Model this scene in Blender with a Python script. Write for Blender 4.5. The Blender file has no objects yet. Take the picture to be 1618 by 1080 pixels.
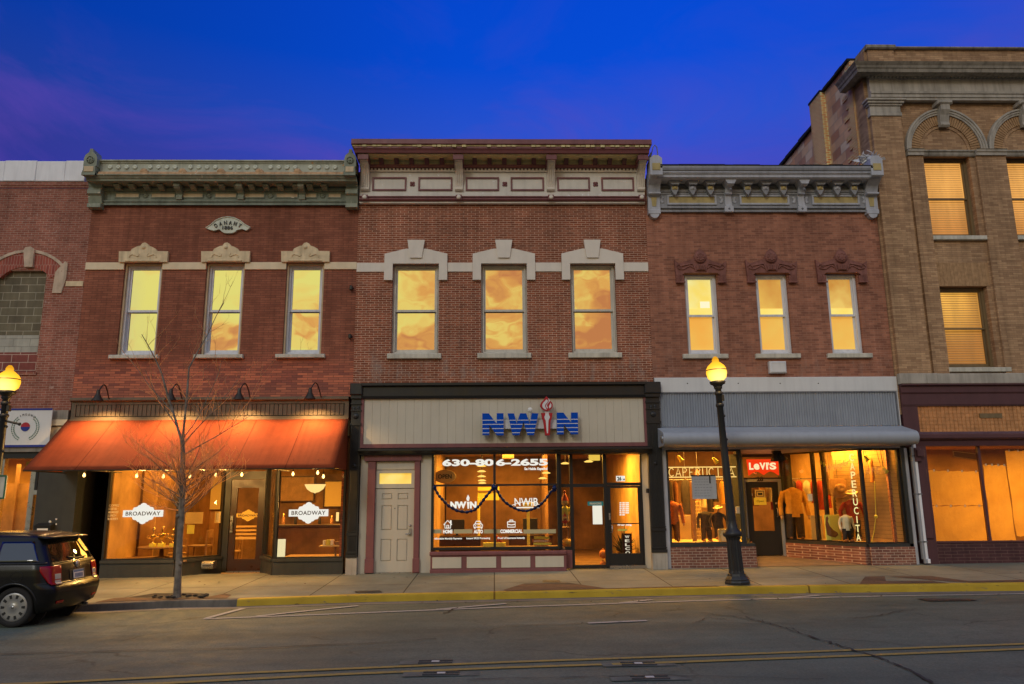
import bpy, bmesh, math, random
from mathutils import Vector, Matrix
random.seed(7)
PI = math.pi
R = math.radians
scene = bpy.context.scene
col = scene.collection

# ---------------------------------------------------------------- camera fit
F, CX, CY = 1211.0, 809.0, 540.0
RT = Vector((0.99969676, -0.02297045, -0.00887346))
UP = Vector((0.00409675, -0.20018163, 0.97975024))
FW = Vector((0.02428161, 0.9794895, 0.20002682))
CAM = Vector((0, -18.5, 1.9))

def ray(px, py):
    return RT * ((px - CX) / F) - UP * ((py - CY) / F) + FW
def W(px, py, Y=0.0):                      # photograph point -> point on the vertical plane y = Y
    d = ray(px, py)
    return CAM + d * ((Y - CAM.y) / d.y)
def onX(px, py, X):
    d = ray(px, py)
    return CAM + d * ((X - CAM.x) / d.x)
def onG(px, py, a, b):                     # point on the plane z = a + b x
    d = ray(px, py)
    t = (a + b * CAM.x - CAM.z) / (d.z - b * d.x)
    return CAM + d * t
def rect(x0, y0, x1, y1, Y=0.0):
    ym, xm = (y0 + y1) / 2, (x0 + x1) / 2
    return (W(x0, ym, Y).x, W(x1, ym, Y).x, W(xm, y1, Y).z, W(xm, y0, Y).z)
def wx(px, py, Y=0.0): return W(px, py, Y).x
def wz(px, py, Y=0.0): return W(px, py, Y).z
def road_z(x): return 0.015 + 0.005 * x
def walk_z(x, y=0.0):                      # pavement: falls from the shop fronts to the kerb
    t = min(1.0, max(0.0, -y / 3.7))
    return (0.247 + 0.0055 * x) * (1 - t) + (0.15 + 0.006 * x) * t

cam_d = bpy.data.cameras.new('camera')
cam = bpy.data.objects.new('camera', cam_d)
col.objects.link(cam)
M3 = Matrix((RT, UP, -FW)).transposed()
cam.matrix_world = Matrix.Translation(CAM) @ M3.to_4x4()
cam_d.sensor_width = 36.0
cam_d.lens = F / 1618.0 * 36.0
cam_d.clip_end = 2000
scene.camera = cam

# ---------------------------------------------------------------- mesh helper
ORG = {}
class MB:
    def __init__(s): s.v = []; s.f = []; s.smooth = set()
    def add(s, vs, fs, smooth=False):
        n = len(s.v)
        s.v += [tuple(p) for p in vs]
        for f in fs:
            if smooth: s.smooth.add(len(s.f))
            s.f.append([i + n for i in f])
    def box(s, x0, x1, y0, y1, z0, z1):
        if x0 > x1: x0, x1 = x1, x0
        if y0 > y1: y0, y1 = y1, y0
        if z0 > z1: z0, z1 = z1, z0
        s.add([(x0, y0, z0), (x1, y0, z0), (x1, y1, z0), (x0, y1, z0), (x0, y0, z1), (x1, y0, z1), (x1, y1, z1), (x0, y1, z1)],
              [(0, 3, 2, 1), (4, 5, 6, 7), (0, 1, 5, 4), (1, 2, 6, 5), (2, 3, 7, 6), (3, 0, 4, 7)])
        return s
    def bevbox(s, x0, x1, y0, y1, z0, z1, b=0.01):     # box with its front edges chamfered
        if x0 > x1: x0, x1 = x1, x0
        if z0 > z1: z0, z1 = z1, z0
        b = min(b, (x1 - x0) * .45, (z1 - z0) * .45, abs(y1 - y0) * .8)
        o = [(x0, y0 + b, z0), (x1, y0 + b, z0), (x1, y0 + b, z1), (x0, y0 + b, z1)]
        i = [(x0 + b, y0, z0 + b), (x1 - b, y0, z0 + b), (x1 - b, y0, z1 - b), (x0 + b, y0, z1 - b)]
        k = [(x0, y1, z0), (x1, y1, z0), (x1, y1, z1), (x0, y1, z1)]
        fs = [(4, 5, 6, 7), (11, 10, 9, 8)]
        for a in range(4):
            c = (a + 1) % 4
            fs += [(a, c, 4 + c, 4 + a), (8 + a, 8 + c, c, a)]
        s.add(o + i + k, fs)
        return s
    def px(s, x0, y0, x1, y1, Yf, Yb, b=0):
        X0, X1, Z0, Z1 = rect(x0, y0, x1, y1, Yf)
        return s.bevbox(X0, X1, Yf, Yb, Z0, Z1, b) if b else s.box(X0, X1, Yf, Yb, Z0, Z1)
    def prism(s, pts, y0, y1):                          # polygon in x-z, extruded in y (y0 front)
        n = len(pts)
        a = sum(pts[i][0] * pts[(i + 1) % n][1] - pts[(i + 1) % n][0] * pts[i][1] for i in range(n))
        if a < 0: pts = pts[::-1]
        vs = [(p[0], y0, p[1]) for p in pts] + [(p[0], y1, p[1]) for p in pts]
        fs = [list(range(n)), list(range(2 * n - 1, n - 1, -1))]
        for i in range(n):
            j = (i + 1) % n
            fs.append((i + n, j + n, j, i))
        s.add(vs, fs)
        return s
    def sweepx(s, prof, x0, x1, smooth=False):          # profile of (y,z) swept along x with end caps
        n = len(prof)
        vs = [(x0, y, z) for y, z in prof] + [(x1, y, z) for y, z in prof]
        fs = [(i, (i + 1) % n, (i + 1) % n + n, i + n) for i in range(n)]
        s.add(vs, fs, smooth)
        s.add(vs[:n], [list(range(n))[::-1]]); s.add(vs[n:], [list(range(n))])
        return s
    def seg(s, A, B, z0, z1, t0, t1, z0b=None, z1b=None):   # upright slab along plan line A-B, offset t0..t1 to its back
        d = Vector((B[0] - A[0], B[1] - A[1], 0)).normalized()
        nrm = Vector((-d.y, d.x, 0))
        z0b = z0 if z0b is None else z0b; z1b = z1 if z1b is None else z1b
        a, b = Vector((A[0], A[1], 0)), Vector((B[0], B[1], 0))
        q = [a + nrm * t0, b + nrm * t0, b + nrm * t1, a + nrm * t1]
        zz0, zz1 = [z0, z0b, z0b, z0], [z1, z1b, z1b, z1]
        s.add([(p.x, p.y, z) for p, z in zip(q, zz0)] + [(p.x, p.y, z) for p, z in zip(q, zz1)],
              [(0, 3, 2, 1), (4, 5, 6, 7), (0, 1, 5, 4), (1, 2, 6, 5), (2, 3, 7, 6), (3, 0, 4, 7)])
        return s
    def tube(s, pts, r, n=8, cap=True, r2=None):
        pts = [Vector(p) for p in pts]
        m = len(pts)
        rs = r if isinstance(r, (list, tuple)) else [r + ((r2 if r2 is not None else r) - r) * i / max(1, m - 1) for i in range(m)]
        base = len(s.v)
        prev = None
        vs = []
        for i, p in enumerate(pts):
            t = (pts[min(i + 1, m - 1)] - pts[max(i - 1, 0)])
            t = t.normalized() if t.length > 1e-9 else Vector((0, 0, 1))
            if prev is None:
                a = Vector((1, 0, 0)) if abs(t.x) < .8 else Vector((0, 1, 0))
                u = t.cross(a).normalized()
            else:
                u = (prev - t * prev.dot(t)).normalized()
            prev = u
            w = t.cross(u)
            for k in range(n):
                an = 2 * PI * k / n
                vs.append(p + (u * math.cos(an) + w * math.sin(an)) * rs[i])
        fs = [(i * n + k, i * n + (k + 1) % n, (i + 1) * n + (k + 1) % n, (i + 1) * n + k) for i in range(m - 1) for k in range(n)]
        s.add(vs, fs, True)
        if cap:
            s.add(vs[:n], [list(range(n))[::-1]]); s.add(vs[-n:], [list(range(n))])
        return s
    def lathe(s, c, prof, n=24, axis='z', smooth=True):  # profile of (radius, height)
        c = Vector(c)
        vs = []
        for r, h in prof:
            for k in range(n):
                a = 2 * PI * k / n
                p = (r * math.cos(a), r * math.sin(a), h)
                if axis == 'y': p = (p[0], p[2], p[1])
                if axis == 'x': p = (p[2], p[0], p[1])
                vs.append(c + Vector(p))
        m = len(prof)
        fs = [(i * n + k, i * n + (k + 1) % n, (i + 1) * n + (k + 1) % n, (i + 1) * n + k) for i in range(m - 1) for k in range(n)]
        s.add(vs, fs, smooth)
        for e in (0, m - 1):
            if prof[e][0] > 1e-4: s.add(vs[e * n:(e + 1) * n], [list(range(n))])
        return s
    def ball(s, c, r, n=12, sq=(1, 1, 1)):
        m = n // 2
        vs = []; fs = []
        for i in range(m + 1):
            th = PI * i / m
            for k in range(n):
                a = 2 * PI * k / n
                vs.append((c[0] + r * sq[0] * math.sin(th) * math.cos(a), c[1] + r * sq[1] * math.sin(th) * math.sin(a), c[2] + r * sq[2] * math.cos(th)))
        fs = [(i * n + k, i * n + (k + 1) % n, (i + 1) * n + (k + 1) % n, (i + 1) * n + k) for i in range(m) for k in range(n)]
        s.add(vs, fs, True)
        return s
    def frame(s, X0, X1, Z0, Z1, w, y0, y1, wb=None, wt=None):
        wb = w if wb is None else wb; wt = w if wt is None else wt
        s.box(X0, X0 + w, y0, y1, Z0, Z1); s.box(X1 - w, X1, y0, y1, Z0, Z1)
        if wb: s.box(X0 + w, X1 - w, y0, y1, Z0, Z0 + wb)
        if wt: s.box(X0 + w, X1 - w, y0, y1, Z1 - wt, Z1)
        return s
    def wall(s, X0, X1, Z0, Z1, holes, y0, y1):          # upright wall with rectangular openings and their reveals
        xs = sorted({X0, X1, *[v for h in holes for v in h[:2]]}); zs = sorted({Z0, Z1, *[v for h in holes for v in h[2:]]})
        xs = [x for x in xs if X0 <= x <= X1]; zs = [z for z in zs if Z0 <= z <= Z1]
        for i in range(len(xs) - 1):
            for j in range(len(zs) - 1):
                cx, cz = (xs[i] + xs[i + 1]) / 2, (zs[j] + zs[j + 1]) / 2
                if any(h[0] < cx < h[1] and h[2] < cz < h[3] for h in holes): continue
                a, b, c, d = xs[i], xs[i + 1], zs[j], zs[j + 1]
                s.add([(a, y0, c), (b, y0, c), (b, y0, d), (a, y0, d)], [(0, 1, 2, 3)])
                s.add([(a, y1, c), (b, y1, c), (b, y1, d), (a, y1, d)], [(3, 2, 1, 0)])
        for h in list(holes) + [None]:
            a, b, c, d = h if h else (X0, X1, Z0, Z1)
            vs = [(a, y0, c), (b, y0, c), (b, y0, d), (a, y0, d), (a, y1, c), (b, y1, c), (b, y1, d), (a, y1, d)]
            fs = [(0, 1, 5, 4), (1, 2, 6, 5), (2, 3, 7, 6), (3, 0, 4, 7)]
            s.add(vs, [f if not h else f[::-1] for f in [x[::-1] for x in fs]])
        return s
    def text(s, body, X0, X1, Z0, Z1, y0, depth=0.004, bold=0.0, shear=0.0, space=1.0):
        vs, fs = text_mesh(body, bold, shear, space)
        a0 = min(v[0] for v in vs); a1 = max(v[0] for v in vs); b0 = min(v[1] for v in vs); b1 = max(v[1] for v in vs)
        q = [(X0 + (v[0] - a0) / (a1 - a0) * (X1 - X0), y0 - depth * (1 if v[2] > 0 else 0), Z0 + (v[1] - b0) / max(1e-6, b1 - b0) * (Z1 - Z0)) for v in vs]
        s.add(q, fs)
        return s
    def map(s, fn):
        s.v = [tuple(fn(Vector(p))) for p in s.v]
        return s
    def build(s, name, m, parent=None, label=None, org=None, bevel=0):
        me = bpy.data.meshes.new(name)
        o3 = Vector(ORG.get(parent.name, (0, 0, 0))) if parent else Vector(org or (0, 0, 0))
        me.from_pydata([tuple(Vector(p) - o3) for p in s.v], [], s.f)
        me.update()
        for i in s.smooth: me.polygons[i].use_smooth = True
        me.materials.append(m)
        o = bpy.data.objects.new(name, me)
        col.objects.link(o)
        if parent: o.parent = parent
        else: o.location = o3
        ORG[o.name] = tuple(o3)
        if label: o['label'] = label
        if bevel:
            b = o.modifiers.new('edge', 'BEVEL'); b.width = bevel; b.segments = 2; b.limit_method = 'ANGLE'
        return o

_tc = {}
def text_mesh(body, bold, shear, space):
    key = (body, bold, shear, space)
    if key in _tc: return _tc[key]
    cu = bpy.data.curves.new('lettering', 'FONT')
    cu.body = body; cu.size = 1; cu.extrude = .01; cu.offset = bold; cu.shear = shear; cu.space_character = space; cu.resolution_u = 4
    ob = bpy.data.objects.new('lettering_tmp', cu)
    col.objects.link(ob)
    dg = bpy.context.evaluated_depsgraph_get()
    me = bpy.data.meshes.new_from_object(ob.evaluated_get(dg))
    r = ([tuple(v.co) for v in me.vertices], [list(p.vertices) for p in me.polygons])
    bpy.data.objects.remove(ob); bpy.data.curves.remove(cu); bpy.data.meshes.remove(me)
    _tc[key] = r
    return r

def thing(name, label, cat, loc, group=None):
    o = bpy.data.objects.new(name, None)
    o.empty_display_size = .2
    col.objects.link(o); o.location = loc
    ORG[o.name] = tuple(loc)
    o['label'] = label; o['category'] = cat
    if group: o['group'] = group
    return o
def tag(o, label, cat, group=None):
    o['label'] = label; o['category'] = cat
    if group: o['group'] = group
    return o
def struct(mb, name, m):
    o = mb.build(name, m); o['kind'] = 'structure'
    return o
def dup(root, loc, label=None, rot=None):
    r = root.copy(); col.objects.link(r); r.location = loc
    if rot is not None: r.rotation_euler = rot
    if label: r['label'] = label
    for ch in list(root.children):
        c = ch.copy(); col.objects.link(c); c.parent = r
        for g in list(ch.children):
            d = g.copy(); col.objects.link(d); d.parent = c
    return r

# ---------------------------------------------------------------- materials
def lin(c):
    return tuple((x / 255 / 12.92 if x / 255 <= .04045 else ((x / 255 + .055) / 1.055) ** 2.4) for x in c)
class NT:
    def __init__(s, name):
        s.m = bpy.data.materials.new(name); s.m.use_nodes = True
        s.t = s.m.node_tree; s.t.nodes.clear()
        s.out = s.n('ShaderNodeOutputMaterial')
    def n(s, kind, **kw):
        x = s.t.nodes.new(kind)
        for k, v in kw.items():
            if k in x.inputs: x.inputs[k].default_value = v
            else: setattr(x, k, v)
        return x
    def l(s, a, b): s.t.links.new(a, b)
    def coord(s, kind='Object', scale=(1, 1, 1)):
        tc = s.n('ShaderNodeTexCoord'); mp = s.n('ShaderNodeMapping')
        mp.inputs['Scale'].default_value = scale
        s.l(tc.outputs[kind], mp.inputs['Vector'])
        return mp.outputs[0]
    def noise(s, vec, scale, detail=4, rough=.55, dist=0):
        x = s.n('ShaderNodeTexNoise'); x.inputs['Scale'].default_value = scale; x.inputs['Detail'].default_value = detail
        x.inputs['Roughness'].default_value = rough; x.inputs['Distortion'].default_value = dist
        s.l(vec, x.inputs['Vector'])
        return x.outputs['Fac']
    def ramp(s, fac, stops, interp='LINEAR'):
        x = s.n('ShaderNodeValToRGB'); x.color_ramp.interpolation = interp
        e = x.color_ramp.elements
        while len(e) < len(stops): e.new(.5)
        for q, (p, c) in zip(e, stops):
            q.position = p; q.color = (c, c, c, 1) if isinstance(c, (int, float)) else (*c, 1)
        s.l(fac, x.inputs[0])
        return x.outputs[0]
    def mix(s, fac, a, b, mode='MIX'):
        x = s.n('ShaderNodeMix', data_type='RGBA', blend_type=mode)
        for v, i in ((fac, 0), (a, 6), (b, 7)):
            if isinstance(v, (int, float)): x.inputs[i].default_value = v
            elif isinstance(v, tuple): x.inputs[i].default_value = (*v, 1) if len(v) == 3 else v
            else: s.l(v, x.inputs[i])
        return x.outputs[2]
    def math(s, op, a, b=0.0, clamp=False):
        x = s.n('ShaderNodeMath', operation=op, use_clamp=clamp)
        for i, v in enumerate((a, b)):
            if isinstance(v, (int, float)): x.inputs[i].default_value = v
            else: s.l(v, x.inputs[i])
        return x.outputs[0]
    def bump(s, h, strength=.3, dist=.01):
        x = s.n('ShaderNodeBump'); x.inputs['Strength'].default_value = strength; x.inputs['Distance'].default_value = dist
        s.l(h, x.inputs['Height'])
        return x.outputs[0]
    def pbr(s, colr, rough=.6, metal=0.0, normal=None, spec=.5, coat=0, emit=None, estr=0):
        p = s.n('ShaderNodeBsdfPrincipled')
        if isinstance(colr, tuple): p.inputs['Base Color'].default_value = (*colr[:3], 1)
        else: s.l(colr, p.inputs['Base Color'])
        if isinstance(rough, (int, float)): p.inputs['Roughness'].default_value = rough
        else: s.l(rough, p.inputs['Roughness'])
        p.inputs['Metallic'].default_value = metal; p.inputs['Specular IOR Level'].default_value = spec
        p.inputs['Coat Weight'].default_value = coat
        if normal: s.l(normal, p.inputs['Normal'])
        if emit is not None:
            if isinstance(emit, tuple): p.inputs['Emission Color'].default_value = (*emit[:3], 1)
            else: s.l(emit, p.inputs['Emission Color'])
            p.inputs['Emission Strength'].default_value = estr
        s.l(p.outputs[0], s.out.inputs[0])
        return s.m

def paint(name, c, rough=.55, var=.18, dirt=.25, scale=2.0, chip=None, bump=.15, metal=0, spec=.4):
    """painted or plain surface: blotchy tone, rain streaks running down, fine grain"""
    t = NT(name); v = t.coord()
    vs = t.coord(scale=(6, 6, .6))
    a = t.noise(v, scale, 5); st = t.noise(vs, 1.6, 4); g = t.noise(v, 60, 3)
    k = t.ramp(a, [(.3, 1 - var), (.7, 1 + var * .35)])
    cc = t.mix(1.0, tuple(c), k, 'MULTIPLY')
    d = t.ramp(st, [(.45, 1.0), (.75, 1 - dirt)])
    cc = t.mix(1.0, cc, d, 'MULTIPLY')
    if chip:
        ch = t.ramp(t.noise(v, 7, 8, .7), [(.62, 0.0), (.66, 1.0)])
        cc = t.mix(ch, cc, tuple(chip))
    rr = t.ramp(a, [(.3, min(1, rough + .12)), (.7, max(.05, rough - .1))])
    return t.pbr(cc, rr, metal, t.bump(g, bump, .004), spec)

def brick(name, c1, c2, mortar, w=.205, h=.072, ms=.006, stain=.35, efflo=0.0, patch=None, warm=None, dirt_scale=.5):
    t = NT(name)
    tc = t.n('ShaderNodeTexCoord'); sp = t.n('ShaderNodeSeparateXYZ'); t.l(tc.outputs['Object'], sp.inputs[0])
    u = t.math('ADD', sp.outputs[0], sp.outputs[1])
    cb = t.n('ShaderNodeCombineXYZ'); t.l(u, cb.inputs[0]); t.l(sp.outputs[2], cb.inputs[1])
    obj = t.coord()
    # slightly uneven courses
    wob = t.n('ShaderNodeTexNoise'); wob.inputs['Scale'].default_value = 2.2; t.l(obj, wob.inputs['Vector'])
    ad = t.n('ShaderNodeVectorMath', operation='MULTIPLY_ADD'); t.l(wob.outputs['Color'], ad.inputs[0])
    ad.inputs[1].default_value = (.012, .012, 0); t.l(cb.outputs[0], ad.inputs[2])
    def bt(a, b, m, bias=0):
        x = t.n('ShaderNodeTexBrick'); t.l(ad.outputs[0], x.inputs['Vector'])
        x.inputs['Color1'].default_value = (*a, 1); x.inputs['Color2'].default_value = (*b, 1); x.inputs['Mortar'].default_value = (*m, 1)
        x.inputs['Scale'].default_value = 1; x.inputs['Mortar Size'].default_value = ms; x.inputs['Mortar Smooth'].default_value = .25
        x.inputs['Bias'].default_value = bias; x.inputs['Brick Width'].default_value = w; x.inputs['Row Height'].default_value = h
        return x
    b = bt(c1, c2, mortar)
    cc = b.outputs['Color']
    big = t.noise(obj, dirt_scale, 6, .6); mid = t.noise(obj, 3.5, 6, .65)
    cc = t.mix(1.0, cc, t.ramp(big, [(.3, 1 - stain), (.68, 1.1)]), 'MULTIPLY')
    cc = t.mix(1.0, cc, t.ramp(mid, [(.3, 1 - stain * .6), (.7, 1.08)]), 'MULTIPLY')
    stk = t.ramp(t.noise(t.coord(scale=(4, 4, .3)), 1.3, 6, .65), [(.40, 1.06), (.72, .74)])
    cc = t.mix(1.0, cc, stk, 'MULTIPLY')
    if warm:      # a repaired band of brighter brick low on the wall
        z0, z1, wc1, wc2 = warm
        b2 = bt(wc1, wc2, mortar)
        zz = t.math('ADD', sp.outputs[2], t.math('MULTIPLY', mid, .9))
        f = t.ramp(t.math('DIVIDE', t.math('SUBTRACT', zz, z0 + .35), z1 - z0), [(.0, 1.0), (1.0, 0.0)])
        lows = t.math('MULTIPLY', f, t.ramp(t.noise(t.coord(scale=(2.2, 2.2, 9)), 1.0, 3), [(.42, 1.0), (.56, .0)]))
        cc = t.mix(t.math('MULTIPLY', f, 1.0, True), cc, b2.outputs['Color'])
    if patch:
        pf = t.ramp(t.noise(t.coord(scale=(1, 1, 1.6)), 2.6, 9, .75), [(.60, 0.0), (.68, 1.0)])
        cc = t.mix(t.math('MULTIPLY', pf, patch[1]), cc, tuple(patch[0]))
    if efflo:
        ef = t.ramp(t.noise(t.coord(scale=(2, 2, .9)), 1.7, 7, .75), [(.50, 0.0), (.68, 1.0)])
        zf = t.ramp(t.math('DIVIDE', t.math('SUBTRACT', sp.outputs[2], 4.6), 1.2), [(.0, 1.0), (.9, .0)])
        cc = t.mix(t.math('MULTIPLY', t.math('MULTIPLY', ef, zf), efflo), cc, (.34, .31, .27))
    hgt = t.math('ADD', t.math('MULTIPLY', b.outputs['Fac'], -1.0), t.math('MULTIPLY', t.noise(obj, 45, 4), .5))
    return t.pbr(cc, .9, 0, t.bump(hgt, .55, .008), .25)

def emis(name, c, strength):
    t = NT(name)
    e = t.n('ShaderNodeEmission'); e.inputs[0].default_value = (*c, 1); e.inputs[1].default_value = strength
    t.l(e.outputs[0], t.out.inputs[0])
    return t.m
def glass(name, tint=(.93, .95, .94), refl=.07):
    t = NT(name)
    lw = t.n('ShaderNodeLayerWeight'); lw.inputs['Blend'].default_value = .25
    fac = t.math('ADD', t.math('MULTIPLY', lw.outputs['Fresnel'], .5), refl, True)
    tr = t.n('ShaderNodeBsdfTransparent'); tr.inputs[0].default_value = (*tint, 1)
    gl = t.n('ShaderNodeBsdfGlossy'); gl.inputs['Roughness'].default_value = .01
    wv = t.noise(t.coord(), 1.2, 2)
    t.l(t.bump(wv, .05, .05), gl.inputs['Normal'])
    mx = t.n('ShaderNodeMixShader'); t.l(fac, mx.inputs[0]); t.l(tr.outputs[0], mx.inputs[1]); t.l(gl.outputs[0], mx.inputs[2])
    t.l(mx.outputs[0], t.out.inputs[0])
    return t.m
def lit_shade(name, stops, strength, axis='z', nscale=1.2):
    """blind or shade with the room lamp behind it"""
    t = NT(name); v = t.coord()
    n = t.noise(v, nscale, 4, .6)
    c = t.ramp(n, stops)
    return t.pbr((.5, .4, .25), .8, 0, None, .2, 0, c, strength)

M = {}
def alb(r, g, b, k=.40): return tuple(min(.85, c / k) for c in lin((r, g, b)))
def tile_mat():
    t = NT('salvaged_block_tile'); tc = t.n('ShaderNodeTexCoord'); sp = t.n('ShaderNodeSeparateXYZ'); t.l(tc.outputs['Object'], sp.inputs[0])
    cb = t.n('ShaderNodeCombineXYZ'); t.l(t.math('ADD', sp.outputs[0], sp.outputs[1]), cb.inputs[0]); t.l(sp.outputs[2], cb.inputs[1])
    def bt(a, b, off):
        x = t.n('ShaderNodeTexBrick'); mp = t.n('ShaderNodeMapping'); mp.inputs['Location'].default_value = off; t.l(cb.outputs[0], mp.inputs[0]); t.l(mp.outputs[0], x.inputs['Vector'])
        for k, v in (('Color1', (*a, 1)), ('Color2', (*b, 1)), ('Mortar', (.3, .25, .19, 1)), ('Scale', 1), ('Mortar Size', .006), ('Brick Width', .52), ('Row Height', .27)): x.inputs[k].default_value = v
        return x.outputs['Color']
    a = bt((.82, .54, .29), (.64, .31, .14), (0, 0, 0)); b = bt((0, 0, 0), (1, 1, 1), (52, 54, 0)); c = bt((.84, .64, .40), (.46, .18, .08), (104, 27, 0))
    cc = t.mix(t.ramp(b, [(.45, 0.0), (.55, 1.0)]), a, c)
    cc = t.mix(1.0, cc, t.ramp(t.noise(t.coord(), 1.3, 6), [(.3, .75), (.7, 1.1)]), 'MULTIPLY')
    return t.pbr(cc, .85)
M['brick_left0'] = brick('old_red_brick', alb(120, 74, 60), alb(102, 60, 48), alb(130, 106, 92), .175, .058, .006, .35, 0, (alb(146, 136, 128), .55))
M['brick_a'] = brick('dark_red_brick', alb(110, 67, 50), alb(95, 56, 42), alb(74, 47, 37), .25, .059, .005, .28, 0, None, (4.75, 5.35, alb(138, 80, 58), alb(92, 54, 46)))
M['brick_b'] = brick('brown_brick', alb(108, 62, 43), alb(86, 48, 33), alb(140, 112, 94), .2, .0567, .007, .25, .6)
M['brick_c'] = brick('common_brick', alb(120, 79, 61), alb(94, 60, 47), alb(116, 86, 70), .2, .058, .005, .25, .25)
M['brick_d'] = brick('buff_brick', alb(130, 104, 77), alb(106, 82, 60), alb(98, 78, 60), .25, .056, .004, .22)
M['brick_base'] = brick('bulkhead_brick', alb(104, 68, 54), alb(80, 50, 42), alb(128, 108, 92), .18, .062, .008, .25)
M['brick_purple'] = brick('purple_glazed_brick', alb(58, 36, 36), alb(50, 32, 33), alb(82, 62, 56), .3, .075, .005, .2)
M['arch_brick'] = brick('arch_red_brick', alb(122, 66, 54), alb(105, 52, 44), alb(130, 100, 88), .07, .25, .006, .3)
M['arch_buff'] = paint('buff_arch_brick', alb(118, 92, 64), .85, .3, .1, 9)
M['tile_wall'] = tile_mat()
M['pier_brick'] = brick('pier_brick', alb(180, 108, 62), alb(144, 78, 46), alb(200, 165, 115), .2, .075, .014, .25)
M['cmu'] = brick('concrete_block', alb(84, 78, 62), alb(72, 66, 53), alb(118, 112, 96), .40, .195, .009, .3)
M['cmu_pale'] = brick('whitewashed_block', alb(122, 120, 110), alb(112, 110, 101), alb(98, 96, 88), .40, .195, .008, .2)
M['cmu_red'] = brick('red_block', alb(96, 52, 46), alb(86, 48, 42), alb(132, 112, 100), .40, .195, .009, .3)
M['sand'] = paint('sandstone', alb(154, 138, 110), .85, .2, .25, 5, None, .6)
M['sand_faded'] = paint('faded_sandstone', alb(140, 124, 106), .85, .25, .3, 4, alb(116, 84, 74), .6)
M['cream'] = paint('cream_paint', alb(154, 140, 115), .6, .1, .06, 3)
M['trim_b'] = paint('putty_trim_paint', alb(152, 145, 134), .6, .07, .05, 3)
M['frieze_b'] = paint('weathered_putty_paint', alb(150, 146, 137), .6, .1, .1, 3, alb(160, 158, 156))
M['soffit_b'] = paint('yellowed_cream_paint', alb(150, 140, 100), .65, .15, .3, 3)
M['maroon'] = paint('maroon_paint', alb(84, 50, 50), .5, .12, .2, 3)
M['maroon_dark'] = paint('dark_maroon_paint', alb(70, 44, 46), .45, .12, .2, 3)
M['purple_shop'] = paint('aubergine_paint', alb(58, 36, 38), .4, .15, .15, 3)
M['green'] = paint('sage_green_paint', alb(94, 98, 84), .6, .2, .3, 3, alb(140, 132, 114))
M['green_rust'] = paint('sage_green_over_rust', alb(120, 121, 106), .7, .2, .3, 3, alb(134, 98, 62))
M['rust'] = paint('rusty_flashing', alb(136, 108, 78), .85, .35, .4, 6, alb(150, 146, 130))
M['green_dark'] = paint('dark_green_paint', alb(84, 90, 78), .6, .2, .35, 3)
M['tan_panel'] = paint('tan_panel_paint', alb(138, 122, 96), .7, .15, .2, 4)
M['grey_c'] = paint('grey_tin_paint', alb(100, 101, 104), .5, .15, .3, 3)
M['grey_c_light'] = paint('light_grey_tin_paint', alb(122, 123, 127), .5, .12, .25, 3)
M['grey_c_dark'] = paint('dark_grey_tin_paint', alb(82, 82, 84), .55, .2, .3, 3)
M['gold'] = paint('gold_panel_paint', alb(126, 112, 72), .6, .2, .25, 5)
M['stone_d'] = paint('weathered_limestone', alb(120, 114, 104), .85, .2, .35, 2.2, None, .5)
M['stone_dark'] = paint('soot_stained_limestone', alb(104, 98, 88), .85, .4, .5, 1.4, None, .5)
M['terracotta'] = paint('brown_terracotta', alb(92, 58, 50), .8, .25, .3, 6, None, .6)
M['win_grey'] = paint('grey_window_paint', alb(150, 151, 154), .5, .1, .2, 3)
M['win_putty'] = paint('putty_window_paint', alb(142, 138, 128), .55, .12, .2, 3)
M['win_brown'] = paint('brown_window_paint', alb(82, 68, 46), .5, .12, .2, 3)
M['sill'] = paint('stone_sill', alb(138, 134, 122), .85, .2, .3, 4, None, .5)
M['black'] = paint('black_paint', alb(20, 20, 20), .4, .2, .15, 3)
M['black_iron'] = paint('black_cast_iron', alb(23, 23, 23), .42, .2, .2, 4)
M['charcoal'] = paint('charcoal_paint', alb(34, 35, 33), .5, .15, .2, 3)
M['frieze_a'] = paint('dark_bronze_paint', alb(72, 60, 44), .5, .15, .2, 3)
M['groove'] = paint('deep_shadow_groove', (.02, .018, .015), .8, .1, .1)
def canvas_mat():
    t = NT('red_awning_canvas'); v = t.coord(); b = t.n('ShaderNodeTexBrick'); t.l(v, b.inputs['Vector'])
    for k, q in (('Color1', (1, 1, 1, 1)), ('Color2', (.93, .93, .93, 1)), ('Mortar', (.5, .45, .42, 1)), ('Scale', 1), ('Mortar Size', .011), ('Brick Width', 1.12), ('Row Height', 40)): b.inputs[k].default_value = q
    b.offset = 0
    c = t.mix(1.0, (.27, .056, .02), b.outputs['Color'], 'MULTIPLY')
    c = t.mix(1.0, c, t.ramp(t.noise(v, 1.1, 6, .6), [(.3, .8), (.7, 1.08)]), 'MULTIPLY')
    c = t.mix(1.0, c, t.ramp(t.noise(t.coord(scale=(5, .5, .5)), 2, 5), [(.45, 1.0), (.75, .82)]), 'MULTIPLY')
    h = t.math('ADD', t.math('MULTIPLY', t.noise(v, 1.6, 3), 4.0), t.noise(v, 160, 2))
    return t.pbr(c, .8, 0, t.bump(h, .3, .02), .1)
M['awning_red'] = canvas_mat()
M['awning_grey'] = paint('grey_awning_metal', alb(104, 107, 112), .42, .08, .1, 2, None, .05, .0, .4)
M['frieze_grey'] = paint('grey_corrugated_paint', alb(98, 102, 108), .5, .1, .15, 2)
M['white_metal'] = paint('pale_coping_metal', alb(158, 157, 158), .45, .08, .12, 1.5)
M['white_band'] = paint('white_fascia_paint', alb(146, 146, 144), .5, .06, .08, 1.5)
M['white'] = paint('white_paint', (.75, .74, .7), .5, .05, .06)
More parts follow.
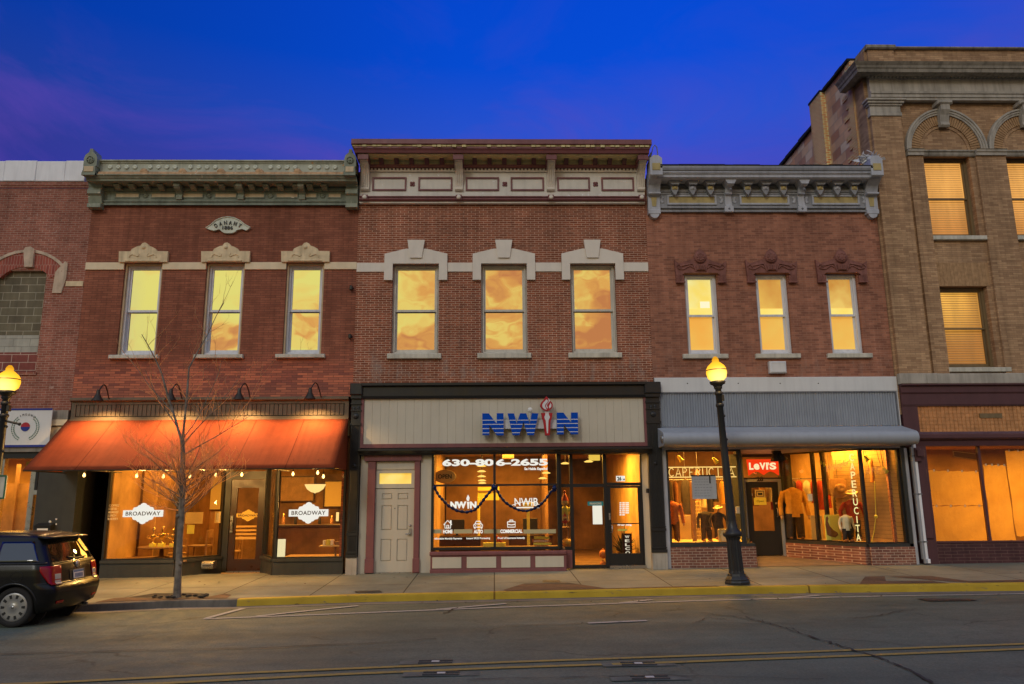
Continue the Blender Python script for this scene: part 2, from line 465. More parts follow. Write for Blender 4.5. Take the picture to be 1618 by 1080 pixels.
M['door_beige'] = paint('beige_door_paint', alb(130, 125, 113), .45, .05, .06, 1.2, None, .05)
M['wood_b'] = paint('beige_board_paint', alb(134, 128, 114), .6, .06, .06, 1.5)
M['door_red'] = paint('dark_red_wood', (.06, .012, .008), .4, .2, .1, 4)
M['door_brown'] = paint('varnished_brown_wood', (.04, .014, .007), .35, .3, .1, 5)
M['copper'] = paint('copper_prism_glass', (.80, .42, .18), .25, .3, .15, 9, None, .4, .6)
M['steel'] = paint('brushed_steel', (.45, .44, .42), .3, .1, .1, 6, None, .1, .9)
M['dark_metal'] = paint('bronze_lamp_metal', (.05, .038, .028), .4, .15, .1, 8, None, .1, .5)
M['plastic_white'] = paint('white_plastic', (.74, .73, .70), .4, .06, .15)
M['roofing'] = paint('black_roofing', (.015, .014, .014), .9, .3, .1)
M['inner_wall'] = paint('warm_plaster', (.62, .38, .14), .8, .5, .1, 1.2)
M['inner_dark'] = paint('dark_shop_panel', (.28, .15, .06), .7, .5, .1, 1.3)
M['cafe_wall'] = paint('dark_cafe_wall', (.24, .12, .045), .7, .85, .2, .9)
M['inner_floor'] = paint('wood_shop_floor', (.16, .09, .04), .5, .3, .1, 3)
M['inner_ceiling'] = paint('shop_ceiling', (.45, .26, .11), .8, .2, .1, 2)
M['wood'] = paint('plain_wood', (.30, .17, .08), .5, .3, .1, 5)
M['paper'] = paint('white_paper', (.8, .78, .72), .8, .03, .02)
M['paper_tan'] = paint('tan_paper', (.62, .47, .22), .8, .05, .03)
M['paper_yellow'] = paint('yellow_paper', (.75, .68, .12), .8, .03, .02)
M['ink'] = paint('dark_ink', (.03, .025, .02), .7, .05, .02)
M['gold_metal'] = paint('polished_gold', (.85, .58, .2), .22, .05, .02, 9, None, .05, 1.0)
M['decal'] = emis('white_lettering_added_glow', (1.0, .97, .86), .88)  # emission added so white lettering, logos and plates look backlit
M['decal_dim'] = paint('pale_window_lettering', (.75, .68, .5), .6, .05, .02)
M['glass'] = glass('shop_glass', (.96, .92, .84), .012)
M['glass_car'] = glass('tinted_car_glass', (.08, .085, .08), .14)
M['bulb'] = emis('lamp_bulb', (1.0, .62, .18), 5.0)
M['bulb_soft'] = emis('lamp_bowl', (1.0, .72, .28), 1.3)
M['lamp_disc'] = emis('ceiling_lamp', (1.0, .66, .16), 1.5)
def mirror():
    t = NT('sky_reflecting_glass'); v = t.coord()
    nz = t.noise(v, .9, 2)
    return t.pbr((.88, .86, .82), .02, 1.0, t.bump(nz, .12, .06), .5)
M['mirror'] = mirror()

M['datestone'] = paint('pale_sage_paint', alb(142, 144, 130), .6, .12, .15, 4)
# ================================================================ shared building bits
def room(b, x0, x1, y0, y1, z0, z1, wallm, back=None):
    m = MB(); m.box(x0, x1, y0, y1, z0 - .05, z0); m.build('shop_floor', M['inner_floor'], b)
    m = MB(); m.box(x0, x1, y0, y1, z1, z1 + .05); m.build('shop_ceiling', M['inner_ceiling'], b)
    m = MB(); m.box(x0, x0 + .08, y0, y1, z0, z1); m.box(x1 - .08, x1, y0, y1, z0, z1); m.build('shop_side_wall', wallm, b)
    m = MB(); m.box(x0 + .08, x1 - .08, y1 - .1, y1, z0, z1); m.build('shop_back_wall', back or wallm, b)
def body(b, x0, x1, z1, mat, y1=11):
    m = MB(); m.box(x0, x0 + .25, .32, y1, -.5, z1); m.box(x1 - .25, x1, .32, y1, -.5, z1); m.box(x0 + .25, x1 - .25, y1 - .3, y1, -.5, z1)
    m.build('side_and_back_wall', mat, b)
    m = MB(); m.box(x0 + .25, x1 - .25, .32, y1 - .3, z1 - .8, z1 - .62); m.build('flat_roof', M['roofing'], b)
LAMPS = []
def area(name, loc, sx, sy, power, colr=(1, .51, .085)):
    d = bpy.data.lights.new(name, 'AREA'); d.shape = 'RECTANGLE'; d.size = sx; d.size_y = sy; d.energy = power; d.color = colr
    o = bpy.data.objects.new(name, d); o.location = loc; col.objects.link(o); return o
def point(name, loc, power, colr=(1, .55, .16), r=.05):
    d = bpy.data.lights.new(name, 'POINT'); d.energy = power; d.color = colr; d.shadow_soft_size = r
    o = bpy.data.objects.new(name, d); o.location = loc; col.objects.link(o); return o
def spot(name, loc, target, power, colr=(1, .58, .2), ang=80, blend=.8, r=.05):
    d = bpy.data.lights.new(name, 'SPOT'); d.energy = power; d.color = colr; d.spot_size = R(ang); d.spot_blend = blend; d.shadow_soft_size = r
    o = bpy.data.objects.new(name, d); o.location = loc
    o.rotation_euler = (Vector(target) - Vector(loc)).to_track_quat('-Z', 'Y').to_euler(); col.objects.link(o); return o

def sash_window(b, hole, frame_m, pane_ms, rail=.5, depth=.12, casing=.06, sash=.05, sill=None, sill_m=None, name='sash_window', label=None):
    """double-hung window: casing, two sashes, two panes, sill"""
    X0, X1, Z0, Z1 = hole
    m = MB(); m.frame(X0, X1, Z0, Z1, casing, depth, depth + .16)
    m.frame(X0 + casing * .55, X1 - casing * .55, Z0 + .012, Z1 - casing * .4, casing * .5, depth - .02, depth)
    w = m.build(name, frame_m, b, label)
    a0, a1, c0, c1 = X0 + casing, X1 - casing, Z0 + casing, Z1 - casing
    zr = c0 + (c1 - c0) * rail
    m = MB(); m.frame(a0, a1, zr - .03, c1, sash, depth + .03, depth + .08, .055); m.build('upper_sash', frame_m, w)
    m = MB(); m.frame(a0, a1, c0, zr + .02, sash, depth + .085, depth + .135, .075, .04); m.build('lower_sash', frame_m, w)
    m = MB(); m.box(a0 + sash, a1 - sash, depth + .05, depth + .056, zr + .025, c1 - sash); m.build('pane', pane_ms[0], w)
    m = MB(); m.box(a0 + sash, a1 - sash, depth + .105, depth + .111, c0 + .075, zr - .02); m.build('pane', pane_ms[1], w)
    if sill:
        m = MB(); m.bevbox(sill[0], sill[1], -.1, depth - .001, sill[2], sill[3], .012); m.build('sill', sill_m, w)
    return w

def pix(pts, Y): return [(W(x, y, Y).x, W(x, y, Y).z) for x, y in pts]

# ================================================================ 1. neighbour at the left edge
XA0, XA1 = -10.10, -3.41            # dark red building
XL = -17.5
b0 = thing('brick_building', 'old red brick building with a bricked-up arched window and pale metal coping', 'building', (-13.8, 0, .18))
zc0 = wz(70, 297); zc1 = wz(70, 254, -.05)
H0 = (wx(-120, 500), wx(66, 500), wz(20, 588), wz(20, 427))
ztop = wz(40, 426)
m = MB(); m.wall(XL, XA1 - 6.69 - .003, wz(70, 648), zc0, [(H0[0], H0[1], H0[2], H0[3])], 0, .3); m.build('wall', M['brick_left0'], b0)
m = MB(); m.sweepx([(-.04, zc0 + .16), (0, zc0 + .13), (0, zc0 + .004), (-.025, zc0 + .004), (-.025, zc0 + .05), (-.04, zc0 + .06)], XL, XA0 - .03); m.build('brick_string_course', M['brick_left0'], b0)
m = MB()
for k, px0 in enumerate((-60, 8, 58, 104)):
    px1 = (8, 58, 104, 136)[k]
    a, c = wx(px0, 275), wx(px1, 275)
    m.bevbox(a + .004, min(c, XA0 - .02), -.05 - .008 * (k % 2), .4, zc0 + .17, zc1 + .012 * (k % 2), .012)
m.build('coping', M['white_metal'], b0)
# blocked arched window
m = MB(); m.box(H0[0], H0[1], .1, .25, wz(30, 528), ztop); bl = m.build('blocked_window', M['cmu'], b0)
m = MB(); m.box(H0[0], H0[1], .1, .25, wz(30, 555), wz(30, 528)); m.build('pale_blocks', M['cmu_pale'], bl)
m = MB(); m.box(H0[0], H0[1], .1, .25, H0[2], wz(30, 555)); m.build('red_blocks', M['cmu_red'], bl)
cx0 = W(40, 455).x - .05
# segmental arch: buff voussoir ring, brick infill, keystone, shoulder stones
def arc(cx, cz, r, a0, a1, n=14): return [(cx + r * math.cos(R(a0 + (a1 - a0) * i / n)), cz + r * math.sin(R(a0 + (a1 - a0) * i / n))) for i in range(n + 1)]
kx = wx(44, 410); hw = H0[1] - kx
kz = wz(44, 432)
m = MB(); ring = arc(kx, kz - .62, 1.16, 145, 35) + arc(kx, kz - .62, .80, 40, 140)
m.prism(ring, -.012, .1); m.build('arch', M['arch_brick'], b0)
m = MB(); ring = arc(kx, kz - .62, 1.235, 145.5, 34.5) + arc(kx, kz - .62, 1.165, 35, 145)
m.prism(ring, -.035, .02); m.build('arch_moulding', M['sand_faded'], b0)
m = MB()
m.prism(pix([(38, 421), (51, 421), (54, 393), (48, 389), (40, 390), (37, 395)], -.08), -.08, .05); m.build('keystone', M['sand_faded'], b0)
for sg in (1, -1):
    m = MB(); m.prism([(kx + sg * .70, wz(80, 463)), (kx + sg * .92, wz(80, 463)), (kx + sg * 1.0, wz(80, 440)), (kx + sg * 1.0, wz(80, 416)), (kx + sg * .93, wz(80, 413)), (kx + sg * .72, wz(80, 430))], -.03, .06); m.build('impost_stone', M['sand_faded'], b0)
m = MB(); m.box(kx + 1.003, XA0 - .02, -.02, .05, wz(110, 452), wz(110, 444)); m.build('belt_course', M['sand'], b0)
m = MB(); m.box(H0[0] - .1, H0[1] + .04, -.03, .2, H0[2] - .07, H0[2]); m.build('sill', M['brick_left0'], b0)
body(b0, XL, XA0 - .004, zc0 + .1, M['brick_left0'])
# ground floor
zl = wz(70, 648)
m = MB(); m.box(wx(82, 655), XA0 - .03, -.04, .3, wz(100, 662), zl - .002); m.build('stone_lintel', M['stone_dark'], b0)
m = MB(); m.box(wx(82, 670), XA0 - .03, -.05, .3, wz(100, 672), wz(100, 662.5)); m.box(XL, wx(82, 670), 0, .3, wz(40, 660), zl); m.build('lintel_plate', M['cream'], b0)
m = MB(); m.box(XL, wx(88, 690) + .35, 0, .3, wz(60, 712), wz(60, 674)); m.build('plaster_band', M['sand'], b0)
m = MB(); m.box(XL, wx(78, 715), -.12, .02, wz(50, 714), wz(50, 706)); m.build('ledge', M['stone_dark'], b0)
m = MB(); m.box(XL, wx(64, 720), -.06, .25, wz(30, 724), wz(30, 714.5)); m.build('header_beam', M['black'], b0)
fz0, fz1 = walk_z(-10.8) + .02, wz(30, 724)
xm = wx(48, 780); x2 = wx(67, 780)
m = MB(); m.box(XL, XA0 - .95, .0, .12, fz0, fz0 + .45); m.build('bulkhead', M['black'], b0)
m = MB(); m.box(XL, xm - .04, .05, .06, fz0 + .45, fz1); sw = m.build('shop_window', M['glass'], b0)
m = MB(); m.box(xm - .04, xm + .07, .0, .14, fz0 + .45, fz1); m.box(wx(-2, 780) - .05, wx(-2, 780) + .05, .0, .14, fz0 + .45, fz1); m.build('mullion', M['steel'], sw)
m = MB(); m.box(xm + .07, x2, .05, .06, fz0 + .45, fz1); sw = m.build('shop_window', M['glass'], b0)
m = MB(); m.box(xm + .07, x2, .0, .14, wz(60, 781), wz(60, 774)); m.build('transom_bar', M['steel'], sw)
m = MB(); m.box(xm + .07, xm + .13, -.0, .14, wz(60, 774), fz1); m.build('mullion', M['black'], sw)
room(b0, XL + .3, XA0 - .3, .15, 5, fz0 + .3, fz1 + .25, M['inner_wall'])
area('shop_lamp', (-13.2, 2.2, fz1 + .1), 4, 2.5, 405)
m = MB(); m.box(-14, -11.4, 2.2, 2.3, fz0 + .3, 2.4)
for k in range(6): m.box(-14 + k * .5, -13.93 + k * .5, 2.12, 2.2, fz0 + .3, 2.9)
tag(m.build('wall_rack', M['wood'], None, None, (-12.7, 2.2, fz0 + .3)), 'wooden rack standing inside the leftmost shop window', 'rack')
m = MB(); m.box(wx(41, 735, .3), wx(48, 735, .3), .3, .31, wz(44, 743), wz(44, 728))
tag(m.build('paper_notice', M['paper_yellow'], None, None, (wx(44, 735, .3), .3, wz(44, 743))), 'small yellow notice at the top of the leftmost shop window', 'notice')

# banner
bx0, bx1, bz0, bz1 = rect(-8, 645, 80, 706, -.16)
bs = thing('banner_sign', 'white vinyl banner with blue edges, a green wreath and a red and blue disc', 'sign', ((bx0 + bx1) / 2, -.14, bz0))
m = MB(); m.box(bx0, bx1, -.16, -.14, bz0, bz1); m.build('banner_sheet', M['white'], bs)
mblue = paint('royal_blue_print', (.02, .035, .25), .6, .08, .05); mred = paint('red_print', (.45, .02, .03), .6, .05, .05); mgreen = paint('green_print', (.03, .14, .07), .6, .1, .05)
m = MB(); m.box(bx0, bx1, -.166, -.161, bz1 - .045, bz1); m.box(bx0, bx1, -.166, -.161, bz0, bz0 + .05); m.build('blue_stripe', mblue, bs)
dc = W(40, 674, -.165); rd = .105
m = MB(); m.prism([(dc.x + rd * math.cos(a), dc.z + rd * math.sin(a)) for a in [PI * i / 16 for i in range(17)]], -.168, -.161); m.build('disc_top', mred, bs)
m = MB(); m.prism([(dc.x + rd * math.cos(a), dc.z + rd * math.sin(a) - .001) for a in [PI + PI * i / 16 for i in range(17)]], -.168, -.161); m.build('disc_bottom', mblue, bs)
m = MB()
for sg in (1, -1):
    for k in range(13):
        a = R(-62 + k * 9.2)
        for rr in (.265, .315):
            c = (dc.x + sg * rr * math.cos(a), dc.z + rr * math.sin(a) - .02)
            t = a + (.6 if rr < .3 else -.2)
            ex, ez = -math.sin(t) * sg, math.cos(t)
            m.prism([(c[0] - ex * .028, c[1] - ez * .028), (c[0] + ez * .011, c[1] - ex * .011), (c[0] + ex * .028, c[1] + ez * .028), (c[0] - ez * .011, c[1] + ex * .011)], -.166, -.161)
m.build('wreath', mgreen, bs)
m = MB()
for ch, k in zip('IMDONG', range(6)):
    a = R(118 - k * 13)
    c = (dc.x + .30 * math.cos(a), dc.z + .29 * math.sin(a))
    q = MB(); q.text(ch, -.018 if ch != 'I' else -.005, .018 if ch != 'I' else .005, -.025, .025, 0)
    rt = a - PI / 2
    q.map(lambda p: Vector((c[0] + p.x * math.cos(rt) - p.z * math.sin(rt), -.164 + p.y, c[1] + p.x * math.sin(rt) + p.z * math.cos(rt))))
    m.add(q.v, q.f)
m.build('lettering', M['ink'], bs)

# ================================================================ 2. dark red building with the sage cornice
b1 = thing('brick_building', 'dark red brick building with a sage green cornice, cream window heads and a datestone', 'building', ((XA0 + XA1) / 2, 0, .22))
ZT1 = wz(350, 323.5)
zs1 = wz(340, 628)
holes = []
W1 = [(190.5, 415, 251.5, 560.5), (321.5, 415, 383, 560.5), (449.5, 415, 509.8, 560.5)]
for w in W1: holes.append(rect(*w))
zz0 = sum(h[2] for h in holes) / 3; zz1 = sum(h[3] for h in holes) / 3
holes = [(h[0], h[1], zz0, zz1) for h in holes]
m = MB(); m.wall(XA0, XA1, zs1, ZT1 + .9, holes, 0, .3); m.build('wall', M['brick_a'], b1)
body(b1, XA0 + .002, XA1 - .002, ZT1 + 1.0, M['brick_a'])
zb0, zb1 = wz(300, 426), wz(300, 414.6)
hd = pix([(189, 414.6), (189.6, 397.8), (208, 397.8), (210, 394), (219.5, 389.5), (223.5, 389), (226.5, 385), (231, 383.8), (235, 386), (237, 389), (241.5, 390.5), (248, 394), (249.5, 397.5), (267, 397.8), (265.5, 414.6)], -.09)
c1 = (holes[0][0] + holes[0][1]) / 2
hx = [p[0] for p in hd]; hc = (min(hx) + max(hx)) / 2
hz0 = min(p[1] for p in hd)
for i, h in enumerate(holes):
    c = (h[0] + h[1]) / 2
    sl = (h[0] - .18, h[1] + .06, zz0 - .13, zz0)
    w = sash_window(b1, h, M['win_grey'], (M['mirror'], M['mirror']), .49, .14, .085, .05, (c - .61, c + .58, wz(220, 567), zz0), M['sill'])
    m = MB(); m.prism([(x - hc + c, z - hz0 + zz1 + .0) for x, z in hd], -.09, -.003)
    # carved relief: little scrolls and leaves
    for sg in (1, -1):
        pts = [(c + sg * (.06 + .03 * k) + .05 * math.cos(k * .9) * sg, -.095, zz1 + .15 + .035 * math.sin(k * 1.3) + .012 * (8 - k) / 2) for k in range(9)]
        m.tube(pts, .014, 6)
    m.lathe((c, -.09, zz1 + .38), [(.001, -.03), (.04, -.024), (.052, 0)], 12, 'y')
    m.sweepx([(-.1, zz1 + .05), (-.118, zz1 + .025), (-.1, zz1 + .002), (-.05, zz1 + .002), (-.05, zz1 + .05)], c - .42, c + .42)
    m.build('window_head', M['sand'], w)
    m = MB(); m.frame(h[0] + .002, h[1] - .002, zz0 + .02, zz1 - .002, .045, .05, .138, 0, .05); m.build('brickmould', M['tan_panel'], w)
xs = [XA0] + [v for h in holes for v in h[:2]] + [XA1]
for k in range(4):
    a = xs[2 * k] + (0 if k == 0 else .002); c = xs[2 * k + 1] - (0 if k == 3 else .002)
    m = MB(); m.bevbox(a, c, -.035, .04, zb0, zb1, .006); m.build('belt_course', M['cream'], b1)
# datestone
dpx = [(325, 359.6), (333, 354.5), (341, 347.5), (350, 343.6), (360, 342), (370, 343.6), (379, 348), (387, 354.5), (395.5, 359), (389, 363.6), (382, 361.2), (374, 363), (371, 366), (366, 367.6), (360, 368), (354, 367.4), (350, 365), (346, 361.5), (338, 364), (331, 362.5)]
m = MB(); m.prism(pix(dpx, -.07), -.07, 0); ds = m.build('datestone', M['datestone'], b1)
m = MB()
dcx = wx(360, 355, -.08); dz = wz(360, 355.5, -.08)
for ch, k in zip('DANAHY', range(6)):
    a = R(90 - (k - 2.5) * 11.5); rr = .62
    c = (dcx + rr * math.cos(a), dz - .55 + rr * math.sin(a))
    q = MB(); q.text(ch, -.035, .035, -.052, .052, 0, .02, .01)
    rt = a - PI / 2
    q.map(lambda p: Vector((c[0] + p.x * math.cos(rt) - p.z * math.sin(rt), -.072 + p.y, c[1] + p.x * math.sin(rt) + p.z * math.cos(rt))))
    m.add(q.v, q.f)
m.text('1886', dcx - .13, dcx + .13, dz - .11, dz - .02, -.072, .02, .01)
m.build('lettering', M['charcoal'], ds)
m = MB(); pts = pix(dpx[:9], -.08)
m.tube([(p[0], -.078, p[1]) for p in pts], .014, 6); m.build('raised_rim', M['datestone'], ds)

# cornice
cpx = 345
def prof(lst, px): return [(Y, wz(px, py, Y)) for Y, py in lst]
P1 = prof([(-.002, 323.5), (-.09, 323.5), (-.09, 320.5), (-.07, 319.5), (-.1, 318), (-.1, 316), (-.06, 315.5), (-.06, 303)], cpx)
zf = P1[-1][1]
P1 += [(-.1, zf + .02), (-.1, zf + .09), (-.08, zf + .1), (-.08, zf + .30)]
zsof = wz(cpx, 285.5, -.44)
P1[-1] = (-.08, zsof - .005)
m = MB(); m.sweepx(P1 + [(-.002, zsof - .005)], XA0 + .03, XA1 - .0); co = m.build('cornice', M['green_dark'], b1)
ztopf = wz(cpx, 275, -.52)
P2 = [(-.002, zsof), (-.44, zsof), (-.45, zsof + .05), (-.47, zsof + .055), (-.50, zsof + .10), (-.53, ztopf - .02), (-.53, ztopf), (-.002, ztopf)]
m = MB(); m.sweepx(P2, XA0 + .02, XA1 - .0); m.build('crown_moulding', M['green'], co)
zt = wz(cpx, 252, -.44)
P3 = [(-.002, ztopf + .002), (-.5, ztopf + .002), (-.47, ztopf + .05), (-.43, ztopf + .09), (-.40, ztopf + .1), (-.38, zt - .08), (-.40, zt - .075), (-.40, zt - .05), (-.44, zt - .03), (-.44, zt), (-.002, zt)]
m = MB(); m.sweepx(P3, XA0 + .3, XA1 - .3); m.build('parapet_band', M['green_rust'], co)
m = MB(); m.sweepx([(-.515, ztopf + .003), (-.50, ztopf + .06), (-.45, ztopf + .10), (-.42, ztopf + .108), (-.42, ztopf + .003)], XA0 + .32, XA1 - .31); m.build('rusted_flashing', M['rust'], co)
for k in range(28):
    g, r = divmod(k, 4)
    if k >= 24: break
    x = XA0 + .55 + g * .995 + r * .205
    m = MB(); m.lathe((x, -.385, (ztopf + .1 + zt - .08) / 2 + .02), [(.058, .0), (.058, -.025), (.036, -.04), (.014, -.025), (.001, -.025)], 14, 'y'); m.build('rosette', M['datestone'], co)
for k in range(5):
    x = XA0 + 1.42 + .95 * k
    m = MB(); m.ball((x, -.46, ztopf + .1), .1, 10, (1.0, .5, .85)); m.ball((x + .06, -.47, ztopf + .07), .07, 8, (1.2, .6, .7)); m.build('lion_boss', M['rust'], co)
def bracket_s(m, x0, x1, prof):      # console: side profile (y,z) with thickness in x
    m.sweepx(prof, x0, x1)
gapx = (XA1 - XA0 - .9)
for g in range(4):
    for k in range(4):
        x = XA0 + .62 + g * (gapx / 4 + .015) + k * .36 + (0.05 if g else 0)
        zq = wz(cpx, 297.5, -.25); hh = zsof - .006 - zq
        m = MB(); m.sweepx([(-.08, zq), (-.2, zq + hh * .1), (-.25, zq + hh * .4), (-.31, zq + hh * .5), (-.31, zq + hh * .8), (-.28, zq + hh * .84), (-.28, zq + hh), (-.08, zq + hh)], x, x + .14)
        if x + .14 < XA1 - .5: m.build('modillion', M['green'], co)
for k in range(3):
    x = XA0 + 2.12 + k * 1.51 * 1.02
    m = MB(); zq = wz(cpx, 315, -.13); hh = zsof - .006 - zq
    m.sweepx([(-.06, zq), (-.13, zq + .01), (-.14, zq + hh * .25), (-.11, zq + hh * .4), (-.16, zq + hh * .55), (-.28, zq + hh * .65), (-.34, zq + hh * .8), (-.34, zq + hh), (-.06, zq + hh)], x, x + .15); m.build('bracket', M['green'], co)
def quatre(x, z, y, r, mat, nm, par):
    m = MB()
    for a in range(6): m.ball((x + r * .6 * math.cos(a * PI / 3), y, z + r * .6 * math.sin(a * PI / 3)), r * .42, 8, (1, .5, 1))
    m.ball((x, y - .01, z), r * .4, 8); m.lathe((x, y, z), [(r * 1.25, 0), (r * 1.25, -.012), (r * 1.1, -.02), (r * 1.08, 0)], 18, 'y')
    m.build(nm, mat, par)
zfr0, zfr1 = wz(cpx, 312.5, -.06), wz(cpx, 304.5, -.06)
xc = [XA0 + .45, XA0 + 2.1, XA0 + 3.64, XA0 + 5.18, XA1 - .42]
for g in range(4):
    a, c = xc[g] + .12, xc[g + 1] - .02
    mid = (a + c) / 2
    for u0, u1 in ((a, mid - .14), (mid + .14, c)):
        m = MB(); m.box(u0 + .02, u1 - .02, -.066, -.06, zfr0 + .02, zfr1 - .02); m.build('frieze_panel', M['tan_panel'], co)
        m = MB(); m.frame(u0, u1, zfr0, zfr1, .02, -.082, -.06); m.build('panel_moulding', M['green'], co)
    quatre(mid, (zfr0 + zfr1) / 2, -.068, .06, M['green'], 'frieze_rosette', co)
for x0 in (XA0 - .03, XA1 - .30):    # end consoles with their finials
    x1 = x0 + .33
    if x0 > -5: x1 = XA1 + .0
    zb = wz(cpx, 328.5, -.12)
    m = MB()
    m.sweepx([(0, zb), (-.2, zb), (-.2, zb + .1), (-.14, zb + .12), (-.2, zb + .3), (-.26, zb + .34), (-.26, zb + .42), (-.2, zb + .52), (-.28, zb + .66), (-.46, zb + .72), (-.56, zb + .82), (-.56, ztopf - .06), (-.6, ztopf - .05), (-.6, ztopf + .01), (0, ztopf + .01)], x0, x1)
    m.sweepx([(-.2, ztopf + .012), (-.58, ztopf + .012), (-.58, ztopf + .2), (-.2, ztopf + .2)], x0 + .02, x1 - .02)
    xm_ = (x0 + x1) / 2; hw_ = (x1 - x0) / 2
    m.prism([(xm_ - hw_ * .98, ztopf + .202), (xm_ + hw_ * .98, ztopf + .202), (xm_ + hw_ * .98, ztopf + .4), (xm_ + hw_ * .8, ztopf + .5), (xm_ + hw_ * .3, ztopf + .57), (xm_ + hw_ * .22, ztopf + .66), (xm_ - hw_ * .22, ztopf + .66), (xm_ - hw_ * .3, ztopf + .57), (xm_ - hw_ * .8, ztopf + .5), (xm_ - hw_ * .98, ztopf + .4)], -.56, -.14)
    cs = m.build('end_console', M['green'], co)
    quatre(xm_, ztopf + .36, -.57, .075, M['green'], 'carved_boss', co)
    m = MB(); m.box(x0 + .05, x1 - .05, -.595, -.582, ztopf + .04, ztopf + .18); m.build('console_panel', M['tan_panel'], co)
# ---------------------------------------------------------------- shop front of the dark red building
za = wz(330, 661, -.06)
fx0, fx1, fzb, fzt = XA0 + .06, wx(552, 645), za, zs1
m = MB(); m.sweepx([(0, fzt), (-.14, fzt), (-.17, fzt - .03), (-.17, fzt - .07), (-.1, fzt - .1), (0, fzt - .1)], fx0 - .02, fx1); m.build('shop_cornice', M['frieze_a'], b1)
m = MB(); m.frame(fx0, fx1, fzb, fzt - .102, .1, -.085, 0, .05, .06); fr = m.build('frieze_frame', M['frieze_a'], b1)
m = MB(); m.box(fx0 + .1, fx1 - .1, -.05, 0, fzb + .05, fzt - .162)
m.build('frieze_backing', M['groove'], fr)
m = MB(); x = fx0 + .1
while x < fx1 - .12: m.bevbox(x + .006, min(x + .098, fx1 - .1), -.066, -.051, fzb + .07, fzt - .17, .004); x += .104
m.build('beadboard', M['frieze_a'], fr)
m = MB(); m.box(fx0, fx1, -.12, 0, za - .06, za - .003); m.build('ledge', M['frieze_a'], b1)
zh = wz(330, 690)       # glass head, hidden by the awning
m = MB(); m.box(XA0 + .05, wx(552, 700), -.03, .3, zh, za - .063); m.build('header_beam', M['charcoal'], b1)
fl = walk_z(-7)
# left pier, dark entry and its door
pa, pb = wx(66, 820), wx(104, 820)
m = MB(); m.box(XA0 - .55, XA0 + .36, -.05, .3, walk_z(-10) - .05, wz(80, 722)); pr = m.build('pier', M['charcoal'], b1)
for (qx, qy, r) in ((78.5, 824, .03), (88.5, 820, .022), (79, 830.5, .015), (88.5, 828, .02), (78.5, 841, .03)):
    q = W(qx, qy, -.06); m = MB(); m.lathe((q.x, -.05, q.z), [(r, 0), (r, -.006), (.001, -.006)], 10, 'y'); m.build('sticker', M['plastic_white'], pr)
ea0, ea1 = XA0 + .362, wx(163, 830)
m = MB(); m.box(ea0, ea1, 1.6, 1.7, fl - .2, za - .1); m.box(ea0 - .06, ea0 - .001, .3, 1.6, fl - .2, za - .1); m.box(ea1 + .002, ea1 + .05, .12, 1.6, fl - .2, za - .1); m.box(ea0, ea1, .3, 1.6, zh + .3, za - .1)
al = m.build('entry_recess', M['black'], b1)
m = MB(); m.bevbox(ea1 - .42, ea1 - .03, 1.5, 1.598, fl, wz(140, 745, 1.5), .02); m.frame(ea1 - .36, ea1 - .09, fl + .3, 3.0, .06, 1.48, 1.5); m.build('side_door', M['door_red'], al)

# plan of the glazing
zbA = wz(220, 884.5)
A0 = (wx(164, 830), 0.02); A1 = (wx(280, 830), 0.02)
DY = 1.05
B1 = (wx(352, 840, DY), DY); D0 = (wx(361, 840, DY), DY); D1 = (wx(416, 840, DY), DY)
C0 = (wx(434, 830), 0.02); C1 = (wx(544.5, 810), 0.02)
flr = wz(388, 904, DY)
def bulk(A, B, zt, zbot, nm='bulkhead'):
    m = MB(); m.seg(A, B, zbot, zt - .07, -.03, .12); m.seg(A, B, zt - .068, zt - .002, -.06, .14)
    return m.build(nm, M['charcoal'], b1)
bulk(A0, A1, zbA, walk_z(-8) - .15); bulk(A1, B1, zbA, walk_z(-7) - .1); bulk(C0, C1, zbA, walk_z(-4) - .12); bulk(D1, C0, zbA, walk_z(-5) - .1)
ZS = {}
def pane(A, B, z0, z1, nm='shop_window', par=None, fr=.05, fm=None, gl=None):
    m = MB(); m.seg(A, B, z0, z1, .04, .046); g = m.build(nm, gl or M['glass'], par)
    d = (Vector((B[0], B[1], 0)) - Vector((A[0], A[1], 0))); L = d.length; d.normalize()
    q = lambda t: (A[0] + d.x * t, A[1] + d.y * t)
    m = MB(); m.seg(q(0), q(fr), z0, z1, 0, .1); m.seg(q(L - fr), q(L), z0, z1, 0, .1); m.seg(q(fr), q(L - fr), z1 - fr, z1, 0, .1); m.seg(q(fr), q(L - fr), z0, z0 + .03, 0, .1)
    m.build('window_frame', fm or M['black'], g)
    return g
gA = pane(A0, A1, zbA, zh, par=b1); gB = pane(A1, B1, zbA, zh, par=b1); gC = pane(C0, C1, zbA, zh, par=b1)
pane(D1, (C0[0] - .02, C0[1] + .02), zbA, zh, par=b1, fr=.12)
m = MB(); m.lathe((A1[0] + .01, A1[1] + .02, 0), [(.06, zbA), (.06, zh)], 10); m.build('corner_post', M['black'], gA)
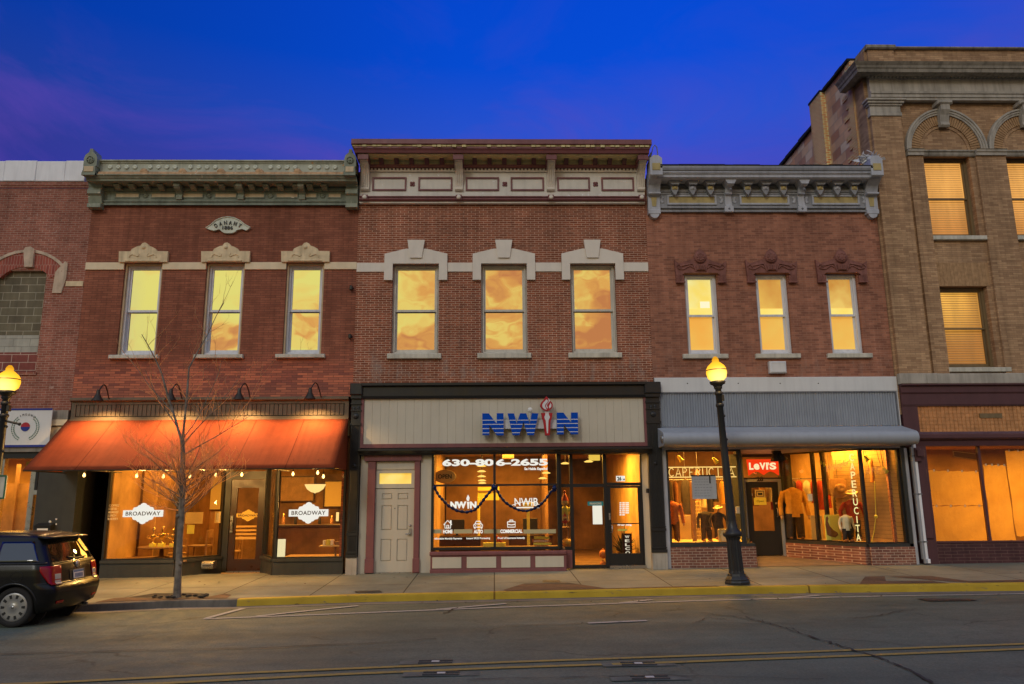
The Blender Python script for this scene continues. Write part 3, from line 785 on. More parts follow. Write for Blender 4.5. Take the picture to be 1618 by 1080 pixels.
# door
zd1 = wz(388, 757, DY); zt1 = zh
m = MB(); m.box(B1[0], D0[0], DY, DY + .12, flr, zh); m.box(D1[0] - .01, D1[0] + .1, DY, DY + .12, flr, zh); m.box(D0[0], D1[0] - .01, DY, DY + .12, zd1, zd1 + .2); m.build('door_jamb', M['black'], b1)
m = MB(); m.box(D0[0], D1[0] - .01, DY + .05, DY + .056, zd1 + .2, zh); m.build('transom_pane', M['glass'], b1)
dx0, dx1 = D0[0] + .01, D1[0] - .02
m = MB(); m.frame(dx0, dx1, flr + .03, zd1 - .01, .15, DY + .02, DY + .07, .28, .2); dr = m.build('door', M['door_brown'], b1)
m = MB(); m.box(dx0 + .15, dx1 - .15, DY + .04, DY + .046, flr + .31, zd1 - .21); dg = m.build('door_glass', M['glass'], dr)
m = MB(); m.box(dx0 + .03, dx0 + .09, DY - .03, DY + .02, flr + .95, flr + 1.35); m.tube([(dx0 + .06, DY - .03, flr + 1.0), (dx0 + .06, DY - .09, flr + 1.03), (dx0 + .06, DY - .09, flr + 1.22), (dx0 + .06, DY - .03, flr + 1.25)], .012, 8); m.build('handle', M['steel'], dr)
m = MB(); m.box(dx0, dx1, DY - .05, DY + .1, flr, flr + .028); m.build('threshold', M['steel'], dr)
m = MB()
for (y0, y1, c) in ((830, 833, 0), (836, 839, 0), (842, 845, 0), (848, 852, 0)):
    m.box(dx0 + .16, dx1 - .16, DY + .025, DY + .03, wz(386, y1, DY), wz(386, y0, DY))
m.build('stripe', paint('amber_stripe', (.72, .38, .07), .6, .05, .05), dg)

def logo(c, w, h, Y, par, m1, m2, nm='logo'):
    # plaque outline: a bar with a stepped lens shape above and below
    q = []
    top = [(-.5, -.17), (-.5, .17), (-.27, .17), (-.24, .30), (-.16, .33), (-.13, .40), (-.085, .42), (-.06, .49), (0, .53), (.06, .49), (.085, .42), (.13, .40), (.16, .33), (.24, .30), (.27, .17), (.5, .17), (.5, -.17), (.27, -.17), (.24, -.30), (.16, -.33), (.13, -.40), (.085, -.42), (.06, -.49), (0, -.53), (-.06, -.49), (-.085, -.42), (-.13, -.40), (-.16, -.33), (-.24, -.30), (-.27, -.17)]
    m = MB(); m.prism([(c[0] + a * w, c[1] + b * h) for a, b in top], Y - .004, Y); lo = m.build(nm, m1, par)
    m = MB(); m.text('BROADWAY', c[0] - w * .43, c[0] + w * .43, c[1] - h * .10, c[1] + h * .10, Y - .005, .004, .015, 0, 1.08); m.build('lettering', m2, par)
q = W(226, 811, -.01); logo((q.x, q.z), .93, .46, -.004, gA, M['decal'], M['ink'])
q = W(487.5, 810, -.01); logo((q.x, q.z), .92, .47, -.004, gC, M['decal'], M['ink'])
q = W(391.5, 814, DY); logo((q.x, q.z), .58, .27, DY + .03, dr, paint('gold_leaf_lettering', (.8, .5, .08), .4, .1, .05), M['ink'])
# small menu lettering on the left edge of the window
m = MB()
for k, s in enumerate(('COFFEE', 'COCKTAILS', 'BREAKFAST', 'LUNCH', 'BAKERY')):
    z = wz(178, 800 + k * 5.3); m.text(s, wx(171, 815), wx(187, 815) - .05 * (k % 2), z, z + .05, -.004, .003)
m.build('menu_lettering', M['decal_dim'], gA)

# stainless hopper on the bulkhead
t = thing('ash_box', 'stainless steel box fixed to the dark bulkhead beside the brown door', 'box', (wx(330, 893, .6), .55, wz(330, 900, .6)))
X0, X1, Z0, Z1 = rect(321, 886, 339, 898, .58)
m = MB(); m.sweepx([(.5, Z0), (.46, Z0 + .04), (.46, Z1 - .05), (.52, Z1), (.72, Z1), (.72, Z0)], X0, X1); m.build('case', M['steel'], t)
m = MB(); m.box(X0 + .03, X1 - .03, .452, .459, Z0 + .06, Z0 + .09); m.build('slot', M['ink'], t)
# small black letter box on the pier at left
t = thing('letter_box', 'small black letter box with a pale paper tucked in, beside the leftmost shop door', 'letter box', (wx(66, 835, -.2), -.1, wz(66, 843, -.2)))
X0, X1, Z0, Z1 = rect(54, 826, 80, 843, -.2)
m = MB(); m.sweepx([(-.05, Z0), (-.2, Z0), (-.22, Z1 - .06), (-.05, Z1)], X0, X1); m.build('case', M['black'], t)
m = MB(); m.box(X0 + .08, X1 - .05, -.226, -.2215, Z0 + .04, Z0 + .12); m.build('paper', M['paper'], t)

# ---------------------------------------------------------------- awning
pj = 1.62
zA1 = za - .02; zA0 = wz(300, 740, -pj)
aw = thing('canvas_awning', 'sloping red canvas awning lit by gooseneck lamps over the cafe front', 'awning', ((XA0 + XA1) / 2, -.1, zA1))
ax0, ax1 = XA0 + .0, wx(551, 661, -.1)
m = MB()
nx, ny = 40, 12
vs = []
for j in range(ny + 1):
    for i in range(nx + 1):
        u, v = i / nx, j / ny
        sag = -.02 * math.sin(PI * v) * (1 - abs(math.sin(u * PI * 5)) * .5)
        vs.append((ax0 + (ax1 - ax0) * u, -.1 - (pj - .1) * v, zA1 + (zA0 - zA1) * v + sag))
fs = [(j * (nx + 1) + i, (j + 1) * (nx + 1) + i, (j + 1) * (nx + 1) + i + 1, j * (nx + 1) + i + 1) for j in range(ny) for i in range(nx)]
m.add(vs, fs, True)
cv = m.build('canvas', M['awning_red'], aw)
sd = cv.modifiers.new('thick', 'SOLIDIFY'); sd.thickness = .006; sd.offset = -1
for xx in (ax0 + .01, ax1 - .016):
    m = MB(); m.add([(xx, -.1, zA1 - .03), (xx, -pj + .03, zA0), (xx, -.1, zA0), (xx + .006, -.1, zA1 - .03), (xx + .006, -pj + .03, zA0), (xx + .006, -.1, zA0)], [(0, 1, 2), (3, 5, 4), (0, 2, 5, 3), (1, 0, 3, 4), (2, 1, 4, 5)]); m.build('end_panel', M['awning_red'], aw)
m = MB()
m.tube([(ax0, -pj + .02, zA0 - .015), (ax1, -pj + .02, zA0 - .015)], .016, 8)
for k in range(6):
    xx = ax0 + .06 + (ax1 - ax0 - .12) * k / 5
    m.tube([(xx, -pj + .02, zA0 - .015), (xx, -.06, zA0 - .015)], .014, 8)
m.build('frame', M['dark_metal'], aw)
# gooseneck lamps
def goose(px, py, lab):
    base = W(px + 23, py + 10, -.02)
    sh = W(px, py, -.62)
    t = thing('gooseneck_lamp', lab, 'lamp', (base.x, 0, base.z), 'gooseneck lamps above the red awning')
    m = MB(); m.lathe((base.x, 0, base.z), [(.065, 0), (.065, -.02), (.045, -.04), (.025, -.05)], 14, 'y'); m.build('wall_plate', M['dark_metal'], t)
    p = []
    for k in range(17):
        u = k / 16
        y = -.04 - .58 * u
        x = base.x + (sh.x - base.x) * u
        z = base.z - .03 * math.sin(u * PI * .6) + .26 * math.sin(PI * max(0, (u - .25) / .75)) ** 1 + (sh.z + .06 - base.z) * u
        p.append((x, y, z))
    m = MB(); m.tube(p, .015, 8); m.build('arm', M['dark_metal'], t)
    m = MB(); m.lathe((sh.x, -.62, sh.z), [(.03, .10), (.04, .07), (.045, .0), (.075, -.06), (.135, -.16), (.14, -.175), (.13, -.165), (.06, -.05)], 20); m.build('shade', M['dark_metal'], t)
    m = MB(); m.ball((sh.x, -.62, sh.z - .10), .035, 10); m.build('bulb', M['bulb'], t)
    spot('gooseneck_light', (sh.x, -.62, sh.z - .14), (sh.x, -.62 + .02, sh.z - 3), 190, (1, .60, .24), 148, .5, .04)
    return t
for (px, py, l) in ((155, 622, 'gooseneck lamp at the left end of the red awning'), (270, 621, 'gooseneck lamp behind the tree leader above the red awning'), (378, 620, 'gooseneck lamp above the brown cafe door'), (490, 619, 'gooseneck lamp at the right end, beside the black pilaster')):
    goose(px, py, l)
m = MB(); m.tube([(wx(176, 629), -.015, wz(176, 631.5)), (wx(512, 628), -.015, wz(512, 629.5))], .012, 8)
tag(m.build('conduit', M['dark_metal'], None, None, (wx(340, 630), -.015, wz(340, 630))), 'thin dark conduit running along the brick between the gooseneck lamps', 'conduit')

# ---------------------------------------------------------------- cafe interior
rz0, rz1 = zbA - .25, zh + .15
room(b1, ea1 + .06, XA1 - .27, 1.6, 6.5, rz0 - .3, rz1, M['cafe_wall'], M['cafe_wall'])
m = MB(); m.box(ea1 + .055, A1[0] + .2, .13, 1.6, zbA - .06, zbA - .02); m.box(C0[0], C1[0], .13, 1.6, zbA - .06, zbA - .02); m.box(ea1 + .055, C1[0], .2, 1.6, rz1, rz1 + .05); m.build('display_deck', M['wood'], b1)
m = MB(); m.box(C1[0] - .3, C1[0] + .08, 1.5, 1.6, rz0, rz1); m.box(C1[0] - .0, C1[0] + .08, .13, 1.499, rz0, rz1); m.build('display_side', M['inner_dark'], b1)
area('cafe_lamp', (-7.2, 3.2, rz1 - .06), 3.0, 1.6, 300, (1, .51, .085))
area('cafe_lamp', (-4.2, 2.8, rz1 - .06), 1.2, 1.6, 250, (1, .51, .085))
point('cafe_window_lamp', (-7.5, .75, zh - .15), 60)
# orange column and wall bits inside
m = MB(); m.box(wx(202, 820, 1.9), wx(214, 820, 1.9), 1.9, 2.2, rz0 - .3, rz1 - .5)
tag(m.build('orange_column', paint('orange_column_paint', (.7, .16, .03), .5, .1, .1), None, None, (wx(206, 820, 1.9), 1.9, rz0 - .3)), 'orange column inside the cafe behind the left logo', 'column')
def framed(X0, X1, Z0, Z1, Y, lab, fm, pm, cat='picture', name='wall_picture'):
    t = thing(name, lab, cat, ((X0 + X1) / 2, Y, Z0))
    m = MB(); m.frame(X0, X1, Z0, Z1, .035, Y - .03, Y + .01); m.build('frame', fm, t)
    m = MB(); m.box(X0 + .035, X1 - .035, Y - .01, Y, Z0 + .035, Z1 - .035); m.build('panel', pm, t)
    return t
X0, X1, Z0, Z1 = rect(163, 784, 194, 862, 1.55); framed(X0, X1, Z0, Z1, 1.55, 'large framed board against the far left of the cafe interior', M['wood'], M['inner_dark'])
X0, X1, Z0, Z1 = rect(293, 809, 320.5, 827, .75); m = MB(); m.box(X0, X1, .75, .754, Z0, Z1)
tag(m.build('notice_sheet', M['paper_tan'], None, None, ((X0 + X1) / 2, .75, Z0)), 'wide tan sheet on the cafe glass right of the tree trunk', 'notice')
X0, X1, Z0, Z1 = rect(295.5, 829, 307, 843, .6); m = MB(); m.box(X0, X1, .6, .604, Z0, Z1)
tag(m.build('notice_sheet', M['paper_yellow'], None, None, ((X0 + X1) / 2, .6, Z0)), 'small yellow sheet below the wide tan sheet on the cafe glass', 'notice')
X0, X1, Z0, Z1 = rect(340, 808, 349, 826, 1.0); framed(X0, X1, Z0, Z1, 1.0, 'narrow poster with a dark oval hung left of the brown cafe door', M['paper_tan'], M['paper'])
# trophies on a round table
tz = wz(262, 863, .75)
tb = thing('round_table', 'round wooden table carrying the gold trophies in the cafe window', 'table', (wx(258, 863, .85), .85, zbA - .02))
c = (wx(256, 863, .85), .85)
m = MB(); m.lathe((c[0], c[1], tz), [(.001, 0), (.52, 0), (.54, -.02), (.52, -.04), (.001, -.04)], 28); m.build('tabletop', M['wood'], tb)
m = MB(); m.lathe((c[0], c[1], 0), [(.2, zbA - .02), (.18, zbA + .01), (.05, zbA + .03), (.05, tz - .04)], 14); m.build('pedestal', M['wood'], tb)
def trophy(px, ybase, ytop, lab):
    Y = .62
    b = W(px, ybase, Y); h = W(px, ytop, Y).z - tz; s = h / .5
    t = thing('trophy', lab, 'trophy', (b.x, Y, tz), 'gold trophies on the cafe table')
    m = MB(); m.bevbox(b.x - .07 * s, b.x + .07 * s, Y - .07 * s, Y + .07 * s, tz, tz + .09 * s, .006); m.build('plinth', M['paper_yellow'], t)
    m = MB(); m.lathe((b.x, Y, tz), [(.05 * s, .09 * s), (.02 * s, .12 * s), (.02 * s, .17 * s), (.035 * s, .19 * s), (.08 * s, .25 * s), (.095 * s, .31 * s), (.09 * s, .32 * s), (.03 * s, .30 * s), (.02 * s, .34 * s), (.02 * s, .40 * s), (.045 * s, .43 * s), (.04 * s, .5 * s), (.001, .5 * s)], 18); m.build('cup', M['gold_metal'], t)
    for sg in (1, -1):
        m = MB(); m.tube([(b.x + sg * .09 * s, Y, tz + .3 * s), (b.x + sg * .15 * s, Y, tz + .31 * s), (b.x + sg * .15 * s, Y, tz + .24 * s), (b.x + sg * .07 * s, Y, tz + .22 * s)], .011 * s, 6); m.build('cup_handle', M['gold_metal'], t)
trophy(241, 863, 834, 'left gold trophy, nearest the white logo'); trophy(255, 862, 831, 'tallest gold trophy, in the middle of the three'); trophy(272.5, 862, 834, 'right gold trophy, beside the tree trunk')
# chair
cx_, cy_ = wx(316, 870, 1.5), 1.5; cz = zbA - .02
sz = wz(316, 861, 1.4)
ch = thing('wooden_chair', 'pale wooden chair inside the cafe left of the door', 'chair', (cx_, cy_, cz))
m = MB(); m.bevbox(cx_ - .24, cx_ + .24, cy_ - .22, cy_ + .22, sz - .04, sz, .01); m.build('seat', M['wood'], ch)
m = MB(); m.bevbox(cx_ + .2, cx_ + .24, cy_ - .2, cy_ + .2, sz + .18, wz(324, 837, 1.5), .01); m.build('backrest', M['wood'], ch)
for sx_ in (-1, 1):
    for sy_ in (-1, 1):
        m = MB(); m.box(cx_ + sx_ * .22 - .02, cx_ + sx_ * .22 + .02, cy_ + sy_ * .2 - .02, cy_ + sy_ * .2 + .02, rz0 - .3, (sz - .04) if sx_ < 0 else wz(324, 840, 1.5)); m.build('leg', M['wood'], ch)
# right window: bowl lamp, white board, shelf with boxes
pl = W(498, 770, 1.3)
t = thing('bowl_lamp', 'glowing bowl pendant lamp hanging in the right cafe window', 'lamp', (pl.x, 1.3, pl.z))
m = MB(); m.lathe((pl.x, 1.3, pl.z), [(.001, -.15), (.02, -.13), (.1, -.11), (.2, -.04), (.255, .06), (.26, .08), (.24, .075), (.1, .0)], 26); m.build('bowl', M['bulb_soft'], t)
m = MB(); m.tube([(pl.x, 1.3, pl.z + .05), (pl.x, 1.3, rz1)], .01, 6); m.build('rod', M['dark_metal'], t)
point('bowl_light', (pl.x, 1.0, pl.z - .35), 40)
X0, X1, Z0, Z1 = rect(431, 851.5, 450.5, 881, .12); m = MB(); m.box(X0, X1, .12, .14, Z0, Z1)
tag(m.build('white_board', emis('white_board_added_glow', (1, .93, .6), .95), None, None, ((X0 + X1) / 2, .13, Z0)), 'blank white board in the lower left corner of the right cafe window', 'board')  # plain board, its brightness put in as emission
sz_ = wz(524, 861, .7)
t = thing('wall_shelf', 'pale shelf on one post at the right side of the right cafe window', 'shelf', (wx(524, 861, .7), .7, zbA))
m = MB(); m.bevbox(wx(506, 861, .7), wx(541, 861, .7), .55, .9, sz_ - .035, sz_, .008); m.build('board', M['paper_tan'], t)
m = MB(); m.box(wx(530, 870, .7) - .02, wx(530, 870, .7) + .02, .7, .74, zbA - .02, sz_ - .035); m.build('post', M['wood'], t)
for i, (a, b_, h, mm, lab) in enumerate(((510, 514, .12, 'paper', 'thin pale box, leftmost on the cafe shelf'), (515.5, 521, .13, 'paper_yellow', 'square yellow box on the cafe shelf'), (522, 527, .13, 'paper', 'pale box right of the square yellow box on the shelf'), (529, 537, .09, 'wood', 'low brown box at the right end of the cafe shelf'))):
    m = MB(); m.bevbox(wx(a, 858, .62), wx(b_, 858, .62), .62, .72, sz_, sz_ + h, .006)
    tag(m.build('small_box', M[mm], None, None, (wx((a + b_) / 2, 858, .62), .67, sz_)), lab, 'box', 'boxes on the cafe shelf')
X0, X1, Z0, Z1 = rect(531, 809, 535, 823, .9); m = MB(); m.box(X0, X1, .9, .93, Z0, Z1)
tag(m.build('wall_lamp', M['bulb_soft'], None, None, ((X0 + X1) / 2, .9, Z0)), 'small upright glowing lamp at the right of the cafe window', 'lamp')
# string of bare bulbs under the awning edge
bl = ((133, 750, 'over the dark recess'), (216, 751, 'left of the tree crown'), (258, 752, 'among the left tree twigs'), (300, 752, 'just right of the tree trunk'), (341, 750, 'left of the brown door'), (382, 749, 'above the brown door'), (463, 748, 'in the left of the right window'), (502, 746, 'above the bowl lamp'), (511, 752, 'right of the bowl lamp rod'))
for (px, py, w_) in bl:
    q = W(px, py, -1.4)
    t = thing('hanging_bulb', 'bare glowing bulb hanging under the awning ' + w_, 'bulb', (q.x, -1.4, q.z), 'bare bulbs hung under the red awning')
    m = MB(); m.lathe((q.x, -1.4, q.z), [(.001, -.05), (.022, -.035), (.03, -.008), (.014, .03), (.012, .04)], 12); m.build('glass_bulb', M['bulb'], t)
    m = MB(); m.lathe((q.x, -1.4, q.z), [(.015, .04), (.015, .085), (.004, .09), (.004, zA0 - q.z + .19)], 10); m.build('socket', M['dark_metal'], t)
for px in (225, 262, 318, 350): point('bulb_string_light', (wx(px, 748, -1.45), -1.5, wz(px, 748, -1.45) - .1), 95, (1, .56, .15), .06)

dup(ch, (cx_ - 1.0, 2.6, cz - .25), 'second wooden chair, deeper in the cafe behind the trophies', (0, 0, 1.9))
dup(ch, (cx_ + .2, 3.3, cz - .25), 'third wooden chair, deepest in the cafe behind the door notice', (0, 0, .5))
for i, (px, py, w_, h_, mt, l) in enumerate(((300, 775, .5, .4, 'wood', 'left dark picture on the cafe back wall behind the tree'), (335, 778, .4, .55, 'paper_tan', 'pale tall picture on the cafe back wall near the door'), (468, 772, .55, .4, 'wood', 'wide picture on the cafe back wall left of the bowl lamp'), (525, 780, .3, .42, 'paper_tan', 'small picture on the cafe back wall right of the bowl lamp'))):
    q = W(px, py, 6.2); framed(q.x - w_, q.x + w_, q.z - h_, q.z + h_, 6.36, l, M['door_brown'], M[mt])

for (px, py, l) in ((555, 454.5, 'upper small dark fixture on the brick near the right edge of the dark red wall'), (553, 531, 'lower small dark fixture on the brick near the right edge of the dark red wall')):
    q = W(px, py, -.05); m = MB(); m.lathe((q.x, 0, q.z), [(.05, 0), (.05, -.03), (.03, -.05), (.001, -.05)], 12, 'y'); m.bevbox(q.x - .03, q.x + .03, -.12, -.05, q.z - .06, q.z + .05, .01)
    tag(m.build('wall_fixture', M['black'], None, None, tuple(q)), l, 'fixture', 'small dark wall fixtures')

m = MB(); m.box(ea1 + .054, ea1 + .08, .15, 1.6, zbA - .02, rz1); m.box(ea1 + .08, A1[0] - 1.2, 1.605, 1.63, zbA - .3, rz1); m.build('wall_lining', M['inner_wall'], b1)
point('cafe_window_lamp', (-8.75, .9, zh - .12), 30, (1, .51, .085))
# ================================================================ 3. middle building
XB0, XB1 = XA1, wx(1025, 450)
b2 = thing('brick_building', 'brown brick building with a maroon cornice, keystone window hoods and a boarded sign front', 'building', ((XB0 + XB1) / 2, 0, .25))
zs2 = wz(800, 606); ZT2 = wz(800, 321)
WB = [(619.7, 417.3, 693, 558.5), (760.3, 417.3, 832.9, 558.5), (902, 417.3, 973.8, 558)]
holes = [rect(*w) for w in WB]
zz0 = sum(h[2] for h in holes) / 3; zz1 = sum(h[3] for h in holes) / 3
holes = [(h[0], h[1], zz0, zz1) for h in holes]
m = MB(); m.wall(XB0 + .004, XB1, zs2, ZT2 + 1.0, holes, -.015, .3); m.build('wall', M['brick_b'], b2)
body(b2, XB0 + .006, XB1 - .002, ZT2 + 1.55, M['brick_b'])
cm = (holes[1][0] + holes[1][1]) / 2
for i, h in enumerate(holes):
    c = (h[0] + h[1]) / 2
    zs_ = wz(800, 566.5)
    w = sash_window(b2, h, M['win_putty'], (M['mirror'], M['mirror']), .49, .1, .065, .045, (c - .665, c + .655, zs_, zz0), M['sill'])
    zt = zz1; L = h[1] - h[0]
    lo = wz(800, 443); wi = wz(800, 402); ctr = wz(800, 393.5)
    m = MB()
    m.prism([(h[0] - .21, lo), (h[0] - .002, lo), (h[0] - .002, zt), (h[1] + .002, zt), (h[1] + .002, lo), (h[1] + .21, lo), (h[1] + .21, wi), (c + .25, ctr - .01), (c - .25, ctr - .01), (h[0] - .21, wi)], -.09, -.017)
    m.build('window_hood', M['trim_b'], w)
    m = MB(); kt, kb = wz(800, 381), wz(800, 409)
    m.prism([(c - .215, kt), (c + .215, kt), (c + .145, kb), (c - .145, kb)], -.13, -.0905); m.prism([(c - .213, kt - .002), (c + .213, kt - .002), (c + .18, ctr), (c - .18, ctr)], -.0903, -.017); m.build('keystone', M['trim_b'], w)
zb0, zb1 = wz(800, 429.5), wz(800, 415.5)
xs = [XB0 + .005]
for h in holes: xs += [h[0] - .212, h[1] + .212]
xs.append(XB1)
for k in range(4):
    m = MB(); m.bevbox(xs[2 * k], xs[2 * k + 1], -.05, -.016, zb0, zb1, .005); m.build('belt_course', M['trim_b'], b2)

# cornice, bottom to top
cpx = 790
Q = lambda py, Y: wz(cpx, py, Y)
x0, x1 = XB0 + .03, XB1 - .02
fz0, fz1 = Q(309.5, -.12), Q(272, -.12)
m = MB(); m.box(x0, x1, -.12, -.016, Q(320.5, -.12), Q(317.3, -.12)); m.box(x0, x1, -.12, -.016, fz0, fz1); co = m.build('cornice', M['frieze_b'], b2)
m = MB(); m.sweepx([(-.016, Q(317, -.15)), (-.16, Q(317, -.15)), (-.19, Q(315, -.17)), (-.15, Q(313.5, -.15)), (-.15, Q(312, -.15)), (-.18, Q(310.5, -.17)), (-.14, fz0 - .003), (-.016, fz0 - .003)], x0, x1); m.build('base_moulding', M['maroon'], co)
m = MB(); m.sweepx([(-.016, fz1 + .002), (-.17, fz1 + .002), (-.17, Q(269, -.15)), (-.016, Q(269, -.15))], x0, x1); m.build('bed_moulding', M['trim_b'], co)
zd0, zd1 = Q(269, -.15) + .002, Q(266, -.15)
zm1 = Q(261, -.18)
m = MB(); m.sweepx([(-.016, zd0), (-.13, zd0), (-.13, zd1), (-.22, zd1 + .002), (-.24, zm1), (-.016, zm1)], x0, x1); m.build('dentil_band', M['maroon'], co)
m = MB(); xx = x0 + .18
while xx < x1 - .2:
    m.box(xx, xx + .05, -.175, -.131, zd0 - .01, zd1 - .004); xx += .0935
m.build('dentils', M['trim_b'], co)
zs0 = zm1 + .004; zsf = Q(243.5, -.62)
ys = -.64
m = MB(); m.sweepx([(-.016, zs0), (-.2, zs0), (-.215, zs0 + .13), (-.6, zsf + .0), (-.6, zsf + .02), (-.016, zsf + .02)], x0 + .05, x1 - .05); m.build('soffit', M['soffit_b'], co)
zc0, zc1 = zsf + .022, Q(231.5, -.7)
m = MB(); m.sweepx([(-.016, zc0), (-.66, zc0), (-.68, zc0 + .05), (-.70, zc0 + .08), (-.72, zc0 + .09), (-.72, zc1), (-.016, zc1)], x0 - .06, x1 + .05); m.build('crown_moulding', M['maroon'], co)
m = MB(); m.box(x0 - .1, x1 + .07, -.73, -.016, zc1 + .001, zc1 + .035)
for k in range(60):       # curled strips of peeling paint along the drip edge
    xa = x0 - .1 + k * (x1 - x0 + .15) / 60; q = random.random()
    if q > .35: m.box(xa, xa + .1, -.738 - .02 * q, -.73, zc1 - .03 * q, zc1 + .03)
m.build('peeling_drip_edge', M['soffit_b'], co)
zp1 = Q(219, -.78)
m = MB(); m.bevbox(x0 - .13, x1 + .10, -.78, .3, zc1 + .036, zp1, .01); m.build('metal_cap', M['maroon'], co)
bxs = [x0 + .01]
bw = .20
bcen = [wx(575, 280, -.4), wx(724.5, 280, -.4), wx(871, 280, -.4), wx(1015, 280, -.4)]
for i, bc in enumerate(bcen):
    zlo = Q(301.5, -.14)
    m = MB()
    m.sweepx([(-.121, zlo), (-.17, zlo), (-.2, zlo + .03), (-.2, zlo + .08), (-.17, zlo + .1), (-.2, zlo + .22), (-.27, zlo + .38), (-.36, zlo + .5), (-.46, zlo + .58), (-.52, zlo + .66), (-.53, zlo + .74), (-.5, zlo + .78), (-.56, zlo + .80), (-.58, zlo + .86), (-.58, zsf - .13), (-.121, zsf - .13)], bc - bw / 2, bc + bw / 2)
    for k in range(3):
        u = bc - bw / 2 + .04 + k * .05
        m.tube([(u + .01, -.176, zlo + .11), (u + .01, -.206, zlo + .22), (u + .01, -.278, zlo + .38), (u + .01, -.366, zlo + .5), (u + .01, -.47, zlo + .58)], .012, 6)
    br = m.build('bracket', M['trim_b'], co)
    m = MB(); m.box(bc - bw / 2 - .03, bc + bw / 2 + .03, -.62, -.125, zsf - .128, zsf - .002); m.box(bc - bw / 2 - .012, bc - bw / 2 - .002, -.45, -.122, zlo + .55, zsf - .13); m.build('bracket_cap', M['maroon'], co)
    m = MB(); m.bevbox(bc - .075, bc + .075, -.23, -.14, Q(317, -.15) + .002, fz0 - .002, .008); m.build('bracket_foot', M['maroon'], co)
    m = MB(); m.lathe((bc, -.231, (Q(317, -.15) + fz0) / 2), [(.055, 0), (.055, -.015), (.03, -.03), (.001, -.03)], 14, 'y'); m.build('round_boss', M['trim_b'], co)
for i in range(3):
    a, c = bcen[i] + bw / 2 + .07, bcen[i + 1] - bw / 2 - .07
    L = c - a
    for k in range(5):
        xb = a + L * (k + .62) / 5.3
        m = MB(); m.sweepx([(-.2, zs0 + .001), (-.26, zs0 + .001), (-.40, zs0 + .15), (-.40, zs0 + .22), (-.2, zs0 + .20)], xb - .055, xb + .055); m.build('modillion', M['maroon_dark'], co)
    z0, z1 = Q(301.2, -.125), Q(280, -.125)
    for (u0, u1) in ((a, a + L * .425), (c - L * .425, c)):
        m = MB(); m.frame(u0, u1, z0, z1, .04, -.15, -.121); m.build('panel_moulding', M['maroon'], co)
    xm_, zm_ = (a + c) / 2, (z0 + z1) / 2
    m = MB()
    for k in range(4): m.ball((xm_ + .042 * math.cos(PI / 4 + k * PI / 2), -.13, zm_ + .042 * math.sin(PI / 4 + k * PI / 2)), .036, 8, (1, .5, 1))
    m.ball((xm_, -.14, zm_), .025, 8); m.build('rosette', M['maroon'], co)

# ---------------------------------------------------------------- shop front
fp0, fp1 = wx(553, 700), wx(1046, 720)
zk0 = wz(800, 628, -.2); zk1 = zs2
m = MB(); m.sweepx([(-.02, zk0), (-.16, zk0), (-.18, zk0 + .06), (-.18, zk1 - .09), (-.26, zk1 - .06), (-.26, zk1), (-.02, zk1)], wx(572, 618, -.2), wx(1022, 618, -.2)); m.build('shop_cornice', M['black'], b2)
def pilaster(xa, xb, zt, zb):
    m = MB(); m.box(xa, xb, -.14, .2, zb + .35, zt - .28)
    pl = m.build('pilaster', M['black_iron'], b2)
    n = 7
    m = MB()
    for k in range(n):
        u = xa + .03 + (xb - xa - .06) * (k + .5) / n
        m.tube([(u, -.14, zb + .95), (u, -.14, zt - .95)], .012, 6)
        m.tube([(u, -.14, zb + .5), (u, -.14, zb + .82)], .008, 6)
    m.build('fluting', M['black_iron'], pl)
    m = MB()
    for (z0_, z1_, pr_) in ((zb + .35, zb + .42, .19), (zb + .44, zb + .47, .17), (zb + .84, zb + .9, .17), (zb + .92, zb + .94, .16), (zt - 1.0, zt - .94, .165), (zt - .66, zt - .63, .16), (zt - .5, zt - .46, .17), (zt - .36, zt - .28, .2)):
        m.box(xa - .012, xb + .012, -pr_, -.1401, z0_, z1_)
    m.build('band', M['black_iron'], pl)
    m = MB(); m.bevbox(xa - .03, xb + .03, -.25, .2, zt - .278, zt, .02); m.build('capital', M['black_iron'], pl)
    m = MB(); m.box(xa - .01, xb + .01, -.17, .2, zb - .2, zb + .348); m.build('base_block', M['stone_d'], pl)
    cx_ = (xa + xb) / 2
    m = MB()
    for k in range(4):
        m.ball((cx_ + .05 * (-1) ** k, -.145, zt - .58 - k * .02), .035, 8, (1, .5, 1.3))
    m.lathe((cx_, -.141, zt - .78), [(.07, 0), (.06, -.02), (.03, -.025), (.001, -.03)], 12, 'y')
    m.lathe((cx_, -.141, zt - 1.95), [(.05, 0), (.04, -.02), (.001, -.03)], 12, 'y')
    m.build('ornament', M['black_iron'], pl)
pilaster(wx(553, 760) , wx(564.5, 760) + .06, zs2 - .002, walk_z(-3.3) + .02)
pilaster(wx(1024, 760) - .0, wx(1046, 760), zs2 - .002, walk_z(4) + .02)
# sign board
sx0, sx1, sz0, sz1 = rect(570, 624, 1022, 706, -.1)
m = MB(); m.frame(sx0, sx1, sz0, sz1, .07, -.13, -.02, .09, .075); sb = m.build('sign_board_frame', M['maroon'], b2)
m = MB(); m.box(sx0 + .07, sx1 - .07, -.09, -.02, sz0 + .09, sz1 - .075); m.build('board_joint', M['inner_dark'], sb)
m = MB(); xx = sx0 + .07
while xx < sx1 - .1:
    m.bevbox(xx + .001, min(xx + .2, sx1 - .07) - .001, -.1, -.0905, sz0 + .09, sz1 - .075, .003); xx += .2
m.build('sign_boards', M['wood_b'], sb)
m = MB(); m.sweepx([(-.02, sz0 - .17), (-.2, sz0 - .17), (-.22, sz0 - .14), (-.33, sz0 - .08), (-.33, sz0 - .04), (-.05, sz0 - .003), (-.02, sz0 - .003)], wx(567, 708, -.2), wx(1029, 706, -.2)); m.build('ledge', M['black'], b2)
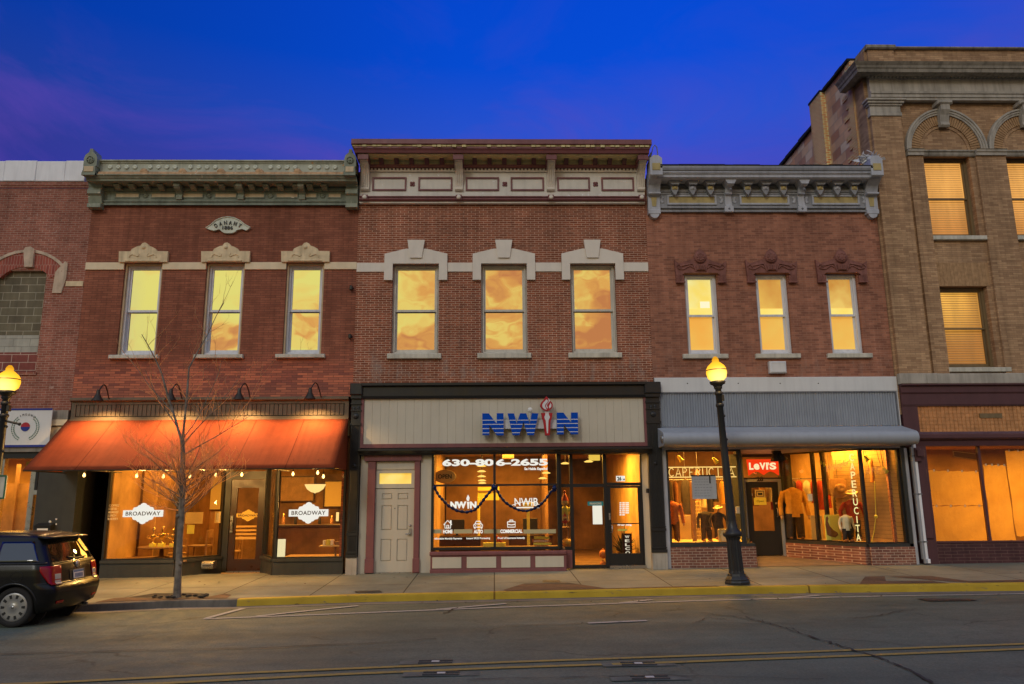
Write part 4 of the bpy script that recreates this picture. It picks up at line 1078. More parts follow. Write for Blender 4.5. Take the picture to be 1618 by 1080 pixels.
# ---- letters on a raceway
ls = thing('letter_sign', 'blue striped channel letters NWIN with a red torch on a grey raceway', 'sign', (wx(838, 690, -.25), -.1, wz(838, 690, -.25)))
Yl = -.36
mblue2 = paint('blue_sign_vinyl', (.001, .065, .46), .5, .04, .03, 3, None, .02, 0, .08); mred2 = paint('red_sign_vinyl', (.42, .008, .02), .4, .04, .03, 3, None, .02); mret = paint('grey_letter_return', (.30, .34, .42), .4, .05, .05); mface = paint('white_sign_face', (.68, .68, .68), .4, .03, .03)
X0, X1, Z0, Z1 = rect(763, 663, 912, 677, -.22)
m = MB(); m.box(X0 + .1, X1 - .02, -.24, -.1005, Z0, Z1); m.box(X1 - .02, X1 + .015, -.2, -.12, Z0 + .05, Z0 + .1); m.build('raceway', M['win_grey'], ls)
def sx(z): return 740 + z / 8.09, 0
def sp(pts): return pix([(740 + a / 8.09, 610 + b / 8.09) for a, b in pts], Yl)
Ns = [(178, 346), (262, 346), (362, 478), (362, 344), (450, 344), (452, 626), (364, 626), (268, 494), (268, 624), (180, 624)]
Ws = [(502, 346), (586, 346), (616, 476), (662, 345), (740, 345), (786, 476), (812, 345), (896, 345), (838, 624), (756, 624), (706, 452), (652, 624), (566, 624)]
N2 = [(1130, 336), (1215, 336), (1314, 464), (1314, 334), (1400, 334), (1404, 612), (1314, 612), (1220, 484), (1220, 614), (1134, 614)]
for nm, pp in (('N', Ns), ('W', Ws), ('N', N2)):
    m = MB(); m.prism(sp(pp), Yl, -.241); lt = m.build('letter', mret, ls)
    # face: blue bands between white stripes, cut from the letter outline
    ys_ = [p[1] for p in pp]; y0_, y1_ = min(ys_), max(ys_)
    bm = bmesh.new()
    P2_ = sp(pp)
    a_ = sum(P2_[i][0] * P2_[(i + 1) % len(P2_)][1] - P2_[(i + 1) % len(P2_)][0] * P2_[i][1] for i in range(len(P2_)))
    if a_ < 0: P2_ = P2_[::-1]
    bm.faces.new([bm.verts.new((x, Yl - .003, z)) for x, z in P2_])
    z0_, z1_ = min(p[1] for p in P2_), max(p[1] for p in P2_)
    cuts = []
    for k in range(5):
        zc = z1_ - (z1_ - z0_) * (.125 + k * .19); cuts += [zc - .008, zc + .008]
    for zc in cuts: bmesh.ops.bisect_plane(bm, geom=bm.verts[:] + bm.edges[:] + bm.faces[:], plane_co=(0, 0, zc), plane_no=(0, 0, 1))
    A, B = MB(), MB()
    for f in bm.faces:
        zc = sum(v.co.z for v in f.verts) / len(f.verts)
        st = any(cuts[2 * k] < zc < cuts[2 * k + 1] for k in range(5))
        (B if st else A).add([v.co for v in f.verts], [list(range(len(f.verts)))])
    bm.free()
    A.build('letter_face', mblue2, lt); B.build('stripe', mface, lt)
tor = [(932, 342), (1074, 340), (1072, 378), (1064, 412), (1052, 440), (1040, 626), (982, 628), (958, 440), (944, 412), (938, 378)]
m = MB(); m.prism(sp(tor), Yl - .01, -.241); to = m.build('torch', mred2, ls)
m = MB(); m.prism(sp([(984, 344), (1026, 344), (1032, 372), (1042, 394), (1032, 420), (1024, 436), (1018, 600), (1004, 600), (988, 436), (978, 420), (970, 394), (980, 372)]), Yl - .016, Yl - .0101); m.build('torch_inlay', mface, to)
m = MB(); m.prism(sp([(978, 308), (1036, 308), (1036, 340), (978, 340)]), Yl + .04, -.241); m.build('torch_collar', M['win_grey'], to)
fl_ = [(996, 126), (1012, 142), (1040, 178), (1066, 204), (1080, 234), (1076, 268), (1058, 290), (1030, 308), (1004, 314), (976, 308), (944, 288), (922, 258), (918, 232), (932, 204), (962, 174)]
m = MB(); m.prism(sp(fl_), Yl - .01, -.241); fm_ = m.build('flame', mred2, ls)
m = MB()
m.prism(sp([(986, 180), (1002, 168), (1014, 178), (1016, 196), (1000, 216), (984, 234), (980, 252), (988, 274), (1002, 300), (974, 292), (950, 270), (942, 242), (954, 214)]), Yl - .016, Yl - .0101)
m.prism(sp([(1022, 152), (1046, 182), (1030, 206), (1010, 228), (1004, 250), (1014, 272), (1008, 286), (994, 262), (994, 244), (1010, 222), (1026, 196)]), Yl - .016, Yl - .0101)
m.prism(sp([(1046, 208), (1060, 228), (1062, 256), (1050, 274), (1034, 284), (1028, 262), (1034, 242), (1046, 226)]), Yl - .016, Yl - .0101)
m.build('flame_inlay', mface, fm_)
q = W(837.6, 647, -.3)
t = thing('sign_light', 'small round white fixture on a stalk above the blue W', 'light', (q.x, -.1, q.z))
m = MB(); m.lathe((q.x, -.3, q.z), [(.001, -.03), (.05, -.026), (.058, -.01), (.058, .03), (.03, .05), (.001, .05)], 18, 'y'); m.build('dome', M['white'], t)
m = MB(); m.tube([(q.x, -.26, q.z - .03), (q.x, -.26, q.z - .26)], .012, 6); m.tube([(q.x, -.26, q.z), (q.x, -.1, q.z)], .012, 6); m.build('stalk', M['win_grey'], t)

# ---- wall left and right, white door with its maroon surround
zl0 = sz0 - .172
m = MB()
dxa, dxb = wx(586, 800), wx(656, 800)
ga, gb = wx(681.5, 800, -.02), wx(884, 800, -.02)
m.box(wx(564.5, 760) + .075, wx(580, 800), -.02, .2, walk_z(-3) - .1, zl0); m.box(wx(664, 800), ga - .004, -.02, .2, walk_z(-2) - .1, zl0); m.build('shop_wall', M['wood_b'], b2)
ra, rb = wx(1014, 800, .25), wx(1024, 760) - .002
m = MB(); m.add([(ra, .25, .2), (rb, -.02, .2), (rb, -.02, zl0), (ra, .25, zl0)], [(0, 1, 2, 3)]); m.box(ra, rb, .25, .35, .2, zl0); m.build('splayed_side_wall', M['wood_b'], b2)
zdt = wz(624, 772, .02); zdb = wz(624, 904, .02)
m = MB()
for (xa, xb) in ((wx(580.5, 800), dxa + .1), (dxb - .02, wx(663.5, 800))):
    m.bevbox(xa, xb, -.075, .15, walk_z(-2.5) + .01, wz(624, 728), .01)
    m.bevbox(xa - .015, xb + .015, -.095, -.0755, walk_z(-2.5) + .01, wz(624, 882), .008)
m.box(wx(577, 720), wx(667, 720), -.11, .15, wz(624, 728), wz(624, 719)); m.box(wx(574, 716), wx(670, 716), -.15, .15, wz(624, 719) + .001, wz(624, 714))
sur = m.build('door_surround', M['maroon'], b2)
da, db = dxa + .102, dxb - .022
m = MB(); m.bevbox(da, db, -.01, .12, wz(624, 742), wz(624, 728.3), .01); m.frame(da, db, zdt + .015, wz(624, 742.6), .08, .0, .1, .1, .07); m.build('transom_frame', M['door_beige'], b2)
TR = lit_shade('lit_transom', [(.3, (.85, .32, .02)), (.5, (.95, .62, .05)), (.7, (1, .8, .2))], .8)
m = MB(); m.box(da + .08, db - .08, .05, .06, zdt + .115, wz(624, 742.6) - .07); m.build('transom_pane', TR, b2)
m = MB()
st_, pn = .14, []
W_ = db - da; H_ = zdt - zdb
cols_ = ((da + .16 * W_, da + .43 * W_), (da + .57 * W_, da + .84 * W_))
rows = ((.13, .395), (.50, .80), (.87, .945))
holes_ = [(c0_, c1_, zdb + H_ * r0, zdb + H_ * r1) for c0_, c1_ in cols_ for r0, r1 in rows]
m.wall(da, db, zdb, zdt, holes_, .02, .07)
for h in holes_: m.bevbox(h[0] + .012, h[1] - .012, .024, .06, h[2] + .012, h[3] - .012, .016); m.box(h[0], h[1], .045, .06, h[2], h[3])
dr2 = m.build('door', M['door_beige'], b2)
m = MB(); hx_, hz_ = db - .09, wz(650, 841, .02)
m.bevbox(hx_ - .03, hx_ + .03, .0, .019, hz_ - .07, hz_ + .09, .006); m.tube([(hx_, 0, hz_ - .02), (hx_, -.06, hz_ - .03), (hx_ - .1, -.065, hz_ - .03)], .013, 8); m.lathe((hx_, .0, hz_ + .16), [(.03, .018), (.03, 0), (.015, -.012), (.001, -.012)], 12, 'y'); m.build('handle', M['steel'], dr2)
m = MB(); m.lathe((da + .5 * W_, .019, wz(624, 803, .02)), [(.013, 0), (.001, -.006)], 8, 'y'); m.build('peephole', M['ink'], dr2)
m = MB()
for f in (.15, .5, .86): m.tube([(da - .004, .01, zdb + H_ * f - .05), (da - .004, .01, zdb + H_ * f + .05)], .014, 8)
m.build('hinge', M['steel'], dr2)
m = MB(); m.box(da, db, -.02, .12, zdb - .06, zdb - .004); m.build('threshold', M['steel'], dr2)
# ---- big window
gz0, gz1 = wz(780, 868, -.02), wz(780, 712, -.02)
mx_, mz_ = wx(781.5, 790, -.02), wz(780, 766, -.02)
m = MB(); m.frame(ga, gb, gz0, gz1, .055, -.05, .08, .06, .06); m.box(mx_ - .028, mx_ + .028, -.05, .08, gz0 + .06, gz1 - .06)
m.box(ga + .055, mx_ - .028, -.05, .08, mz_ - .022, mz_ + .022); m.box(mx_ + .028, gb - .055, -.05, .08, mz_ - .022, mz_ + .022)
wf = m.build('shop_window', M['black'], b2)
for (a, c) in ((ga + .055, mx_ - .028), (mx_ + .028, gb - .055)):
    for (z0, z1) in ((gz0 + .06, mz_ - .022), (mz_ + .022, gz1 - .06)):
        m = MB(); m.box(a, c, .02, .026, z0, z1); m.build('pane', M['glass'], wf)
Yd = .014
def dl(nm, body_, px0, py0, px1, py1, bold=.02, shear=0, mat_='decal', sp_=1.0):
    X0, X1, Z0, Z1 = rect(px0, py0, px1, py1, Yd)
    m = MB(); m.text(body_, X0, X1, Z0, Z1, Yd, .003, bold, shear, sp_); return m.build(nm, M[mat_], wf)
dl('phone_lettering', '630-80', 699, 725, 780.2, 736, .045); dl('phone_lettering', '6-2655', 783.6, 724.5, 865.5, 735.5, .045)
dl('lettering', 'Se Habla Español', 828.5, 738, 865, 743.5, .04)
dl('lettering', 'NW', 711.5, 792, 737, 803, .06); dl('lettering', 'N', 742.5, 792, 753, 803, .06)
dl('lettering', 'NWIB', 813, 786.5, 850, 799, .01)
m = MB(); pts = [W(x, y, Yd) for x, y in ((809, 798), (822, 793.5), (836, 791.5), (852, 797))]; m.tube([(p.x, Yd - .002, p.z) for p in pts], .008, 5)
X0, X1, Z0, Z1 = rect(815, 800.5, 852, 802.5, Yd); m.box(X0, X1, Yd - .003, Yd, Z0, Z1); m.build('logo_swoosh', M['decal'], wf)
# torch on glass
def ppoly(m, pts, y=None): m.prism(pix(pts, Yd), Yd - .003, Yd)
m = MB(); ppoly(m, [(737.8, 792.5), (742, 792.5), (740.8, 803.5), (738.8, 803.5)]); ppoly(m, [(739.6, 781), (742, 786), (741.2, 790.5), (739.7, 791.8), (737.4, 790), (737, 786.5)]); m.build('torch_mark', M['decal'], wf)
# coverage band with captions
m = MB()
for (a, c) in ((684.5, 698), (717, 746.5), (764.5, 780), (783.5, 790), (827, 878.5)):
    X0, X1, Z0, Z1 = rect(a, 836, c, 842.5, Yd); m.box(X0, X1, Yd - .002, Yd, Z0, Z1)
m.build('caption_band', paint('frosted_band', (.55, .48, .26), .7, .04, .04), wf)
dl('lettering', 'HOME', 700, 836.5, 715, 842.5, .05); dl('lettering', 'AUTO', 748.5, 836.5, 763, 842.5, .05); dl('lettering', 'COMMERCIAL', 790.5, 836, 825.5, 842, .05)
dl('lettering', 'Affordable Monthly Payments', 686, 849, 730, 852.8, .03); dl('lettering', 'Instant SR22 Processing', 737, 848.5, 774.5, 852.3, .03); dl('lettering', 'Proof of Insurance Instantly', 786.5, 848, 829.5, 852, .03)
def strokes(pl, r=.011):
    m = MB()
    for l in pl: m.tube([(p[0], Yd - .002, p[1]) for p in pix(l, Yd)], r, 5)
    return m
strokes([[(701, 829), (707.4, 822), (714, 829)], [(703, 828), (703, 834), (712, 834), (712, 828)], [(711.5, 825.5), (711.5, 822), (712.8, 822), (712.8, 827)], [(706, 833.5), (706, 829.5), (709, 829.5), (709, 833.5)]]).build('house_icon', M['decal'], wf)
strokes([[(748.5, 829), (748.5, 832.5), (762.5, 832.5), (762.5, 829), (760.5, 827.5), (758.5, 823.2), (752.5, 823.2), (750.5, 827.5), (748.5, 829)], [(750.5, 827.5), (760.5, 827.5)], [(749.5, 833), (749.5, 834.3), (751.5, 834.3)], [(761.5, 833), (761.5, 834.3), (759.5, 834.3)], [(750.5, 830), (752, 830)], [(759, 830), (760.5, 830)]]).build('car_icon', M['decal'], wf)
strokes([[(802, 824), (802, 832.5), (814, 832.5), (814, 824), (802, 824)], [(805.5, 824), (805.5, 821.5), (810.5, 821.5), (810.5, 824)], [(802, 828), (807, 829), (809, 829), (814, 828)]], .012).build('briefcase_icon', M['decal'], wf)
# bulkhead with four putty panels
hz1 = gz0 - .03; hz0 = walk_z(0) + .0
ka, kb = wx(680, 890, -.15), wx(895, 888, -.15)
m = MB(); m.box(ka, kb, -.15, .1, hz0 - .1, hz1); m.bevbox(ka - .02, kb, -.19, -.1505, hz1 - .09, hz1, .02); m.bevbox(ka - .01, kb - .005, -.17, -.1505, hz0 - .1, hz0 + .06, .01)
bk = m.build('bulkhead', M['maroon'], b2)
for (a, c) in ((683, 729), (737.5, 784), (792, 838), (846, 891)):
    m = MB(); m.bevbox(wx(a, 888, -.15), wx(c, 888, -.15), -.162, -.1505, hz0 + .09, hz1 - .12, .006); m.build('panel', M['wood_b'], bk)
# ---- entry: narrow side light, full-height light, door with transom
YE = .25
e0, e1, e2, e3 = wx(886, 800, .1), wx(903.5, 800, YE), wx(957, 800, YE), wx(1015, 800, YE)
ez0, ez1 = walk_z(3) + .02, wz(950, 714, YE)
ezm = wz(950, 766, YE)
m = MB(); m.box(e0 - .06, e1 - .03, .1, .2, ez0, gz0 - .04); m.bevbox(e0 + .02, e1 - .07, .09, .0995, ez0 + .12, gz0 - .14, .004); m.build('side_bulkhead', M['maroon'], b2)
m = MB(); m.box(e0 - .06, e0 + .02, .05, .2, gz0 - .04, ez1); m.box(e1 - .04, e1 + .04, YE - .05, YE + .08, ez0, ez1); m.box(e2 - .04, e2 + .04, YE - .05, YE + .08, ez0, ez1); m.box(e3 - .02, e3 + .04, YE - .05, YE + .08, ez0, ez1)
m.box(e0 - .06, e3 + .04, .03, YE + .1, ez1, zl0 - .004)
for (a, c, z) in ((e0 + .02, e1 - .04, ezm), (e1 + .04, e2 - .04, ezm), (e2 + .04, e3 - .02, wz(985, 764, YE))): m.box(a, c, YE - .05, YE + .08, z - .045, z + .03)
m.box(e0 + .02, e1 - .04, YE - .04, YE + .08, gz0 - .04, gz0 + .03); m.box(e1 + .04, e2 - .04, YE - .05, YE + .08, ez0, ez0 + .06)
en = m.build('entry_frame', M['black'], b2)
for (a, c, z0, z1) in ((e0 + .02, e1 - .04, gz0 + .03, ezm - .045), (e0 + .02, e1 - .04, ezm + .03, ez1), (e1 + .04, e2 - .04, ez0 + .06, ezm - .045), (e1 + .04, e2 - .04, ezm + .03, ez1), (e2 + .04, e3 - .02, wz(985, 764, YE) + .03, ez1)):
    m = MB(); m.box(a, c, YE + .01, YE + .016, z0, z1); m.build('pane', M['glass'], en)
dz1 = wz(985, 764, YE) - .05
m = MB(); m.frame(e2 + .045, e3 - .025, ez0 + .05, dz1, .075, YE - .03, YE + .03, .27, .05); m.box(e2 + .12, e3 - .1, YE - .03, YE + .02, wz(985, 827, YE) - .012, wz(985, 827, YE) + .012); d3 = m.build('glass_door', M['black'], b2)
m = MB(); m.box(e2 + .12, e3 - .1, YE - .0, YE + .006, ez0 + .32, dz1 - .05); m.build('door_pane', M['glass'], d3)
m = MB(); m.box(e2 + .06, e2 + .10, YE - .06, YE - .03, wz(985, 821, YE), wz(985, 810, YE)); m.tube([(e2 + .1, YE - .03, wz(985, 829, YE)), (e2 + .13, YE - .09, wz(985, 830, YE)), (e2 + .13, YE - .09, wz(985, 840, YE)), (e2 + .1, YE - .03, wz(985, 841, YE))], .011, 8); m.build('handle', M['steel'], d3)
m = MB(); m.box(e2 + .04, e3 + .02, YE - .1, YE + .06, ez0 - .02, ez0 + .045); m.build('threshold', M['steel'], d3)
def dle(nm, body_, px0, py0, px1, py1, mt, bold=.02, Y=YE - .005, par=None):
    X0, X1, Z0, Z1 = rect(px0, py0, px1, py1, Y); m = MB(); m.text(body_, X0, X1, Z0, Z1, Y, .003, bold); return m.build(nm, mt, par or d3)
X0, X1, Z0, Z1 = rect(973.5, 751.5, 987.5, 760, YE - .0); m = MB(); m.box(X0, X1, YE - .0, YE + .004, Z0, Z1); m.build('number_plate', M['decal'], d3)  # printed plate, glows only by the added emission
dle('number_lettering', '26', 975, 752.5, 982, 759.2, M['ink'], .05, YE - .001); dle('number_lettering', 'N', 984, 755.5, 987, 758.8, M['ink'], .05, YE - .001)
m = MB()
for r in range(7):
    for c, (xa, xb) in enumerate(((979, 982), (983.2, 987.2), (988.3, 993.8))):
        if r == 6 and c == 2: continue
        X0, X1, Z0, Z1 = rect(xa, 793.2 + r * 3.15, xb, 795.1 + r * 3.15, YE - .004); m.box(X0, X1, YE - .006, YE - .002, Z0, Z1)
m.build('opening_hours', M['decal'], d3)
dle('lettering', 'Please Ring', 976, 827.5, 998, 831, M['decal'], .05)
X0, X1, Z0, Z1 = rect(976, 835.5, 991, 838.5, YE - .004); m = MB(); m.box(X0, X1, YE - .006, YE - .002, Z0, Z1); m.build('notice_strip', M['paper_yellow'], d3)
# ---- office interior
oz0, oz1 = .32, gz1 + .1
room(b2, wx(672, 790) + .1, XB1 - .27, .36, 6.5, oz0, oz1, M['inner_wall'], M['cafe_wall'])
m = MB(); m.box(ga, kb, .1, 1.0, gz0 - .02, gz0 + .02); m.build('window_deck', M['wood'], b2)
m = MB(); m.box(e1 - .5, e1 - .42, 2.4, 6.4, oz0, oz1); m.box(-1.4, e1 - .5, 4.4, 4.5, oz0, oz1); m.build('partition', M['inner_dark'], b2)
area('office_lamp', (0.6, 2.3, oz1 - .06), 3.0, 2.2, 240, (1, .51, .085))
area('entry_lamp', (2.5, 1.5, oz1 - .06), 1.4, 1.2, 250, (1, .51, .085))
# row of ceiling lamps
for i, (px, py, Y) in enumerate(((761, 736, 1.0), (761, 744.5, 1.5), (761, 752.5, 2.1), (761.5, 759, 2.8), (762, 763, 3.4), (857.5, 755.5, 2.3), (893, 732, 1.2), (930, 729, 1.0), (863, 747, 2.0))):
    q = W(px, py, Y)
    t = thing('pendant_lamp', 'small glowing disc lamp ' + ('in the office middle row, %s from the front' % ('first', 'second', 'third', 'fourth', 'fifth')[i] if i < 5 else ('by the right edge of the office window', 'behind the narrow side light', 'beside the exit box above the entry', 'highest on the right of the office window')[i - 5]), 'lamp', (q.x, Y, q.z), 'disc lamps of the office')
    
    m = MB(); m.lathe((q.x, Y, q.z), [(.001, -.02), (.09, -.015), (.12, 0), (.05, .03), (.001, .035)], 18); m.build('disc', M['lamp_disc'], t)
    m = MB(); m.tube([(q.x, Y, q.z + .03), (q.x, Y, oz1)], .008, 6); m.build('rod', M['dark_metal'], t)
# ---- things in the office window
gmat = paint('blue_tinsel', (.008, .018, .085), .3, .5, .1, 12, None, .6, .6)
def garland(pts, lab):
    p = [W(x, y, -.09) for x, y in pts]
    t = thing('garland', lab, 'garland', tuple(p[len(p) // 2]), 'blue tinsel swags')
    m = MB(); rnd = random.Random(len(pts) + int(pts[0][0]))
    dense = []
    for a, b in zip(p[:-1], p[1:]):
        for k in range(6): dense.append(a.lerp(b, k / 6))
    dense.append(p[-1])
    m.tube([(q.x, q.y, q.z) for q in dense], [.031 + .012 * math.sin(i * 1.9) for i in range(len(dense))], 8); m.build('core', gmat, t)
    m = MB()
    for q in dense:
        for k in range(7):
            d = Vector((rnd.uniform(-1, 1), rnd.uniform(-1, 1), rnd.uniform(-1, 1))).normalized()
            e = q + d * .05; s_ = d.cross(Vector((.3, .5, .8))).normalized() * .006
            m.add([q - s_, q + s_, e], [(0, 1, 2)])
    m.build('tinsel', gmat, t)
    m = MB(); m.ball(tuple(p[0] + Vector((0, 0, .01))), .05, 8); m.ball(tuple(p[-1] + Vector((0, 0, .01))), .07, 8, (.9, .6, 1.2)); m.build('bow', gmat, t)
garland([(686.5, 770), (693, 782), (700, 790), (710, 800), (722, 806.5), (737, 809), (749, 806), (757, 799), (765, 788), (774, 777), (780, 770)], 'left blue tinsel garland swagged across the office window')
garland([(783.5, 770), (788, 780), (797, 792), (808, 800), (820, 805.5), (832, 807), (843, 803.5), (853, 798), (862, 789), (870, 777), (876, 772)], 'right blue tinsel garland swagged across the office window')
# oval wall sign
c = W(703, 752.5, .9)
t = thing('oval_sign', 'tan oval sign hanging inside at the upper left of the office window', 'sign', tuple(c))
m = MB(); m.lathe((c.x, .9, c.z), [(.001, 0), (.27, 0), (.28, -.015), (.265, -.03), (.001, -.03)], 32, 'y'); m.map(lambda p: Vector((p.x, p.y, c.z + (p.z - c.z) * .6))); m.build('board', M['paper_tan'], t)
m = MB(); m.text('OPEN', c.x - .17, c.x + .17, c.z - .055, c.z + .055, .868, .004, .03); m.build('lettering', M['door_brown'], t)
# yellow notice board and post
X0, X1, Z0, Z1 = rect(755, 769, 789, 790, 2.6)
t = thing('wall_cupboard', 'pale yellow lit cupboard in the middle of the office behind the window', 'cupboard', ((X0 + X1) / 2, 2.6, Z0))
m = MB(); m.box(X0, X1, 2.6, 2.9, Z0, Z1); m.build('case', M['paper_yellow'], t)
m = MB(); zz = Z0 + (Z1 - Z0) * .62; m.box(X0 - .01, X1 + .01, 2.58, 2.5995, zz, zz + .04); m.build('rail', M['wood'], t)
point('cupboard_light', ((X0 + X1) / 2 - .2, 2.0, Z1 + .3), 14, (1, .75, .2))
X0, X1, Z0, Z1 = rect(754, 803, 758.5, 830, 2.5); m = MB(); m.bevbox(X0, X1, 2.5, 2.58, .32, Z1 + .3, .01); m.bevbox(X0 - .05, X1 + .05, 2.45, 2.63, .32, .36, .01)
tag(m.build('yellow_post', M['paper_yellow'], None, None, ((X0 + X1) / 2, 2.54, .32)), 'slim pale yellow post behind the car icon on the office window', 'post')
X0, X1, Z0, Z1 = rect(826, 794, 843, 804, 1.4); m = MB(); m.bevbox(X0, X1, 1.4, 1.45, Z0, Z1, .01); m.box(X0 + .1, X1 - .1, 1.41, 1.44, .32, Z0)
tag(m.build('yellow_screen', M['paper_yellow'], None, None, ((X0 + X1) / 2, 1.42, .32)), 'pale yellow panel on a stand behind the window emblem', 'panel')
X0, X1, Z0, Z1 = rect(794, 715, 812, 724, 1.6); m = MB(); m.bevbox(X0, X1, 1.6, 1.9, Z0, Z1, .01); m.box(X0 + .15, X0 + .19, 1.7, 1.74, Z1, oz1)
tag(m.build('ceiling_box', M['paper_tan'], None, None, ((X0 + X1) / 2, 1.75, Z0)), 'tan box hanging from the office ceiling between the two upper panes', 'box')
X0, X1, Z0, Z1 = rect(931, 714, 948, 727, 1.1)
t = thing('exit_box', 'glowing yellow box lamp hanging above the office entry', 'lamp', ((X0 + X1) / 2, 1.1, Z0))
m = MB(); m.bevbox(X0, X1, 1.1, 1.25, Z0, Z1, .01); m.build('case', emis('exit_box_glow', (1, .72, .12), .9), t)
m = MB(); m.box((X0 + X1) / 2 - .02, (X0 + X1) / 2 + .02, 1.15, 1.19, Z1, oz1); m.build('stem', M['dark_metal'], t)
# low planter of red baubles
X0, X1, Z0, Z1 = rect(763, 857, 799, 862.5, .45)
t = thing('planter_tray', 'pale yellow tray of red ornaments on the office window deck', 'tray', ((X0 + X1) / 2, .5, gz0 + .02))
m = MB(); m.bevbox(X0, X1, .42, .6, gz0 + .022, Z1, .015); m.build('tray', M['paper_yellow'], t)
rnd = random.Random(3)
mr = paint('red_ornament', (.5, .05, .015), .4, .1, .05)
for k in range(9):
    px = rnd.choice((rnd.uniform(767, 776), rnd.uniform(785, 795))); q = W(px, rnd.uniform(846, 856), .5)
    m = MB(); m.tube([(q.x, .5, Z1 - .005), (q.x + .005, .5, q.z)], .006, 5); m.ball(tuple(q), rnd.uniform(.022, .034), 8); m.build('ornament', mr, t)
# stacked direction sign
t = thing('arrow_sign', 'stacked wooden arrow sign reading SANTA\'S WORKSHOP in the office window corner', 'sign', (wx(857, 862, .3), .3, gz0 + .02))
m = MB(); m.box(wx(857, 855, .3) - .02, wx(857, 855, .3) + .02, .31, .34, gz0 + .022, wz(857, 848, .3)); m.build('post', M['wood'], t)
mo = paint('orange_sign_paint', (.55, .16, .03), .6, .06, .05)
for (y0, y1, mt, tx, mx_t, x0_, x1_, tip) in ((847.5, 851.5, 'paper_yellow', '', None, 844, 869, 0), (852.3, 856.3, None, "SANTA'S WORKSHOP", M['paper'], 841.5, 870, 0), (857, 860.8, 'paper_yellow', '', None, 843, 871, 1), (861.2, 864, None, 'ELVES BENCH', M['paper'], 845, 867, 0)):
    X0, X1, Z0, Z1 = rect(x0_, y0, x1_, y1, .29); mid = (Z0 + Z1) / 2
    Z0 = max(Z0, gz0 + .023)
    m = MB(); m.prism([(X0, Z0), (X1 - .03, Z0), (X1 + .02 * tip, (Z0 + Z1) / 2), (X1 - .03, Z1), (X0, Z1)], .28, .308); bd = m.build('board', M[mt] if mt else mo, t)
    if tx and tx.startswith('SANTA'):
        m = MB(); m.text(tx, X0 + .03, X1 - .05, Z0 + .012, Z1 - .012, .279, .003, .03); m.build('lettering', mx_t, bd)
# poster with a teal header
t = thing('door_poster', 'white poster with a teal header on the tall entry glass', 'poster', (wx(945, 828, YE - .01), YE, wz(945, 828, YE)))
X0, X1, Z0, Z1 = rect(936.5, 797, 951.5, 828, YE - .005); m = MB(); m.box(X0, X1, YE - .006, YE - .001, Z0, Z1); m.build('sheet', emis('poster_added_glow', (1, .96, .8), .85), t)  # paper sheet glows by emission in place of light coming through it
X0, X1, Z0, Z1 = rect(928.5, 792, 953.5, 798.5, YE - .012); m = MB(); m.box(X0, X1, YE - .012, YE - .007, Z0, Z1); m.build('header', paint('teal_print', (.01, .30, .32), .5, .05, .05), t)
m = MB(); m.text('FINANCING', X0 + .05, X1 - .05, Z0 + .022, Z1 - .022, YE - .013, .003, .05); m.build('lettering', M['decal_dim'], t)
# toys in the narrow side light
rnd = random.Random(11)
def soft_figure(px, py, Y, s, body, head, lab):
    q = W(px, py, Y)
    t = thing('stuffed_figure', lab, 'toy', tuple(q), None)
    m = MB(); m.ball((q.x, Y, q.z + .13 * s), .09 * s, 12, (1, .8, 1.25)); m.build('body', body, t)
    m = MB(); m.ball((q.x, Y - .01, q.z + .31 * s), .075 * s, 12); m.ball((q.x, Y - .075 * s, q.z + .30 * s), .02 * s, 6); m.build('head', head, t)
    m = MB(); m.lathe((q.x, Y, q.z + .34 * s), [(.078 * s, 0), (.06 * s, .06 * s), (.02 * s, .15 * s), (.001, .17 * s)], 12); m.ball((q.x, Y, q.z + .52 * s), .025 * s, 8); m.build('hat', mr, t)
    for sg in (1, -1):
        m = MB(); m.tube([(q.x + sg * .07 * s, Y, q.z + .2 * s), (q.x + sg * .13 * s, Y - .03 * s, q.z + .12 * s)], .026 * s, 8); m.build('arm', body, t)
        m = MB(); m.tube([(q.x + sg * .045 * s, Y - .02 * s, q.z + .06 * s), (q.x + sg * .05 * s, Y - .06 * s, q.z - .06 * s)], .03 * s, 8); m.build('leg', head, t)
    return t
soft_figure(893, 818, .5, 1.2, M['paper_yellow'], M['paper_tan'], 'upper stuffed figure with a red hat in the narrow side light')
soft_figure(893, 829, .42, .55, mr, M['paper_tan'], 'small stuffed figure in red below the larger one in the side light')
t = thing('shelf_stand', 'thin wooden stand holding the stuffed figures behind the side light', 'stand', (wx(893, 840, .5), .5, .32))
m = MB(); m.box(e0 + .03, e1 - .05, .4, .75, wz(893, 832.5, .42) - .02, wz(893, 832.5, .42)); m.build('shelf', M['wood'], t)
m = MB(); m.box(e0 + .03, e0 + .06, .5, .56, .32, wz(893, 832.5, .42) - .02); m.box(e1 - .09, e1 - .06, .5, .56, .32, wz(893, 832.5, .42) - .02); m.build('upright', M['wood'], t)
m = MB(); q = W(896, 857, .45); m.ball((q.x, .5, q.z), .13, 14, (1, .9, .75)); m.tube([(q.x, .5, q.z + .08), (q.x + .02, .5, q.z + .14)], .018, 6)
tag(m.build('pumpkin', paint('yellow_gourd', (.7, .4, .06), .5, .1, .1), None, None, tuple(q)), 'round yellow gourd at the bottom of the narrow side light', 'gourd')
for (px, py, s, lab) in ((953, 875, .10, 'orange ball ornament, upper of two at the entry glass'), (953, 892, .085, 'orange ball ornament, lower of two at the entry glass')):
    q = W(px, py, .6); m = MB(); m.ball(tuple(q), s, 14, (1, 1, 1.05)); m.lathe(tuple(q + Vector((0, 0, s))), [(.02, -.01), (.02, .025), (.001, .03)], 8)
    tag(m.build('ball_ornament', mo, None, None, tuple(q)), lab, 'ornament')
